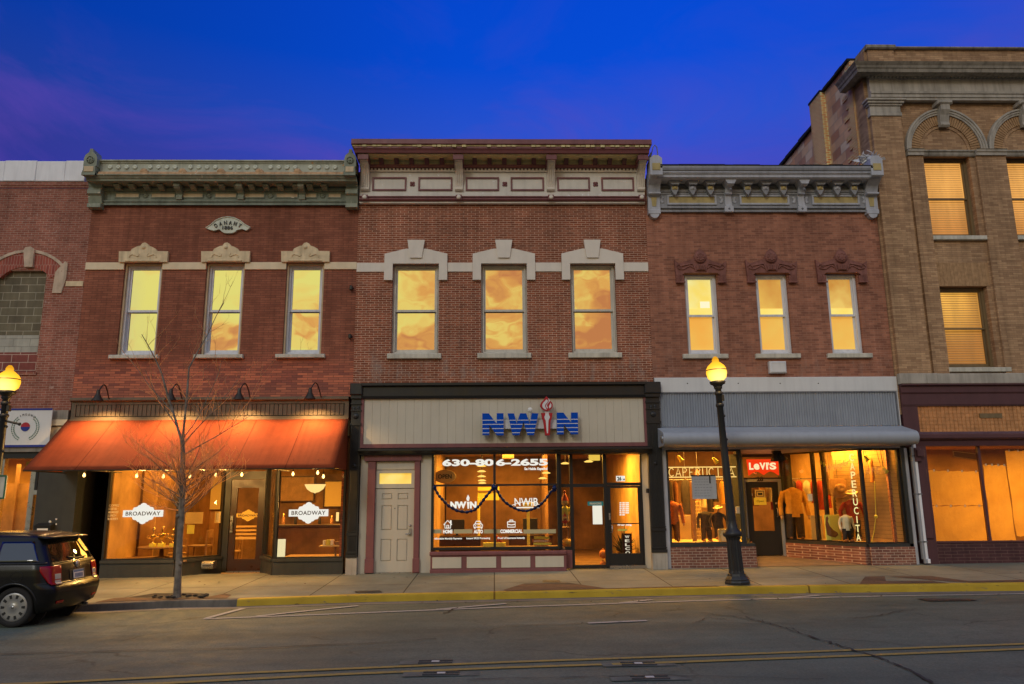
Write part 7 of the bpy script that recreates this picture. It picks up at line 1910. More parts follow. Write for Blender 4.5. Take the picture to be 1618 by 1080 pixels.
def cornice_ring(prof, x0, m, yb=.6):
    """moulding along the front that turns the left corner (mitred)"""
    n = len(prof)
    vs = []
    for (d, z) in prof: vs.append((x0 - d, yb, z))
    for (d, z) in prof: vs.append((x0 - d, -d, z))
    for (d, z) in prof: vs.append((XD1, -d, z))
    fs = []
    for s_ in (0, n):
        for i in range(n):
            j = (i + 1) % n
            fs.append((s_ + i, s_ + n + i, s_ + n + j, s_ + j))
    fs.append(list(range(n))); fs.append(list(range(2 * n, 3 * n))[::-1])
    m.add(vs, fs)
xk = wx(1351.5, 112, -.58) + .585
cornice_ring([(.02, zz1_ + .002), (.28, zz1_ + .002), (.3, zc0 - .05), (.46, zc0 - .02), (.48, zc0 + .07), (.5, zc0 + .08), (.52, zc0 + .14), (.56, zc0 + .19), (.58, zc1), (.02, zc1 + .02)], xk, m); m.build('cornice', M['stone_dark'], ent)
zb_ = zc1 + .022; zp = T(78.5, -.05)
m = MB(); m.box(XD0 + .12, XD1, -.05, .3, zb_ - .1, zp); xq0, xq1 = wx(1371, 85, -.12), wx(1412.5, 85, -.12); m.box(xq0, xq1, -.12, .4, zb_ - .1, wz(1392, 75.7, -.12)); m.build('parapet', M['brick_d'], b4)
m = MB(); m.bevbox(xq1 + .03, XD1, -.14, .36, zp + .001, wz(1500, 72.5, -.14), .02); zq2 = wz(1392, 75.6, -.2)
m.bevbox(xq0 - .05, xq1 + .045, -.2, .46, zq2, wz(1392, 68.8, -.2), .03); m.build('coping', M['stone_dark'], b4)
# capital of the corner pilaster
cz0, cz1 = wz(1402, 182, -.2), wz(1402, 157, -.3)
m = MB()
for (f0, f1, d) in ((0, .22, .03), (.22, .62, .015), (.62, .74, .05), (.74, .88, .09), (.88, 1, .13)):
    m.bevbox(pl0 - d, pl1 + d, -.16 - d, -.001, cz0 + (Zar0 - .002 - cz0) * f0, cz0 + (Zar0 - .002 - cz0) * f1, .01)
m.build('capital', M['stone_d'], b4)
# left side wall: stepped parapet of salvaged block with brick piers
S = lambda px, py: onX(px, py, XD0)
pA = S(1352, 92); pB = S(1303, 146); pC = S(1291, 186); pD = S(1237, 254)
yF = .46
def yz(p): return (p.y, p.z)
top = [(yF, pA.z + .12), (pB.y, pA.z + .12)]
zt1 = pA.z + .12
yB0, yB1 = pB.y, pC.y + .15
zt2 = S(1291, 190).z
yback = 13.0
m = MB()
vs = [(XD0, yF, .5), (XD0, yback, .5), (XD0, yback, zt2 - .35), (XD0, yB1, zt2 - .1), (XD0, yB1, zt1), (XD0, yF, zt1)]
m.add(vs + [(x + .35, y, z) for x, y, z in vs], [(0, 5, 4, 3, 2, 1), (6, 7, 8, 9, 10, 11)] + [(i, (i + 1) % 6, 6 + (i + 1) % 6, 6 + i) for i in range(6)])
m.build('side_wall', M['tile_wall'], b4)
m = MB(); m.box(XD0 - .14, XD0 - .001, yB0, yB1, 4, zt1 + .0); m.box(XD0 - .03, XD0 - .001, yF, yF + .3, 4, zt1 - .02)
for k in range(18):
    m.box(XD0 - .028, XD0 - .001, yF + .3001, yF + .3 + .16 * (1 + k % 2), 8.2 + k * .3, 8.2 + k * .3 + .15)
m.build('side_brick_pier', M['pier_brick'], b4)
m = MB(); rnd = random.Random(8)
yy = yF
while yy < yB0 - .02:
    L = min(.4, yB0 - yy); m.box(XD0 - .09, XD0 + .4, yy, yy + L - .01, zt1 + .002, zt1 + .07 + rnd.uniform(0, .02)); yy += .4
m.add([(XD0 - .16, yB0, zt1 + .003), (XD0 + .4, yB0, zt1 + .003), (XD0 + .4, yB1 + .03, zt1 + .003), (XD0 - .16, yB1 + .03, zt1 + .003), (XD0 - .16, yB0, zt1 + .07), (XD0 + .4, yB0, zt1 + .07), (XD0 + .4, yB1 + .03, zt1 + .07), (XD0 - .16, yB1 + .03, zt1 + .07)], [(0, 3, 2, 1), (4, 5, 6, 7), (0, 1, 5, 4), (1, 2, 6, 5), (2, 3, 7, 6), (3, 0, 4, 7)])
yy = yB1 + .04
while yy < yback:
    f = (yy - yB1) / (yback - yB1); z = zt2 - .1 - .25 * f
    m.box(XD0 - .09, XD0 + .4, yy, yy + .55, z - .01, z + .07 + rnd.uniform(0, .03)); yy += .56
m.build('side_coping', M['roofing'], b4)
m = MB(); m.box(XD1 - .3, XD1, .35, yback, -.5, zt2 - .4); m.box(XD0 + .35, XD1 - .3, yback - .3, yback, -.5, zt2 - .4); m.box(XD0 + .352, XD1 - .3, .36, yback - .3, zt2 - 1.4, zt2 - 1.2); m.build('back_wall_and_roof', M['roofing'], b4)
# stone band and aubergine shop front
m = MB(); xs1 = wx(1480, 598, -.12)
m.bevbox(XC1 + .04, xs1 - .003, -.18, .3, Zsb, Zst - .002, .015); m.bevbox(xs1 + .003, XD1, -.14, .3, Zsb, Zst - .002, .015); m.build('stone_band', M['stone_d'], b4)
Ys = -.1
f0 = XC1 + .06
z1a, z1b = wz(1540, 640.5, Ys), Zsb - .003
m = MB(); m.sweepx([(.2, z1a), (-.1, z1a), (-.1, z1b - .24), (-.13, z1b - .2), (-.13, z1b - .06), (-.2, z1b - .03), (-.2, z1b), (.2, z1b)], f0, XD1); m.box(f0 + .02, XD1, -.115, -.1005, z1a + .03, z1a + .08); m.build('shop_fascia', M['purple_shop'], b4)
tz0, tz1 = wz(1540, 681.5, -.04), z1a - .002
tx0 = wx(1450, 662, -.04)
m = MB(); m.box(f0, tx0, -.09, .2, tz0, tz1); m.build('shop_frame', M['purple_shop'], b4)
m = MB(); m.box(tx0, XD1, -.02, .0, tz0, tz1); tr = m.build('prism_transom', M['copper'], b4)
m = MB(); xx = tx0
while xx < XD1: m.box(xx - .004, xx + .004, -.028, -.0201, tz0, tz1); xx += .1
for k in range(1, 7): m.box(tx0, XD1, -.0265, -.0205, tz0 + (tz1 - tz0) * k / 7 - .003, tz0 + (tz1 - tz0) * k / 7 + .003)
m.build('prism_cames', paint('copper_came', (.62, .34, .14), .4, .3, .2, 9, None, .3, .7), tr)
X0, X1, Z0, Z1 = rect(1548, 653, 1583, 660, -.03); m = MB(); m.box(X0, X1, -.05, -.0285, Z0, Z1); m.build('vent_flap', M['win_brown'], tr)
lz0 = wz(1540, 704, -.1)
m = MB(); m.sweepx([(.2, lz0), (-.08, lz0), (-.1, lz0 + .13), (-.17, lz0 + .16), (-.2, lz0 + .19), (-.2, lz0 + .26), (-.14, lz0 + .29), (-.1, tz0 - .003), (.2, tz0 - .003)], f0, XD1); m.build('shop_ledge', M['purple_shop'], b4)
gx0 = wx(1466.5, 780, .05)
gzb = wz(1540, 857, .0)
m = MB(); m.box(XC1 + .22, gx0 - .0, -.08, .25, walk_z(10) - .1, lz0 - .002); m.bevbox(XC1 + .26, gx0 - .06, -.12, -.0805, gzb + .1, lz0 - .1, .02); m.build('shop_pier', M['purple_shop'], b4)
m = MB(); m.box(gx0 + .001, XD1, -.03, .2, walk_z(12) - .1, gzb); bk2 = m.build('glazed_brick_bulkhead', M['brick_purple'], b4)
m = MB(); m.box(gx0 + .001, XD1, -.05, .1, gzb + .001, gzb + .04); m.build('sill', M['purple_shop'], bk2)
m = MB(); m.box(gx0 + .001, XD1, .06, .066, gzb + .042, lz0 - .002); sg_ = m.build('shop_window', M['glass'], b4)
xm_ = wx(1554.5, 780, .05)
for k in range(4): m = MB(); m.box(xm_ + 1.42 * 2 * k - .03, xm_ + 1.42 * 2 * k + .03, .02, .1, gzb + .042, lz0 - .002); m.build('mullion', M['purple_shop'], sg_)
room(b4, XC1 + .5, XD1 - .4, .3, 5, .45, lz0 + .2, M['inner_dark'])
area('papered_shop_lamp', (13.5, 2.4, lz0 + .1), 5, 1.6, 560, (1, .48, .08))
def trans_paper():
    t = NT('brown_craft_paper'); v = t.coord()
    c = t.mix(t.ramp(t.noise(v, 1.5, 5, .6), [(.3, 0.0), (.7, 1.0)]), (.60, .38, .11), (.80, .54, .16))
    n = t.bump(t.noise(t.coord(scale=(1, 1, .5)), 3.2, 5, .6), .5, .06)
    d = t.n('ShaderNodeBsdfDiffuse'); t.l(c, d.inputs[0]); t.l(n, d.inputs['Normal'])
    tr_ = t.n('ShaderNodeBsdfTranslucent'); t.l(c, tr_.inputs[0]); t.l(n, tr_.inputs['Normal'])
    mx = t.n('ShaderNodeMixShader'); mx.inputs[0].default_value = .6; t.l(d.outputs[0], mx.inputs[1]); t.l(tr_.outputs[0], mx.inputs[2]); t.l(mx.outputs[0], t.out.inputs[0])
    return t.m
craft = trans_paper()
rnd = random.Random(21)
def sheet(pts, Y, lab):
    P = [W(x, y, Y) for x, y in pts]
    xa, xb = min(p.x for p in P), max(p.x for p in P); za_, zb_ = min(p.z for p in P), max(p.z for p in P)
    # grid in the quad, wavy
    nx, ny = 14, 14
    A_, B_, C_, D_ = P
    vs = []
    for j in range(ny + 1):
        for i in range(nx + 1):
            u, v = i / nx, j / ny
            p = A_.lerp(B_, u).lerp(D_.lerp(C_, u), v)
            ed = .02 * math.sin(i * 1.7 + j) * (1 if v in (0, 1) or u in (0, 1) else .3)
            vs.append((p.x + ed * .3, Y + .018 * math.sin(u * 7 + v * 5 + xa) * math.sin(v * 6 + 1), p.z + ed * (.5 if v in (0, 1) else 0)))
    m = MB(); m.add(vs, [(j * (nx + 1) + i, (j + 1) * (nx + 1) + i, (j + 1) * (nx + 1) + i + 1, j * (nx + 1) + i + 1) for j in range(ny) for i in range(nx)], True)
    t = thing('paper_sheet', lab, 'paper', ((xa + xb) / 2, Y, za_), 'brown paper sheets taped inside the empty shop window')
    m.build('sheet', craft, t)
    m = MB()
    for k in range(4):
        u = .1 + .27 * k; p = A_.lerp(B_, u); m.box(p.x - .02, p.x + .02, Y - .03, Y - .026, p.z - .02, p.z + .03)
    m.build('tape', M['paper'], t)
sheet([(1466.5, 743), (1548.5, 745), (1554, 798), (1470, 798)], .14, 'upper brown paper sheet in the left pane of the empty shop')
sheet([(1470.5, 799.5), (1554, 799), (1561, 854), (1477, 856)], .13, 'lower brown paper sheet in the left pane of the empty shop')
sheet([(1553, 734), (1589, 735), (1605, 853), (1567, 854)], .14, 'narrow tall brown paper sheet right of the mullion of the empty shop')
sheet([(1588, 712), (1640, 712), (1656, 846), (1606, 847)], .17, 'taller brown paper sheet at the right edge of the photograph')
q0 = W(1505, 712, .6); q1 = W(1546, 725, .6)
t = thing('hanging_board', 'dim hanging board above the brown paper in the empty shop', 'sign', tuple(q0))
m = MB(); m.prism(pix([(1505, 711), (1546, 716), (1545, 728), (1506, 722)], .6), .6, .62); m.build('board', M['inner_dark'], t)
m = MB(); P = pix([(1506.5, 712.5), (1544.5, 717), (1543.5, 726.5), (1507.5, 721)], .59); m.tube([(p[0], .595, p[1]) for p in P + [P[0]]], .008, 4); m.build('border', M['paper_tan'], t)
# utility box beside the downspouts
X0, X1, Z0, Z1 = rect(1446, 707, 1456, 729, -.2); m = MB(); m.bevbox(X0, X1, -.2, -.121, Z0, Z1, .015); m.bevbox(X0 + .03, X1 + .05, -.26, -.201, Z0 + .12, Z1 - .05, .01)
tag(m.build('meter_box', M['purple_shop'], None, None, ((X0 + X1) / 2, -.15, Z0)), 'small dark meter box at the top of the downspouts', 'meter box')
# ================================================================ street
def curb_top_pts():
    pts = [(142, 954.3), (285, 947.6), (366, 946.8), (568, 940), (800, 935), (1000, 930.5), (1164, 927), (1400, 923.6), (1618, 921)]
    P = [onG(x, y, .15, .006) for x, y in pts]
    return P
CT = curb_top_pts()
def curb_y(x):
    if x <= CT[0].x: return CT[0].y
    for a, b in zip(CT[:-1], CT[1:]):
        if a.x <= x <= b.x: return a.y + (b.y - a.y) * (x - a.x) / (b.x - a.x)
    return CT[-1].y
def wz2(x, y):
    cy = curb_y(x); t = min(1.0, max(0.0, y / cy))
    return (0.247 + 0.0055 * x) * (1 - t) + (0.15 + 0.006 * x) * t
def onWalk(px, py):
    d = ray(px, py); z = .2
    for _ in range(12):
        t = (z - CAM.z) / d.z; p = CAM + d * t; z = wz2(p.x, p.y)
    return p
def onRoad(px, py): return onG(px, py, .015, .005)

def walk_mat():
    t = NT('concrete_pavement'); tc = t.n('ShaderNodeTexCoord'); v = t.coord()
    b = t.n('ShaderNodeTexBrick'); t.l(t.coord(scale=(1, 1, 1)), b.inputs['Vector'])
    b.inputs['Color1'].default_value = (1, 1, 1, 1); b.inputs['Color2'].default_value = (.84, .85, .86, 1); b.inputs['Mortar'].default_value = (.18, .16, .14, 1)
    b.inputs['Scale'].default_value = 1; b.inputs['Brick Width'].default_value = 1.75; b.inputs['Row Height'].default_value = 1.9; b.inputs['Mortar Size'].default_value = .012; b.offset = .0
    c = t.ramp(t.noise(v, .9, 7, .65), [(.3, (.165, .16, .112)), (.7, (.29, .285, .205))])
    c = t.mix(1.0, c, b.outputs['Color'], 'MULTIPLY')
    sp = t.ramp(t.noise(v, 9, 5, .7), [(.66, 1.0), (.72, .55)])
    c = t.mix(1.0, c, sp, 'MULTIPLY')
    c = t.mix(1.0, c, t.ramp(t.noise(v, 70, 3), [(.3, .85), (.7, 1.1)]), 'MULTIPLY')
    return t.pbr(c, .85, 0, t.bump(t.noise(v, 120, 3), .25, .004), .3)
def road_mat():
    t = NT('worn_asphalt'); v = t.coord()
    c = t.ramp(t.noise(v, .35, 7, .62), [(.3, (.082, .096, .070)), (.7, (.130, .150, .110))])
    lane = t.noise(t.coord(scale=(.06, 1.0, 1)), 1.1, 4)
    c = t.mix(1.0, c, t.ramp(lane, [(.35, .78), (.65, 1.12)]), 'MULTIPLY')
    c = t.mix(1.0, c, t.ramp(t.noise(v, 30, 7, .85), [(.3, .5), (.68, 1.4)]), 'MULTIPLY')
    c = t.mix(1.0, c, t.ramp(t.noise(t.coord(scale=(.35, 1, 1)), 2.6, 7, .8), [(.55, 1.0), (.72, .62)]), 'MULTIPLY')
    vo = t.n('ShaderNodeTexVoronoi', feature='DISTANCE_TO_EDGE'); vo.inputs['Scale'].default_value = .33
    wn = t.n('ShaderNodeTexNoise'); wn.inputs['Scale'].default_value = 1.6; wn.inputs['Detail'].default_value = 6; t.l(v, wn.inputs['Vector'])
    ad = t.n('ShaderNodeVectorMath', operation='MULTIPLY_ADD'); t.l(wn.outputs['Color'], ad.inputs[0]); ad.inputs[1].default_value = (.9, .9, 0); t.l(v, ad.inputs[2]); t.l(ad.outputs[0], vo.inputs['Vector'])
    cr = t.ramp(vo.outputs['Distance'], [(.0, .45), (.012, 1.0)])
    gate = t.ramp(t.noise(v, .5, 2), [(.5, 0.0), (.6, 1.0)])
    c = t.mix(gate, c, t.mix(1.0, c, cr, 'MULTIPLY'))
    return t.pbr(c, t.ramp(t.noise(v, 3, 4), [(.3, .85), (.7, .7)]), 0, t.bump(t.noise(v, 150, 4), .4, .006), .3)
def curb_paint():
    t = NT('worn_yellow_kerb_paint'); v = t.coord()
    w = t.ramp(t.noise(t.coord(scale=(1, 3, 3)), 3.2, 9, .75), [(.59, 0.0), (.66, 1.0)])
    y = t.ramp(t.noise(v, 1.8, 5), [(.3, (.37, .24, .015)), (.7, (.53, .355, .03))])
    c = t.mix(w, y, (.16, .13, .09))
    c = t.mix(t.ramp(t.noise(t.coord(scale=(.8, 6, 9)), 2.2, 8, .75), [(.60, 0.0), (.66, .85)]), c, (.05, .045, .03))
    jt = t.n('ShaderNodeTexBrick'); t.l(v, jt.inputs['Vector']); jt.inputs['Scale'].default_value = 1; jt.inputs['Brick Width'].default_value = 6.1; jt.inputs['Row Height'].default_value = 50; jt.inputs['Mortar Size'].default_value = .02; jt.offset = 0
    jt.inputs['Color1'].default_value = (1, 1, 1, 1); jt.inputs['Color2'].default_value = (.93, .93, .93, 1); jt.inputs['Mortar'].default_value = (.4, .33, .25, 1)
    c = t.mix(1.0, c, jt.outputs['Color'], 'MULTIPLY')
    return t.pbr(c, .75, 0, t.bump(t.noise(v, 40, 4), .3, .006), .3)
def line_paint(name, c, wear):
    t = NT(name); v = t.coord()
    w = t.ramp(t.noise(v, 14, 8, .75), [(.56 - wear * .06, 0.0), (.70 - wear * .06, .9)])
    w2 = t.ramp(t.noise(v, 120, 3), [(.35, 0.0), (.6, .22)])
    f = t.math('MAXIMUM', w, w2)
    return t.pbr(t.mix(f, tuple(c), (.12, .11, .095)), .8, 0, t.bump(t.noise(v, 150, 4), .3, .005), .3)
MS = dict(patch=paint('patched_asphalt', (.125, .13, .098), .9, .3, .1, 6), walk=walk_mat(), road=road_mat(), curb=curb_paint(), curbg=paint('bare_kerb_concrete', (.15, .13, .105), .85, .3, .3, 3), white=line_paint('worn_white_road_paint', (.40, .385, .34), .7), yellow=line_paint('worn_yellow_road_paint', (.36, .24, .05), .9), crack=paint('crack_filler', (.03, .027, .024), .9, .2, .1), iron=paint('rusty_iron_cover', (.035, .032, .03), .6, .3, .1, 8), paver=brick('brown_pavers', (.17, .10, .06), (.12, .075, .05), (.08, .065, .05), .2, .1, .006, .3), earth=paint('bare_earth', (.05, .042, .032), .95, .4, .1, 8, None, 1.0), ground=paint('far_ground', (.12, .11, .09), .9, .2, .1, .2))
m = MB(); m.box(-800, 800, -800, 800, -6, -5); struct(m, 'ground', MS['ground'])
# road sheet
m = MB()
xs = [-260, -60, -30] + [-16 + k * 2 for k in range(19)] + [40, 260]
vs = []; rows = [-120, -40, -14, -11, -8, -6]
for x in xs:
    for y in rows + [curb_y(x) + .12]: vs.append((x, y, road_z(max(-40, min(40, x)))))
nr = len(rows) + 1
m.add(vs, [(i * nr + j, (i + 1) * nr + j, (i + 1) * nr + j + 1, i * nr + j + 1) for i in range(len(xs) - 1) for j in range(nr - 1)])
struct(m, 'road', MS['road'])
# pavement and kerb
gx = [-60, -24] + [-16 + k * .5 for k in range(80)] + [36, 80]
m = MB(); vs = []
ny = 8
for x in gx:
    cy = curb_y(x) + .17
    xx = max(-30, min(30, x))
    for j in range(ny + 1):
        y = cy + (.6 - cy) * j / ny
        vs.append((x, y, wz2(xx, y) + (.0 if y < 0 else 0)))
m.add(vs, [(i * (ny + 1) + j, (i + 1) * (ny + 1) + j, (i + 1) * (ny + 1) + j + 1, i * (ny + 1) + j + 1) for i in range(len(gx) - 1) for j in range(ny)])
struct(m, 'pavement', MS['walk'])
xsplit = onG(366, 950, .15, .006).x
def kerb(xa, xb, mt):
    m = MB(); xs_ = [x for x in gx if xa < x < xb]; xs_ = [xa] + xs_ + [xb]
    prof = []
    for x in xs_:
        cy = curb_y(x); xx = max(-30, min(30, x)); zt = .15 + .006 * xx; zb = road_z(xx)
        prof.append([(x, cy + .168, zt + .003), (x, cy + .03, zt + .002), (x, cy + .008, zt - .008), (x, cy - .002, zt - .03), (x, cy - .03, zb - .06), (x, cy + .168, zb - .06)])
    n = 6
    m.add([p for q in prof for p in q], [(i * n + k, (i + 1) * n + k, (i + 1) * n + (k + 1) % n, i * n + (k + 1) % n) for i in range(len(prof) - 1) for k in range(n)] + [list(range(n)), list(range((len(prof) - 1) * n, len(prof) * n))[::-1]])
    struct(m, 'kerb', mt)
kerb(-60, xsplit - .002, MS['curbg']); kerb(xsplit, 80, MS['curb'])
# gutter strip
m = MB(); vs = []
for x in gx:
    xx = max(-30, min(30, x)); cy = curb_y(x); vs += [(x, cy - .34, road_z(xx) + .005), (x, cy - .01, road_z(xx) + .006)]
m.add(vs, [(2 * i, 2 * i + 2, 2 * i + 3, 2 * i + 1) for i in range(len(gx) - 1)])
struct(m, 'gutter', paint('pale_gutter_concrete', (.17, .155, .13), .85, .25, .2, 1.5))
def ribbon(pts, w, dz=.010, onfn=onRoad, wj=0, rnd=None):
    P = [onfn(*p) if not isinstance(p, Vector) else p for p in pts]
    m = MB(); vs = []
    for i, p in enumerate(P):
        d = (P[min(i + 1, len(P) - 1)] - P[max(i - 1, 0)]); d.z = 0; d.normalize()
        n = Vector((-d.y, d.x, 0)); ww = w / 2 * (1 + (rnd.uniform(-wj, wj) if rnd else 0))
        vs += [p + n * ww + Vector((0, 0, dz)), p - n * ww + Vector((0, 0, dz))]
    m.add(vs, [(2 * i, 2 * i + 1, 2 * i + 3, 2 * i + 2) for i in range(len(P) - 1)])
    return m
def dense(pts, k=8): return [(a[0] + (b[0] - a[0]) * i / k, a[1] + (b[1] - a[1]) * i / k) for a, b in zip(pts[:-1], pts[1:]) for i in range(k)] + [pts[-1]]
YA = [(-100, 1086), (89, 1079), (396, 1063.5), (800, 1047), (1204, 1033), (1618, 1018), (1720, 1014.5)]
YB = [(-100, 1096), (277, 1079.5), (544, 1066), (800, 1055.5), (1053, 1047.5), (1356, 1036.5), (1618, 1026), (1720, 1022.5)]
struct(ribbon(YA, .1), 'road_marking', MS['yellow']); struct(ribbon(YB, .1), 'road_marking', MS['yellow'])
for l in ([(321, 978.3), (500, 971.5), (800, 959.5), (1100, 949.5), (1230, 946), (1400, 942), (1720, 936.5)], [(326, 977.6), (384, 962)], [(405, 974.4), (480, 966.3), (566, 957.6)], [(690, 963.5), (760, 957.5), (800, 954.3)], [(980, 953.3), (1030, 948)], [(929, 985.3), (1022, 981.3)], [(1250, 944.9), (1295, 941)]):
    struct(ribbon(l, .11, .009 if len(l) > 3 else .013), 'road_marking', MS['white'])
rnd = random.Random(12)
def crackline(pts, w):
    d = dense(pts, 9); d = [(x + rnd.uniform(-2.5, 2.5), y + rnd.uniform(-.9, .9)) for x, y in d]
    struct(ribbon(d, w, .015, onRoad, .6, rnd), 'road_crack', MS['crack'])
crackline([(1255, 998), (1300, 1012), (1345, 1027), (1390, 1040), (1440, 1060), (1475, 1081)], .03)
crackline([(1105, 968), (1160, 975), (1210, 984), (1255, 998)], .02); crackline([(1340, 978), (1370, 976), (1400, 971), (1450, 962)], .018); crackline([(1180, 975), (1230, 990), (1290, 1000)], .014); crackline([(800, 989), (900, 987), (930, 984)], .02)
crackline([(1100, 984), (1120, 977), (1150, 979)], .016); crackline([(0, 1034), (200, 1029), (400, 1025), (560, 1018), (690, 1010)], .022); crackline([(700, 970), (722, 961)], .03); crackline([(1030, 985), (1100, 986), (1300, 986)], .01); crackline([(740, 1075), (900, 1071), (1050, 1068), (1300, 1075)], .016)
for pts in ([(1447, 946.4), (1533, 947), (1546, 949.6), (1470, 950.6)],):
    P = [onRoad(*p) + Vector((0, 0, .016)) for p in pts]; m = MB(); m.add(P, [(3, 2, 1, 0)]); o = struct(m, 'drain_cover', MS['iron'])
# snowplough-proof reflector castings
for i, (px, py, lab) in enumerate(((688, 1047, 'iron road reflector on the yellow lines, left of centre, farther one'), (697, 1065.5, 'iron road reflector nearest the bottom edge, left of centre'), (1009, 1050, 'iron road reflector on the yellow lines near the middle'), (1027, 1072, 'iron road reflector nearest the bottom edge near the middle'))):
    c = onRoad(px, py)
    t = thing('road_reflector', lab, 'reflector', tuple(c), 'iron reflector castings in the road')
    m = MB(); m.bevbox(c.x - .2, c.x + .2, c.y - .075, c.y - .045, c.z + .004, c.z + .022, .006); m.bevbox(c.x - .2, c.x + .2, c.y + .045, c.y + .075, c.z + .004, c.z + .022, .006); m.box(c.x - .06, c.x + .06, c.y - .044, c.y + .044, c.z + .004, c.z + .014); m.build('casting', MS['iron'], t)
    m = MB(); m.box(c.x - .045, c.x + .045, c.y - .04, c.y + .04, c.z + .0141, c.z + .02); m.build('lens', M['sill'], t)
    P = [c + Vector((a, b, .0085)) for a, b in ((-.42, -.11), (.42, -.11), (.42, .11), (-.42, .11))]; m = MB(); m.add(P, [(0, 1, 2, 3)]); m.build('asphalt_patch', MS['patch'], t)
# pavement patches
def patch(pts, mt, nm, dz=.005):
    P = [onWalk(*p) + Vector((0, 0, dz)) for p in pts]; m = MB(); m.add(P, [list(range(len(P)))[::-1]]); return struct(m, nm, mt)
patch([(795, 932), (828, 922), (898, 920.5), (958, 929.5), (1090, 926), (1130, 925.5), (1138, 926.3), (1000, 929.4), (880, 932.2), (800, 934)], MS['paver'], 'paver_strip')
patch([(1358, 922.6), (1367, 911), (1398, 910.5), (1400, 918), (1470, 917.5), (1500, 921.2)], MS['paver'], 'paver_strip')
patch([(1404, 911), (1470, 910), (1530, 918), (1618, 916), (1660, 916), (1660, 918.8), (1540, 920.2), (1500, 918.8)], MS['paver'], 'paver_strip', .007)
patch([(204, 943.5), (243, 937.5), (300, 936.5), (330, 938.5), (322, 944), (245, 948)], MS['earth'], 'tree_pit')
patch([(150, 951.6), (180, 945), (205, 944), (245, 948.6), (285, 946), (320, 944.7), (355, 938), (366, 940), (358, 945.6), (285, 946.6)], MS['paver'], 'paver_strip', .0065)
P = [onWalk(*p) + Vector((0, 0, .008)) for p in ((857, 917), (884, 917), (886, 920), (858, 920))]; m = MB(); m.add(P, [(3, 2, 1, 0)]); struct(m, 'utility_cover', MS['iron'])
P = [onWalk(*p) + Vector((0, 0, .008)) for p in ((560, 934), (600, 933), (604, 936), (562, 937))]; m = MB(); m.add(P, [(3, 2, 1, 0)]); struct(m, 'utility_cover', MS['iron'])
rnd = random.Random(31)
leafm = paint('dead_leaf', (.09, .05, .025), .9, .3, .1)
m = MB()
for k in range(70):
    px = rnd.uniform(150, 1618); py = rnd.uniform(905, 925) if rnd.random() < .4 else 950 + 8 * (1 - (px / 1618)) - px / 1618 * 12 + rnd.uniform(0, 6)
    p = onWalk(px, py) if py < 926 else onRoad(px, py)
    a = rnd.uniform(0, 6.28); r = rnd.uniform(.015, .05); d = Vector((math.cos(a), math.sin(a), 0)) * r; e = Vector((-d.y, d.x, 0)) * .5
    p = p + Vector((0, 0, .016)); m.add([p - d, p - e, p + d + Vector((0, 0, .01)), p + e + Vector((0, 0, .008))], [(0, 1, 2, 3)])
o = m.build('leaf_litter', leafm); o['kind'] = 'stuff'

# ---------------------------------------------------------------- street lamps
def globe_mat():
    t = NT('lit_street_lamp_globe'); tc = t.n('ShaderNodeTexCoord'); d = t.n('ShaderNodeVectorMath', operation='DISTANCE'); t.l(tc.outputs['Object'], d.inputs[0]); d.inputs[1].default_value = (0, -.08, LH + .17)
    c = t.ramp(t.math('DIVIDE', d.outputs['Value'], .36), [(.0, (1.0, .92, .5)), (.3, (1.0, .80, .22)), (.62, (1.0, .48, .03)), (1.0, (.5, .22, .01))])
    e = t.n('ShaderNodeEmission'); t.l(c, e.inputs[0]); e.inputs[1].default_value = 1.7; t.l(e.outputs[0], t.out.inputs[0])
    return t.m
LY = -3.0
lb = onWalk(1165.5, 922)
lz = lb.z
topz = W(1136, 563, lb.y).z - lz
LH = W(1139, 606, lb.y).z - lz
gm = globe_mat()
sl = thing('street_lamp', 'black iron street lamp with a glowing yellow acorn globe in front of the clothes shop', 'street lamp', tuple(lb), 'acorn street lamps along the kerb')
zc_ = W(1166, 843, lb.y).z - lz; zbse = W(1166, 905, lb.y).z - lz
L = lambda m, nm, mt, par=sl: m.map(lambda p: p + lb).build(nm, mt, par)
m = MB(); m.lathe((0, 0, 0), [(.25, -.03), (.255, .04), (.24, .07), (.245, .09), (.225, .12), (.19, .16), (.18, .20), (.165, zbse)], 8, 'z', False); L(m, 'base', M['black_iron'])
m = MB(); n = 16
rings = [(zbse, .155), (zbse + .05, .145), (zc_ - .12, .135), (zc_ - .06, .15)]
vs = []
for (z, r) in rings:
    for k in range(n * 2): a = PI * k / n; q = r * (1 if k % 2 else .9); vs.append((q * math.cos(a), q * math.sin(a), z))
nn = n * 2
m.add(vs, [(i * nn + k, i * nn + (k + 1) % nn, (i + 1) * nn + (k + 1) % nn, (i + 1) * nn + k) for i in range(3) for k in range(nn)]); L(m, 'fluted_shaft', M['black_iron'])
m = MB(); m.lathe((0, 0, 0), [(.15, zc_ - .06), (.185, zc_ - .04), (.195, zc_), (.185, zc_ + .04), (.14, zc_ + .07), (.11, zc_ + .12), (.10, zc_ + .25)], 20); L(m, 'collar', M['black_iron'])
m = MB(); m.lathe((0, 0, 0), [(.095, zc_ + .24), (.075, (zc_ + LH) / 2), (.062, LH - .12), (.085, LH - .10), (.085, LH - .06)], 16)
for f in (.3, .62, .78): m.ball((.07, 0, zc_ + (LH - zc_) * f), .03, 8)
for z in (LH - .45, LH - .2): m.lathe((0, 0, 0), [(.07, z - .04), (.085, z - .02), (.085, z + .02), (.066, z + .04)], 14)
m.box(-.05, .10, -.04, .04, LH - .36, LH - .24); L(m, 'post', M['black_iron'])
m = MB(); m.lathe((0, 0, 0), [(.08, LH - .07), (.10, LH - .03), (.155, LH + .0), (.165, LH + .05), (.13, LH + .06), (.001, LH + .06)], 20); L(m, 'fitter', M['black_iron'])
gt = topz - LH
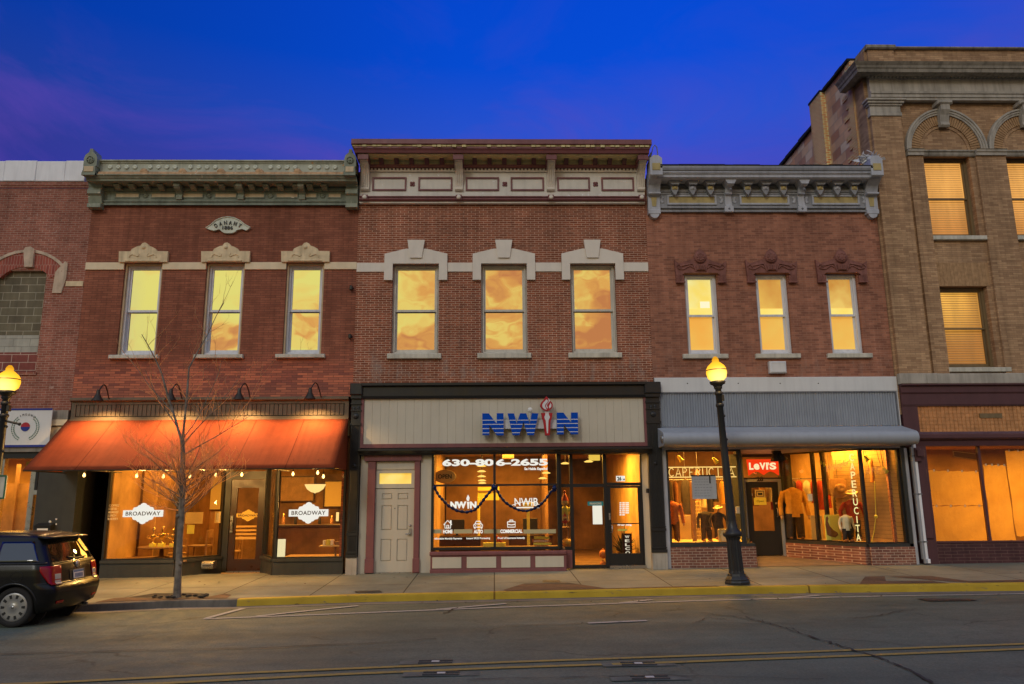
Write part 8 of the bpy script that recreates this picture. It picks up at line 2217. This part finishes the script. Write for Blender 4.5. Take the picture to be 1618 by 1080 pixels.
m = MB(); m.lathe((0, 0, 0), [(.12, LH + .062), (.19, LH + gt * .22), (.215, LH + gt * .40), (.205, LH + gt * .55), (.17, LH + gt * .66), (.10, LH + gt * .77), (.065, LH + gt * .82), (.075, LH + gt * .86), (.06, LH + gt * .93), (.03, LH + gt), (.001, LH + gt)], 28); g = L(m, 'globe', gm)
m = MB(); m.lathe((0, 0, 0), [(.216, LH + gt * .485), (.219, LH + gt * .5), (.216, LH + gt * .515)], 28); L(m, 'globe_seam', M['dark_metal'])
sl.rotation_euler = (0, R(-2.1), 0)
q = W(12.5, 607, -3.3)
l2loc = Vector((q.x, -3.3, wz2(q.x, -3.3)))
sl2 = dup(sl, l2loc, 'black iron street lamp with a glowing globe cut by the left edge of the photograph', (0, 0, 0))
ORG[sl2.name] = tuple(l2loc)
dz = (W(12.5, 577, -3.3).z - l2loc.z) / topz
sl2.scale = (1, 1, dz)
m = MB(); a, c = W(2, 655, -3.3), W(32, 661, -3.3)
m.tube([(l2loc.x, -3.3, a.z), (c.x, -3.3, c.z)], .022, 8); m.ball((c.x, -3.3, c.z), .035, 8); m.build('banner_arm', M['black_iron'], sl2)
X0, X1, Z0, Z1 = rect(-14, 745, 10, 782, -3.3)
m = MB(); m.bevbox(l2loc.x, X1, -3.32, -3.28, Z0, Z1, .02); pp = m.build('small_plate', M['sill'], sl2)
m = MB(); m.frame(l2loc.x + .002, X1 + .012, Z0 - .012, Z1 + .012, .03, -3.33, -3.3205); m.build('plate_border', mgreen, sl2)
for (o_, s_) in ((lb, 0), (l2loc, 1)): 
    point('street_lamp_light', (o_.x - (.12 if not s_ else 0), o_.y - .35, o_.z + LH + .25), 30, (1, .62, .2), .15)
# ---------------------------------------------------------------- bare tree
tb = onWalk(280, 944)
TY = tb.y
tr = thing('bare_tree', 'slim bare street tree in a square of earth before the red awning', 'tree', tuple(tb))
def leafy():                               # gold translucency put into the bark so twigs look lamp-lit
    t = NT('twig_bark_gold_glow'); d = t.n('ShaderNodeBsdfDiffuse'); e = t.n('ShaderNodeBsdfTranslucent'); x = t.n('ShaderNodeMixShader')
    d.inputs[0].default_value = (.46, .38, .28, 1); e.inputs[0].default_value = (.9, .58, .22, 1); x.inputs[0].default_value = .6
    t.l(d.outputs[0], x.inputs[1]); t.l(e.outputs[0], x.inputs[2]); t.l(x.outputs[0], t.out.inputs[0]); return t.m
bark = paint('grey_bark', (.24, .205, .16), .9, .5, .4, 9, (.10, .085, .065), 1.0); twigm = leafy()
def tp(px, py, dy=0): return W(px, py, TY + dy)
trunk = [tp(279.5, 947), tp(280.5, 925), tp(282.5, 890), tp(284, 850), tp(286.5, 815), tp(288, 780), tp(288.5, 750), tp(289, 720), tp(288.6, 695)]
m = MB(); m.tube([trunk[0] - Vector((0, 0, .1))] + trunk, [.088, .08, .068, .06, .056, .062, .055, .05, .043, .038], 12)
for k, (f, s_) in enumerate(((2, .02), (4, .03), (5, .025))): m.ball(tuple(trunk[f] + Vector((.05 * (-1) ** k, -.05, 0))), .04, 8)
m.build('trunk', bark, tr)
lead = [[trunk[-1] - Vector((0, 0, .05)), tp(282, 680, .02), tp(275, 655, .05), tp(267, 632, .03), tp(261.5, 612, .0), tp(256, 592, -.05), tp(247, 570, -.05), tp(236, 549, -.08), tp(224, 528, -.1)],
        [trunk[-1] - Vector((0, 0, .05)), tp(290, 680, -.03), tp(292.5, 655, -.05), tp(294, 640, -.05), tp(296.5, 610, .0), tp(298.5, 581, .05), tp(312, 556, .1), tp(328, 528, .15), tp(342, 498, .2), tp(354, 478, .2)]]
m = MB()
for l in lead: m.tube(l, [.03, .025, .021, .026, .022, .017, .013, .010, .007, .005][:len(l)], 8)
rnd = random.Random(17)
twigs = MB(); limbs = m
def grow(p, d, L, r, lvl):
    n = 6; pts = [p]; q = p.copy(); dd = d.normalized()
    for i in range(n):
        dd = (dd + Vector((rnd.uniform(-.16, .16), rnd.uniform(-.16, .16), rnd.uniform(-.05, .13)))).normalized()
        q = q + dd * L / n; pts.append(q.copy())
    (limbs if lvl == 0 else twigs).tube(pts, [r * (1 - .7 * i / n) for i in range(n + 1)], 5 if lvl < 1 else 4, False)
    if lvl < 3:
        k = (6, 4, 2)[lvl] if p.z < trunk[7].z + .3 else (3, 2, 1)[lvl]
        for j in range(k):
            i = rnd.randint(1, n); side = Vector((rnd.uniform(-1, 1), rnd.uniform(-1, 1), rnd.uniform(-.1, .5))).normalized()
            nd = (dd * .75 + side * .65).normalized()
            grow(pts[i], nd, L * rnd.uniform(.32, .6), max(.0026, r * .5), lvl + 1)
base_pts = [(trunk[4].lerp(trunk[6], f)) for f in [k / 25 for k in range(26)]]
for i, p in enumerate(base_pts):
    a = i * 2.4 + rnd.uniform(-.3, .3)
    out = Vector((math.cos(a), .75 * math.sin(a), 0)); lift = rnd.uniform(.3, .95)
    grow(p, out + Vector((0, 0, lift)), rnd.uniform(.75, 1.15), .012, 0)
for px, py, dx, dy, dz, L in ((290, 700, .9, -.2, 1.1, 1.6), (291, 690, .65, .3, 1.2, 1.7), (280, 675, -.9, -.2, 1.1, 1.3), (276, 656, -1.0, .2, 1.0, 1.6), (288, 720, .95, .2, .75, 1.6)):
    grow(tp(px, py), Vector((dx, dy, dz)), L, .012, 0)
for l in lead:
    for i in range(3, len(l)):
        for j in range(2):
            side = Vector((rnd.uniform(-1, 1), rnd.uniform(-.8, .8), rnd.uniform(.5, 1.4))); grow(l[i - 1].lerp(l[i], rnd.random()), side, rnd.uniform(.35, .8), .006, 1)
grow(tp(287, 806), Vector((-.9, -.2, .05)), .62, .012, 1); grow(tp(286, 795), Vector((-1, -.1, .25)), .8, .012, 1); grow(tp(290, 800), Vector((.8, -.2, .5)), .7, .012, 1)
crown = limbs.build('limb', bark, tr); twigs.build('crown', twigm, tr)
m = MB(); a = [tb + Vector((rnd.uniform(-.5, .6), rnd.uniform(-.15, .25), .03)) for _ in range(30)]
for p in a: m.ball(tuple(p), rnd.uniform(.02, .05), 6, (1.3, 1, .5))
o = m.build('bark_mulch', MS['earth']); o['kind'] = 'stuff'
# ---------------------------------------------------------------- parked hatchback (local: x = distance ahead of the rear bumper, y<0 street side)
car_rear = -6.98; car_y = -4.82; car_z = road_z(-8.5) + .003; CS = 1.0
cp = thing('parked_car', 'black hatchback parked at the kerb at the left edge, seen from behind', 'car', (car_rear - 1.9, car_y, car_z))
KT = [  # z, rear x, front x, half width, corner radius
    (.20, .20, 3.70, .74, .16), (.27, .06, 3.80, .80, .20), (.36, .02, 3.86, .825, .22), (.50, -.015, 3.88, .84, .24), (.58, -.01, 3.87, .845, .24), (.635, .03, 3.86, .845, .24), (.66, .065, 3.84, .845, .24),
    (.78, .085, 3.72, .845, .24), (.88, .10, 3.45, .838, .23), (.955, .12, 3.05, .82, .22), (1.0, .145, 2.92, .80, .22), (1.1, .20, 2.78, .765, .22), (1.22, .27, 2.58, .72, .22), (1.33, .33, 2.36, .67, .22), (1.40, .36, 2.2, .63, .22), (1.445, .42, 2.02, .58, .22), (1.475, .58, 1.8, .50, .24), (1.492, .85, 1.55, .36, .2)]
def kt(z):
    if z <= KT[0][0]: return KT[0][1:]
    for a, b in zip(KT[:-1], KT[1:]):
        if a[0] <= z <= b[0]:
            f = (z - a[0]) / (b[0] - a[0]); return tuple(a[i] + (b[i] - a[i]) * f for i in range(1, 5))
    return KT[-1][1:]
def cpt(z, u, off=0.0, side=-1):
    """u 0 rear centre .. 1 front centre, going round one side; bowed rear and front"""
    xr, xf, w, c = kt(z)
    bow = .075
    if u < .2:
        f = u / .2; y = (w - c) * f; x = xr + bow * (y / w) ** 2; n = (-1, .12 * f)
    elif u < .3:
        a = (u - .2) / .1 * PI / 2; xb = xr + bow * ((w - c) / w) ** 2
        x = xb + c * (1 - math.cos(a)); y = w - c + c * math.sin(a); n = (-math.cos(a), math.sin(a))
    elif u < .8:
        f = (u - .3) / .5; x0 = xr + bow * ((w - c) / w) ** 2 + c; x1 = xf - .12 - c; x = x0 + (x1 - x0) * f; y = w * (1 + .012 * math.sin(PI * f)); n = (0, 1)
    elif u < .9:
        a = (u - .8) / .1 * PI / 2; x = xf - .12 - c + c * math.sin(a); y = w - c + c * math.cos(a); n = (math.sin(a), math.cos(a))
    else:
        f = 1 - (u - .9) / .1; y = (w - c) * f; x = xf - .12 * (f) ** 2 * 1.0 - .0; x = min(x, xf); n = (1, .12 * f)
    return Vector((x + n[0] * off, side * (y + n[1] * off), z))
def C(p): return Vector((car_rear - p.x * CS, car_y + p.y * CS, car_z + p.z * CS * (1 if p.z < .65 else .955 + .029 / p.z)))
paintm = None
t_ = NT('black_car_paint'); v_ = t_.coord()
paintm = t_.pbr(t_.ramp(t_.noise(v_, 3, 4), [(.3, (.006, .0055, .005)), (.7, (.011, .010, .009))]), .27, 0, t_.bump(t_.noise(v_, 1.3, 2), .04, .05), .28, .06)
trim = paint('black_car_trim', (.012, .012, .012), .6, .1, .1); tyre_m = paint('tyre_rubber', (.018, .017, .016), .85, .15, .15); alloy = paint('grey_hubcap', (.34, .33, .31), .35, .08, .1, 6, None, .05, .5)
redl = NT('red_tail_lens'); redl = redl.pbr((.30, .005, .008), .18, 0, None, .35, .1); clearl = NT('clear_lens'); clearl = clearl.pbr((.42, .40, .36), .15, 0, None, .6, .8)
zs = [KT[0][0] + (KT[-1][0] - KT[0][0]) * i / 70 for i in range(71)]; us = [i / 200 for i in range(201)]
wheels = [(.62, .31), (3.10, .31)]
WR = .312
m = MB()
for sd in (-1, 1):
    idx = {}
    vs = []; fs = []
    for j, z in enumerate(zs):
        for i, u in enumerate(us): vs.append(cpt(z, u, 0, sd))
    for j in range(len(zs) - 1):
        for i in range(len(us) - 1):
            q = [j * 201 + i, j * 201 + i + 1, (j + 1) * 201 + i + 1, (j + 1) * 201 + i]
            c = sum((vs[k] for k in q), Vector()) / 4
            if abs(c.y) > .62 and any(math.hypot(c.x - wx_, c.z - wz_) < .355 for wx_, wz_ in wheels): continue
            fs.append(q if sd < 0 else q[::-1])
    m.add([C(v) for v in vs], fs, True)
# roof cap and floor
top_ = [cpt(zs[-1], u, 0, -1) for u in us] + [cpt(zs[-1], u, 0, 1) for u in us[::-1]]
m.add([C(v) for v in top_], [list(range(len(top_)))])
bd = m.build('body', paintm, cp)
m = MB(); m.box(-.6, .6, .3, 3.6, 0, 0) if False else None
fl = [Vector((.25, -.7, .22)), Vector((3.6, -.7, .22)), Vector((3.6, .7, .22)), Vector((.25, .7, .22))]
m = MB(); m.add([C(v) for v in fl] + [C(v + Vector((0, 0, .3))) for v in fl], [(0, 1, 2, 3), (4, 5, 6, 7), (0, 4, 5, 1), (1, 5, 6, 2), (2, 6, 7, 3), (3, 7, 4, 0)]); m.build('underbody', trim, cp)
def patchc(name, mt, z0, z1, u0, u1, off=.006, side=-1, par=cp, nz=8, nu=10, shape=None):
    m = MB(); vs = []
    for j in range(nz + 1):
        for i in range(nu + 1):
            f, g = i / nu, j / nz
            a, b = (u0, u1) if not shape else shape(g)
            z = z0 + (z1 - z0) * g
            vs.append(C(cpt(z, a + (b - a) * f, off, side)))
    m.add(vs, [(j * (nu + 1) + i, j * (nu + 1) + i + 1, (j + 1) * (nu + 1) + i + 1, (j + 1) * (nu + 1) + i) for j in range(nz) for i in range(nu)], True)
    o = m.build(name, mt, par); s_ = o.modifiers.new('thick', 'SOLIDIFY'); s_.thickness = .008; s_.offset = -1
    return o
def u_of_x(x, z):
    xr, xf, w, c = kt(z); x0 = xr + .075 * ((w - c) / w) ** 2 + c; x1 = xf - .12 - c
    return .3 + .5 * (x - x0) / (x1 - x0)
for sd in (-1, 1):
    # side glass: quarter window, rear door window, front door window
    patchc('side_window', M['glass_car'], 1.0, 1.335, 0, 0, .005, sd, shape=lambda g: (.27, u_of_x(.98, 1.0 + .335 * g)))
    patchc('side_window', M['glass_car'], 1.0, 1.34, 0, 0, .005, sd, shape=lambda g: (u_of_x(1.13 + .12 * g * g, 1.0 + .34 * g), u_of_x(1.72, 1.0 + .34 * g)))
    patchc('side_window', M['glass_car'], 1.0, 1.34, 0, 0, .005, sd, shape=lambda g: (u_of_x(1.80, 1.0 + .34 * g), u_of_x(2.62 - .45 * g, 1.0 + .34 * g)))
    patchc('belt_trim', trim, .975, .998, .24, .74, .008, sd, nz=2, nu=40)
    # tail light, wrapping the corner
    tl = patchc('tail_light', redl, .63, .935, 0, 0, .014, sd, nz=10, nu=16, shape=lambda g: (.168 - .012 * g, .236 + .045 * g if g < .75 else .270))
    patchc('reverse_lens', clearl, .635, .70, .17, .212, .018, sd, tl); patchc('indicator_lens', clearl, .715, .80, .167, .21, .018, sd, tl)
    # door seams
    for xx in (1.05, 1.78, 2.72):
        pts = [C(cpt(z, u_of_x(xx + (.32 * max(0, .75 - z) / .3 * -1 if xx < 1.1 else 0) * -.9, z), .003, sd)) for z in (.42, .55, .7, .85, .97)]
        m = MB(); m.tube(pts, .0045, 4); m.build('door_seam', trim, cp)
    hz = .875
    m = MB(); m.tube([C(cpt(hz, u_of_x(1.14, hz), .012, sd)), C(cpt(hz, u_of_x(1.18, hz), .045, sd)), C(cpt(hz, u_of_x(1.32, hz), .045, sd)), C(cpt(hz, u_of_x(1.36, hz), .012, sd))], .014, 8); m.build('door_handle', paintm, cp)
    # wheel arches
    for (wx_, wz_) in wheels:
        m = MB(); vs = []; n = 40
        for i in range(n + 1):
            a = R(-32 + 244 * i / n)
            for (r, off) in ((.338, -.05), (.340, .012), (.372, .010), (.378, -.006)):
                z = max(.2, wz_ + r * math.sin(a)); x = wx_ + r * math.cos(a)
                p = cpt(z, min(.79, max(.285, u_of_x(x, z))), off, sd); p.x = x; vs.append(C(p))
        m.add(vs, [(i * 4 + k, (i + 1) * 4 + k, (i + 1) * 4 + k + 1, i * 4 + k + 1) for i in range(n) for k in range(3)], True); m.build('wheel_arch', paintm, cp)
        m = MB(); y0, y1 = sd * .5, sd * .55
        m.tube([C(Vector((wx_, sd * .46, wz_))), C(Vector((wx_, sd * .50, wz_)))], .37 * CS, 28); m.build('wheel_well', trim, cp)
    if sd < 0:
        m = MB(); n = 28; c0 = .785
        pts = [C(cpt(c0 + .078 * math.sin(2 * PI * i / n), u_of_x(.60 + .095 * math.cos(2 * PI * i / n), c0), .002, sd)) for i in range(n + 1)]
        m.tube(pts, .004, 4, False); m.build('fuel_flap_seam', trim, cp)
# rear glass, spoiler, plate, emblem, bumper seam, reflectors
for nm, mt, z0, z1, off in (('rear_window', M['glass_car'], 1.0, 1.335, .006),):
    m = MB(); vs = []; nz, nu = 10, 24
    for j in range(nz + 1):
        z = z0 + (z1 - z0) * j / nz
        for i in range(nu + 1):
            f = -1 + 2 * i / nu; vs.append(C(cpt(z, abs(f) * .215, off, -1 if f < 0 else 1)))
    m.add(vs, [(j * (nu + 1) + i, j * (nu + 1) + i + 1, (j + 1) * (nu + 1) + i + 1, (j + 1) * (nu + 1) + i) for j in range(nz) for i in range(nu)], True); rw = m.build(nm, mt, cp)
m = MB(); prof = [(.40, 1.40), (.25, 1.385), (.22, 1.395), (.24, 1.412), (.40, 1.445)]
vs = []
for i in range(13):
    f = -1 + 2 * i / 12; y = f * .60; b = .07 * f * f
    for (x, z) in prof: vs.append(C(Vector((x + b, y, z - .012 * f * f))))
n = 5; m.add(vs, [(i * n + k, i * n + (k + 1) % n, (i + 1) * n + (k + 1) % n, (i + 1) * n + k) for i in range(12) for k in range(n)] + [list(range(n))[::-1], list(range(12 * n, 13 * n))], True); m.build('roof_spoiler', paintm, cp)
m = MB(); m.tube([C(cpt(1.0, .05, .02, -1)), C(cpt(1.06, .08, .02, -1)), C(cpt(1.02, .0, .02, -1)), C(cpt(1.03, .12, .02, 1))], .011, 6); m.build('wiper', trim, rw)
def rear_plate(name, mt, y0, y1, z0, z1, off, par=cp):
    m = MB(); P = []
    for z in (z0, z1):
        for y in (y0, y1):
            u = abs(y) / (kt(z)[2] - kt(z)[3]) * .2; P.append(C(cpt(z, u, off, -1 if y < 0 else 1)))
    Q_ = [p + Vector((-.012, 0, 0)) for p in P]
    m.add(P + Q_, [(0, 1, 3, 2), (4, 6, 7, 5), (0, 4, 5, 1), (2, 3, 7, 6), (0, 2, 6, 4), (1, 5, 7, 3)]); return m.build(name, mt, par)
rear_plate('plate_recess', trim, -.24, .24, .665, .84, .008)
pl = rear_plate('licence_plate', M['plastic_white'], -.155, .155, .68, .825, .022)
rear_plate('plate_band', paint('plate_blue', (.06, .16, .33), .5, .05, .05), -.15, .15, .785, .822, .026, pl)
for k in range(6): rear_plate('plate_mark', paint('plate_mark', (.12, .16, .26), .5, .05, .05) if k == 0 else bpy.data.materials['plate_mark'], -.12 + k * .042, -.095 + k * .042, .70, .765, .026, pl)
ec = C(cpt(.92, .0, .02, -1)); m = MB(); m.lathe(tuple(ec), [(.001, .012), (.03, .012), (.055, .004), (.058, -.01)], 20, 'x'); m.build('emblem', M['steel'], cp)
pts = [C(cpt(.648, abs(f) * .29, .004, -1 if f < 0 else 1)) for f in [-1 + k / 12 for k in range(25)]]; m = MB(); m.tube(pts, .006, 4); m.build('bumper_seam', trim, cp)
for sd in (-1, 1): patchc('bumper_reflector', redl, .335, .375, .15, .205, .006, sd)
pts = [C(cpt(.98 + 0 * f, abs(f) * .19, .004, -1 if f < 0 else 1)) for f in [-1 + k / 12 for k in range(25)]]; m = MB(); m.tube(pts, .005, 4); m.build('hatch_seam', trim, cp)
# lamps and grille at the front, windscreen
for sd in (-1, 1): patchc('headlight', clearl, .66, .80, .80, .90, .008, sd)
patchc('windscreen', M['glass_car'], 1.0, 1.40, .86, 1.0, .005, -1); patchc('windscreen', M['glass_car'], 1.0, 1.40, .86, 1.0, .005, 1)
patchc('grille', trim, .36, .52, .92, 1.0, .006, -1); patchc('grille', trim, .36, .52, .92, 1.0, .006, 1)
# wheels
for (wx_, wz_) in wheels:
    for sd in (-1, 1):
        c = C(Vector((wx_, sd * .70, wz_))); s = CS
        def LW(prof, n=40):
            q = MB(); q.lathe((0, 0, 0), [(r * s, h * s) for r, h in prof], n, 'y'); q.map(lambda p: Vector((c.x + p.x, c.y + p.y * (1 if sd > 0 else -1), c.z + p.z))); return q
        wh = LW([(.2, -.09), (.29, -.095), (WR - .006, -.07), (WR, -.03), (WR, .06), (WR - .006, .095), (.295, .115), (.235, .118), (.215, .10)]).build('wheel', tyre_m, cp)
        hb = LW([(.001, .118), (.03, .118), (.05, .112), (.07, .104), (.12, .110), (.19, .112), (.213, .108), (.222, .10), (.222, .05)]).build('hubcap', alloy, wh)
        q = MB()
        for k in range(10):
            a0 = 2 * PI * k / 10; v4 = []
            for a, r0, r1 in ((a0 - .115, .135, .19), (a0 + .115, .135, .19)):
                for r in (r0, r1): v4.append(Vector((c.x + r * s * math.cos(a), c.y + sd * .1155 * s, c.z + r * s * math.sin(a))))
            b4_ = [p - Vector((0, sd * .03, 0)) for p in v4]
            q.add(v4 + b4_, [(0, 1, 3, 2), (0, 4, 5, 1), (2, 3, 7, 6), (4, 6, 7, 5), (1, 5, 7, 3), (0, 2, 6, 4)])
        q.build('hubcap_slots', trim, wh)
        q = LW([(.001, .124), (.022, .124), (.026, .112)], 16); q.build('hub_badge', M['steel'], wh)
m = MB(); e = C(Vector((.1, .45, .2))); m.tube([e, e + Vector((-.25, 0, .02))], .03, 10); m.build('exhaust', M['steel'], cp)
# ---------------------------------------------------------------- dusk sky, low sun, render settings
wd = bpy.data.worlds.new('World'); scene.world = wd; wd.use_nodes = True
nt = wd.node_tree; nt.nodes.clear()
class WN(NT):
    def __init__(s): s.t = nt; s.m = None; s.out = s.n('ShaderNodeOutputWorld')
w = WN()
tc = w.n('ShaderNodeTexCoord'); sp = w.n('ShaderNodeSeparateXYZ'); w.l(tc.outputs['Generated'], sp.inputs[0])
dx_, dy_, dz_ = sp.outputs
front = w.ramp(w.math('ADD', w.math('MULTIPLY', dy_, 1.0), .5), [(.30, 0.0), (.62, 1.0)], 'EASE')
# blue dusk side
elev = w.ramp(dz_, [(.30, (.068, .058, .58)), (.39, (.05, .066, .52)), (.45, (.018, .078, .60)), (.52, (.0, .068, .635)), (.65, (.0, .055, .60))])
az = w.ramp(w.math('ADD', w.math('MULTIPLY', dx_, .5), .5), [(.20, .48), (.32, .68), (.48, .98), (.60, 1.05), (.85, .95)])
dusk = w.mix(1.0, elev, az, 'MULTIPLY')
mp = w.n('ShaderNodeMapping'); mp.inputs['Scale'].default_value = (1, 1, 2.6); w.l(tc.outputs['Generated'], mp.inputs['Vector'])
cl_ = w.ramp(w.noise(mp.outputs[0], 3.4, 6, .6, .8), [(.44, 0.0), (.70, .6)])
cl_ = w.math('MULTIPLY', cl_, w.ramp(dz_, [(.40, 1.0), (.52, .15)]))
dusk = w.mix(cl_, dusk, (.125, .058, .43))
# sunset side behind the camera: glowing cloud sheet, paler overhead
n1 = w.noise(mp.outputs[0], 6.0, 6, .6, .9)
n1 = w.math('ADD', w.math('MULTIPLY', w.math('SUBTRACT', n1, .5), 2.9), w.math('ADD', .60, w.math('MULTIPLY', dx_, 1.3)))
clouds = w.ramp(n1, [(.12, (.82, .76, .19)), (.42, (.86, .64, .15)), (.60, (.78, .38, .085)), (.85, (.58, .22, .07))])
hi = w.ramp(dz_, [(.0, 0.0), (.34, 0.0), (.48, 1.0)], 'EASE')
side = w.ramp(w.math('ABSOLUTE', dx_), [(.40, 0.0), (.58, 1.0)])
clouds = w.mix(side, clouds, (.36, .37, .40))
backc = w.mix(hi, clouds, (.46, .54, .70))
lowc = w.ramp(dz_, [(.02, 0.0), (.13, 1.0)])
backc = w.mix(lowc, (.16, .10, .055), backc)
skyc = w.mix(front, backc, dusk)
below = w.ramp(dz_, [(.0, 0.0), (.02, 1.0)])
st = w.n('ShaderNodeTexSky'); st.sky_type = 'NISHITA'; st.sun_disc = False
SUN_EL, SUN_AZ = R(28), math.atan2(-.40, -.92)
st.sun_elevation = SUN_EL; st.sun_rotation = SUN_AZ
b1_ = w.n('ShaderNodeBackground'); w.l(skyc, b1_.inputs[0]); b1_.inputs[1].default_value = 1.0
b2_ = w.n('ShaderNodeBackground'); w.l(st.outputs[0], b2_.inputs[0]); b2_.inputs[1].default_value = .0015
ad_ = w.n('ShaderNodeAddShader'); w.l(b1_.outputs[0], ad_.inputs[0]); w.l(b2_.outputs[0], ad_.inputs[1]); w.l(ad_.outputs[0], w.out.inputs[0])
sd_ = bpy.data.lights.new('sun', 'SUN'); sd_.energy = .55; sd_.angle = R(14); sd_.color = (1, .95, .88)
so = bpy.data.objects.new('sun', sd_); col.objects.link(so)
dv = Vector((math.sin(SUN_AZ) * math.cos(SUN_EL), math.cos(SUN_AZ) * math.cos(SUN_EL), math.sin(SUN_EL)))
so.location = dv * 60; so.rotation_euler = (-dv).to_track_quat('-Z', 'Y').to_euler()
vs_ = scene.view_settings
vs_.view_transform = 'Standard'; vs_.look = 'None'; vs_.exposure = 0.0; vs_.gamma = 1.0; vs_.use_curve_mapping = False
scene.render.engine = 'CYCLES'
cy_ = scene.cycles
cy_.use_denoising = True
try: cy_.denoiser = 'OPENIMAGEDENOISE'
except Exception: pass
cy_.max_bounces = 7; cy_.diffuse_bounces = 3; cy_.glossy_bounces = 3; cy_.transparent_max_bounces = 12; cy_.sample_clamp_indirect = 4; cy_.caustics_reflective = False; cy_.caustics_refractive = False
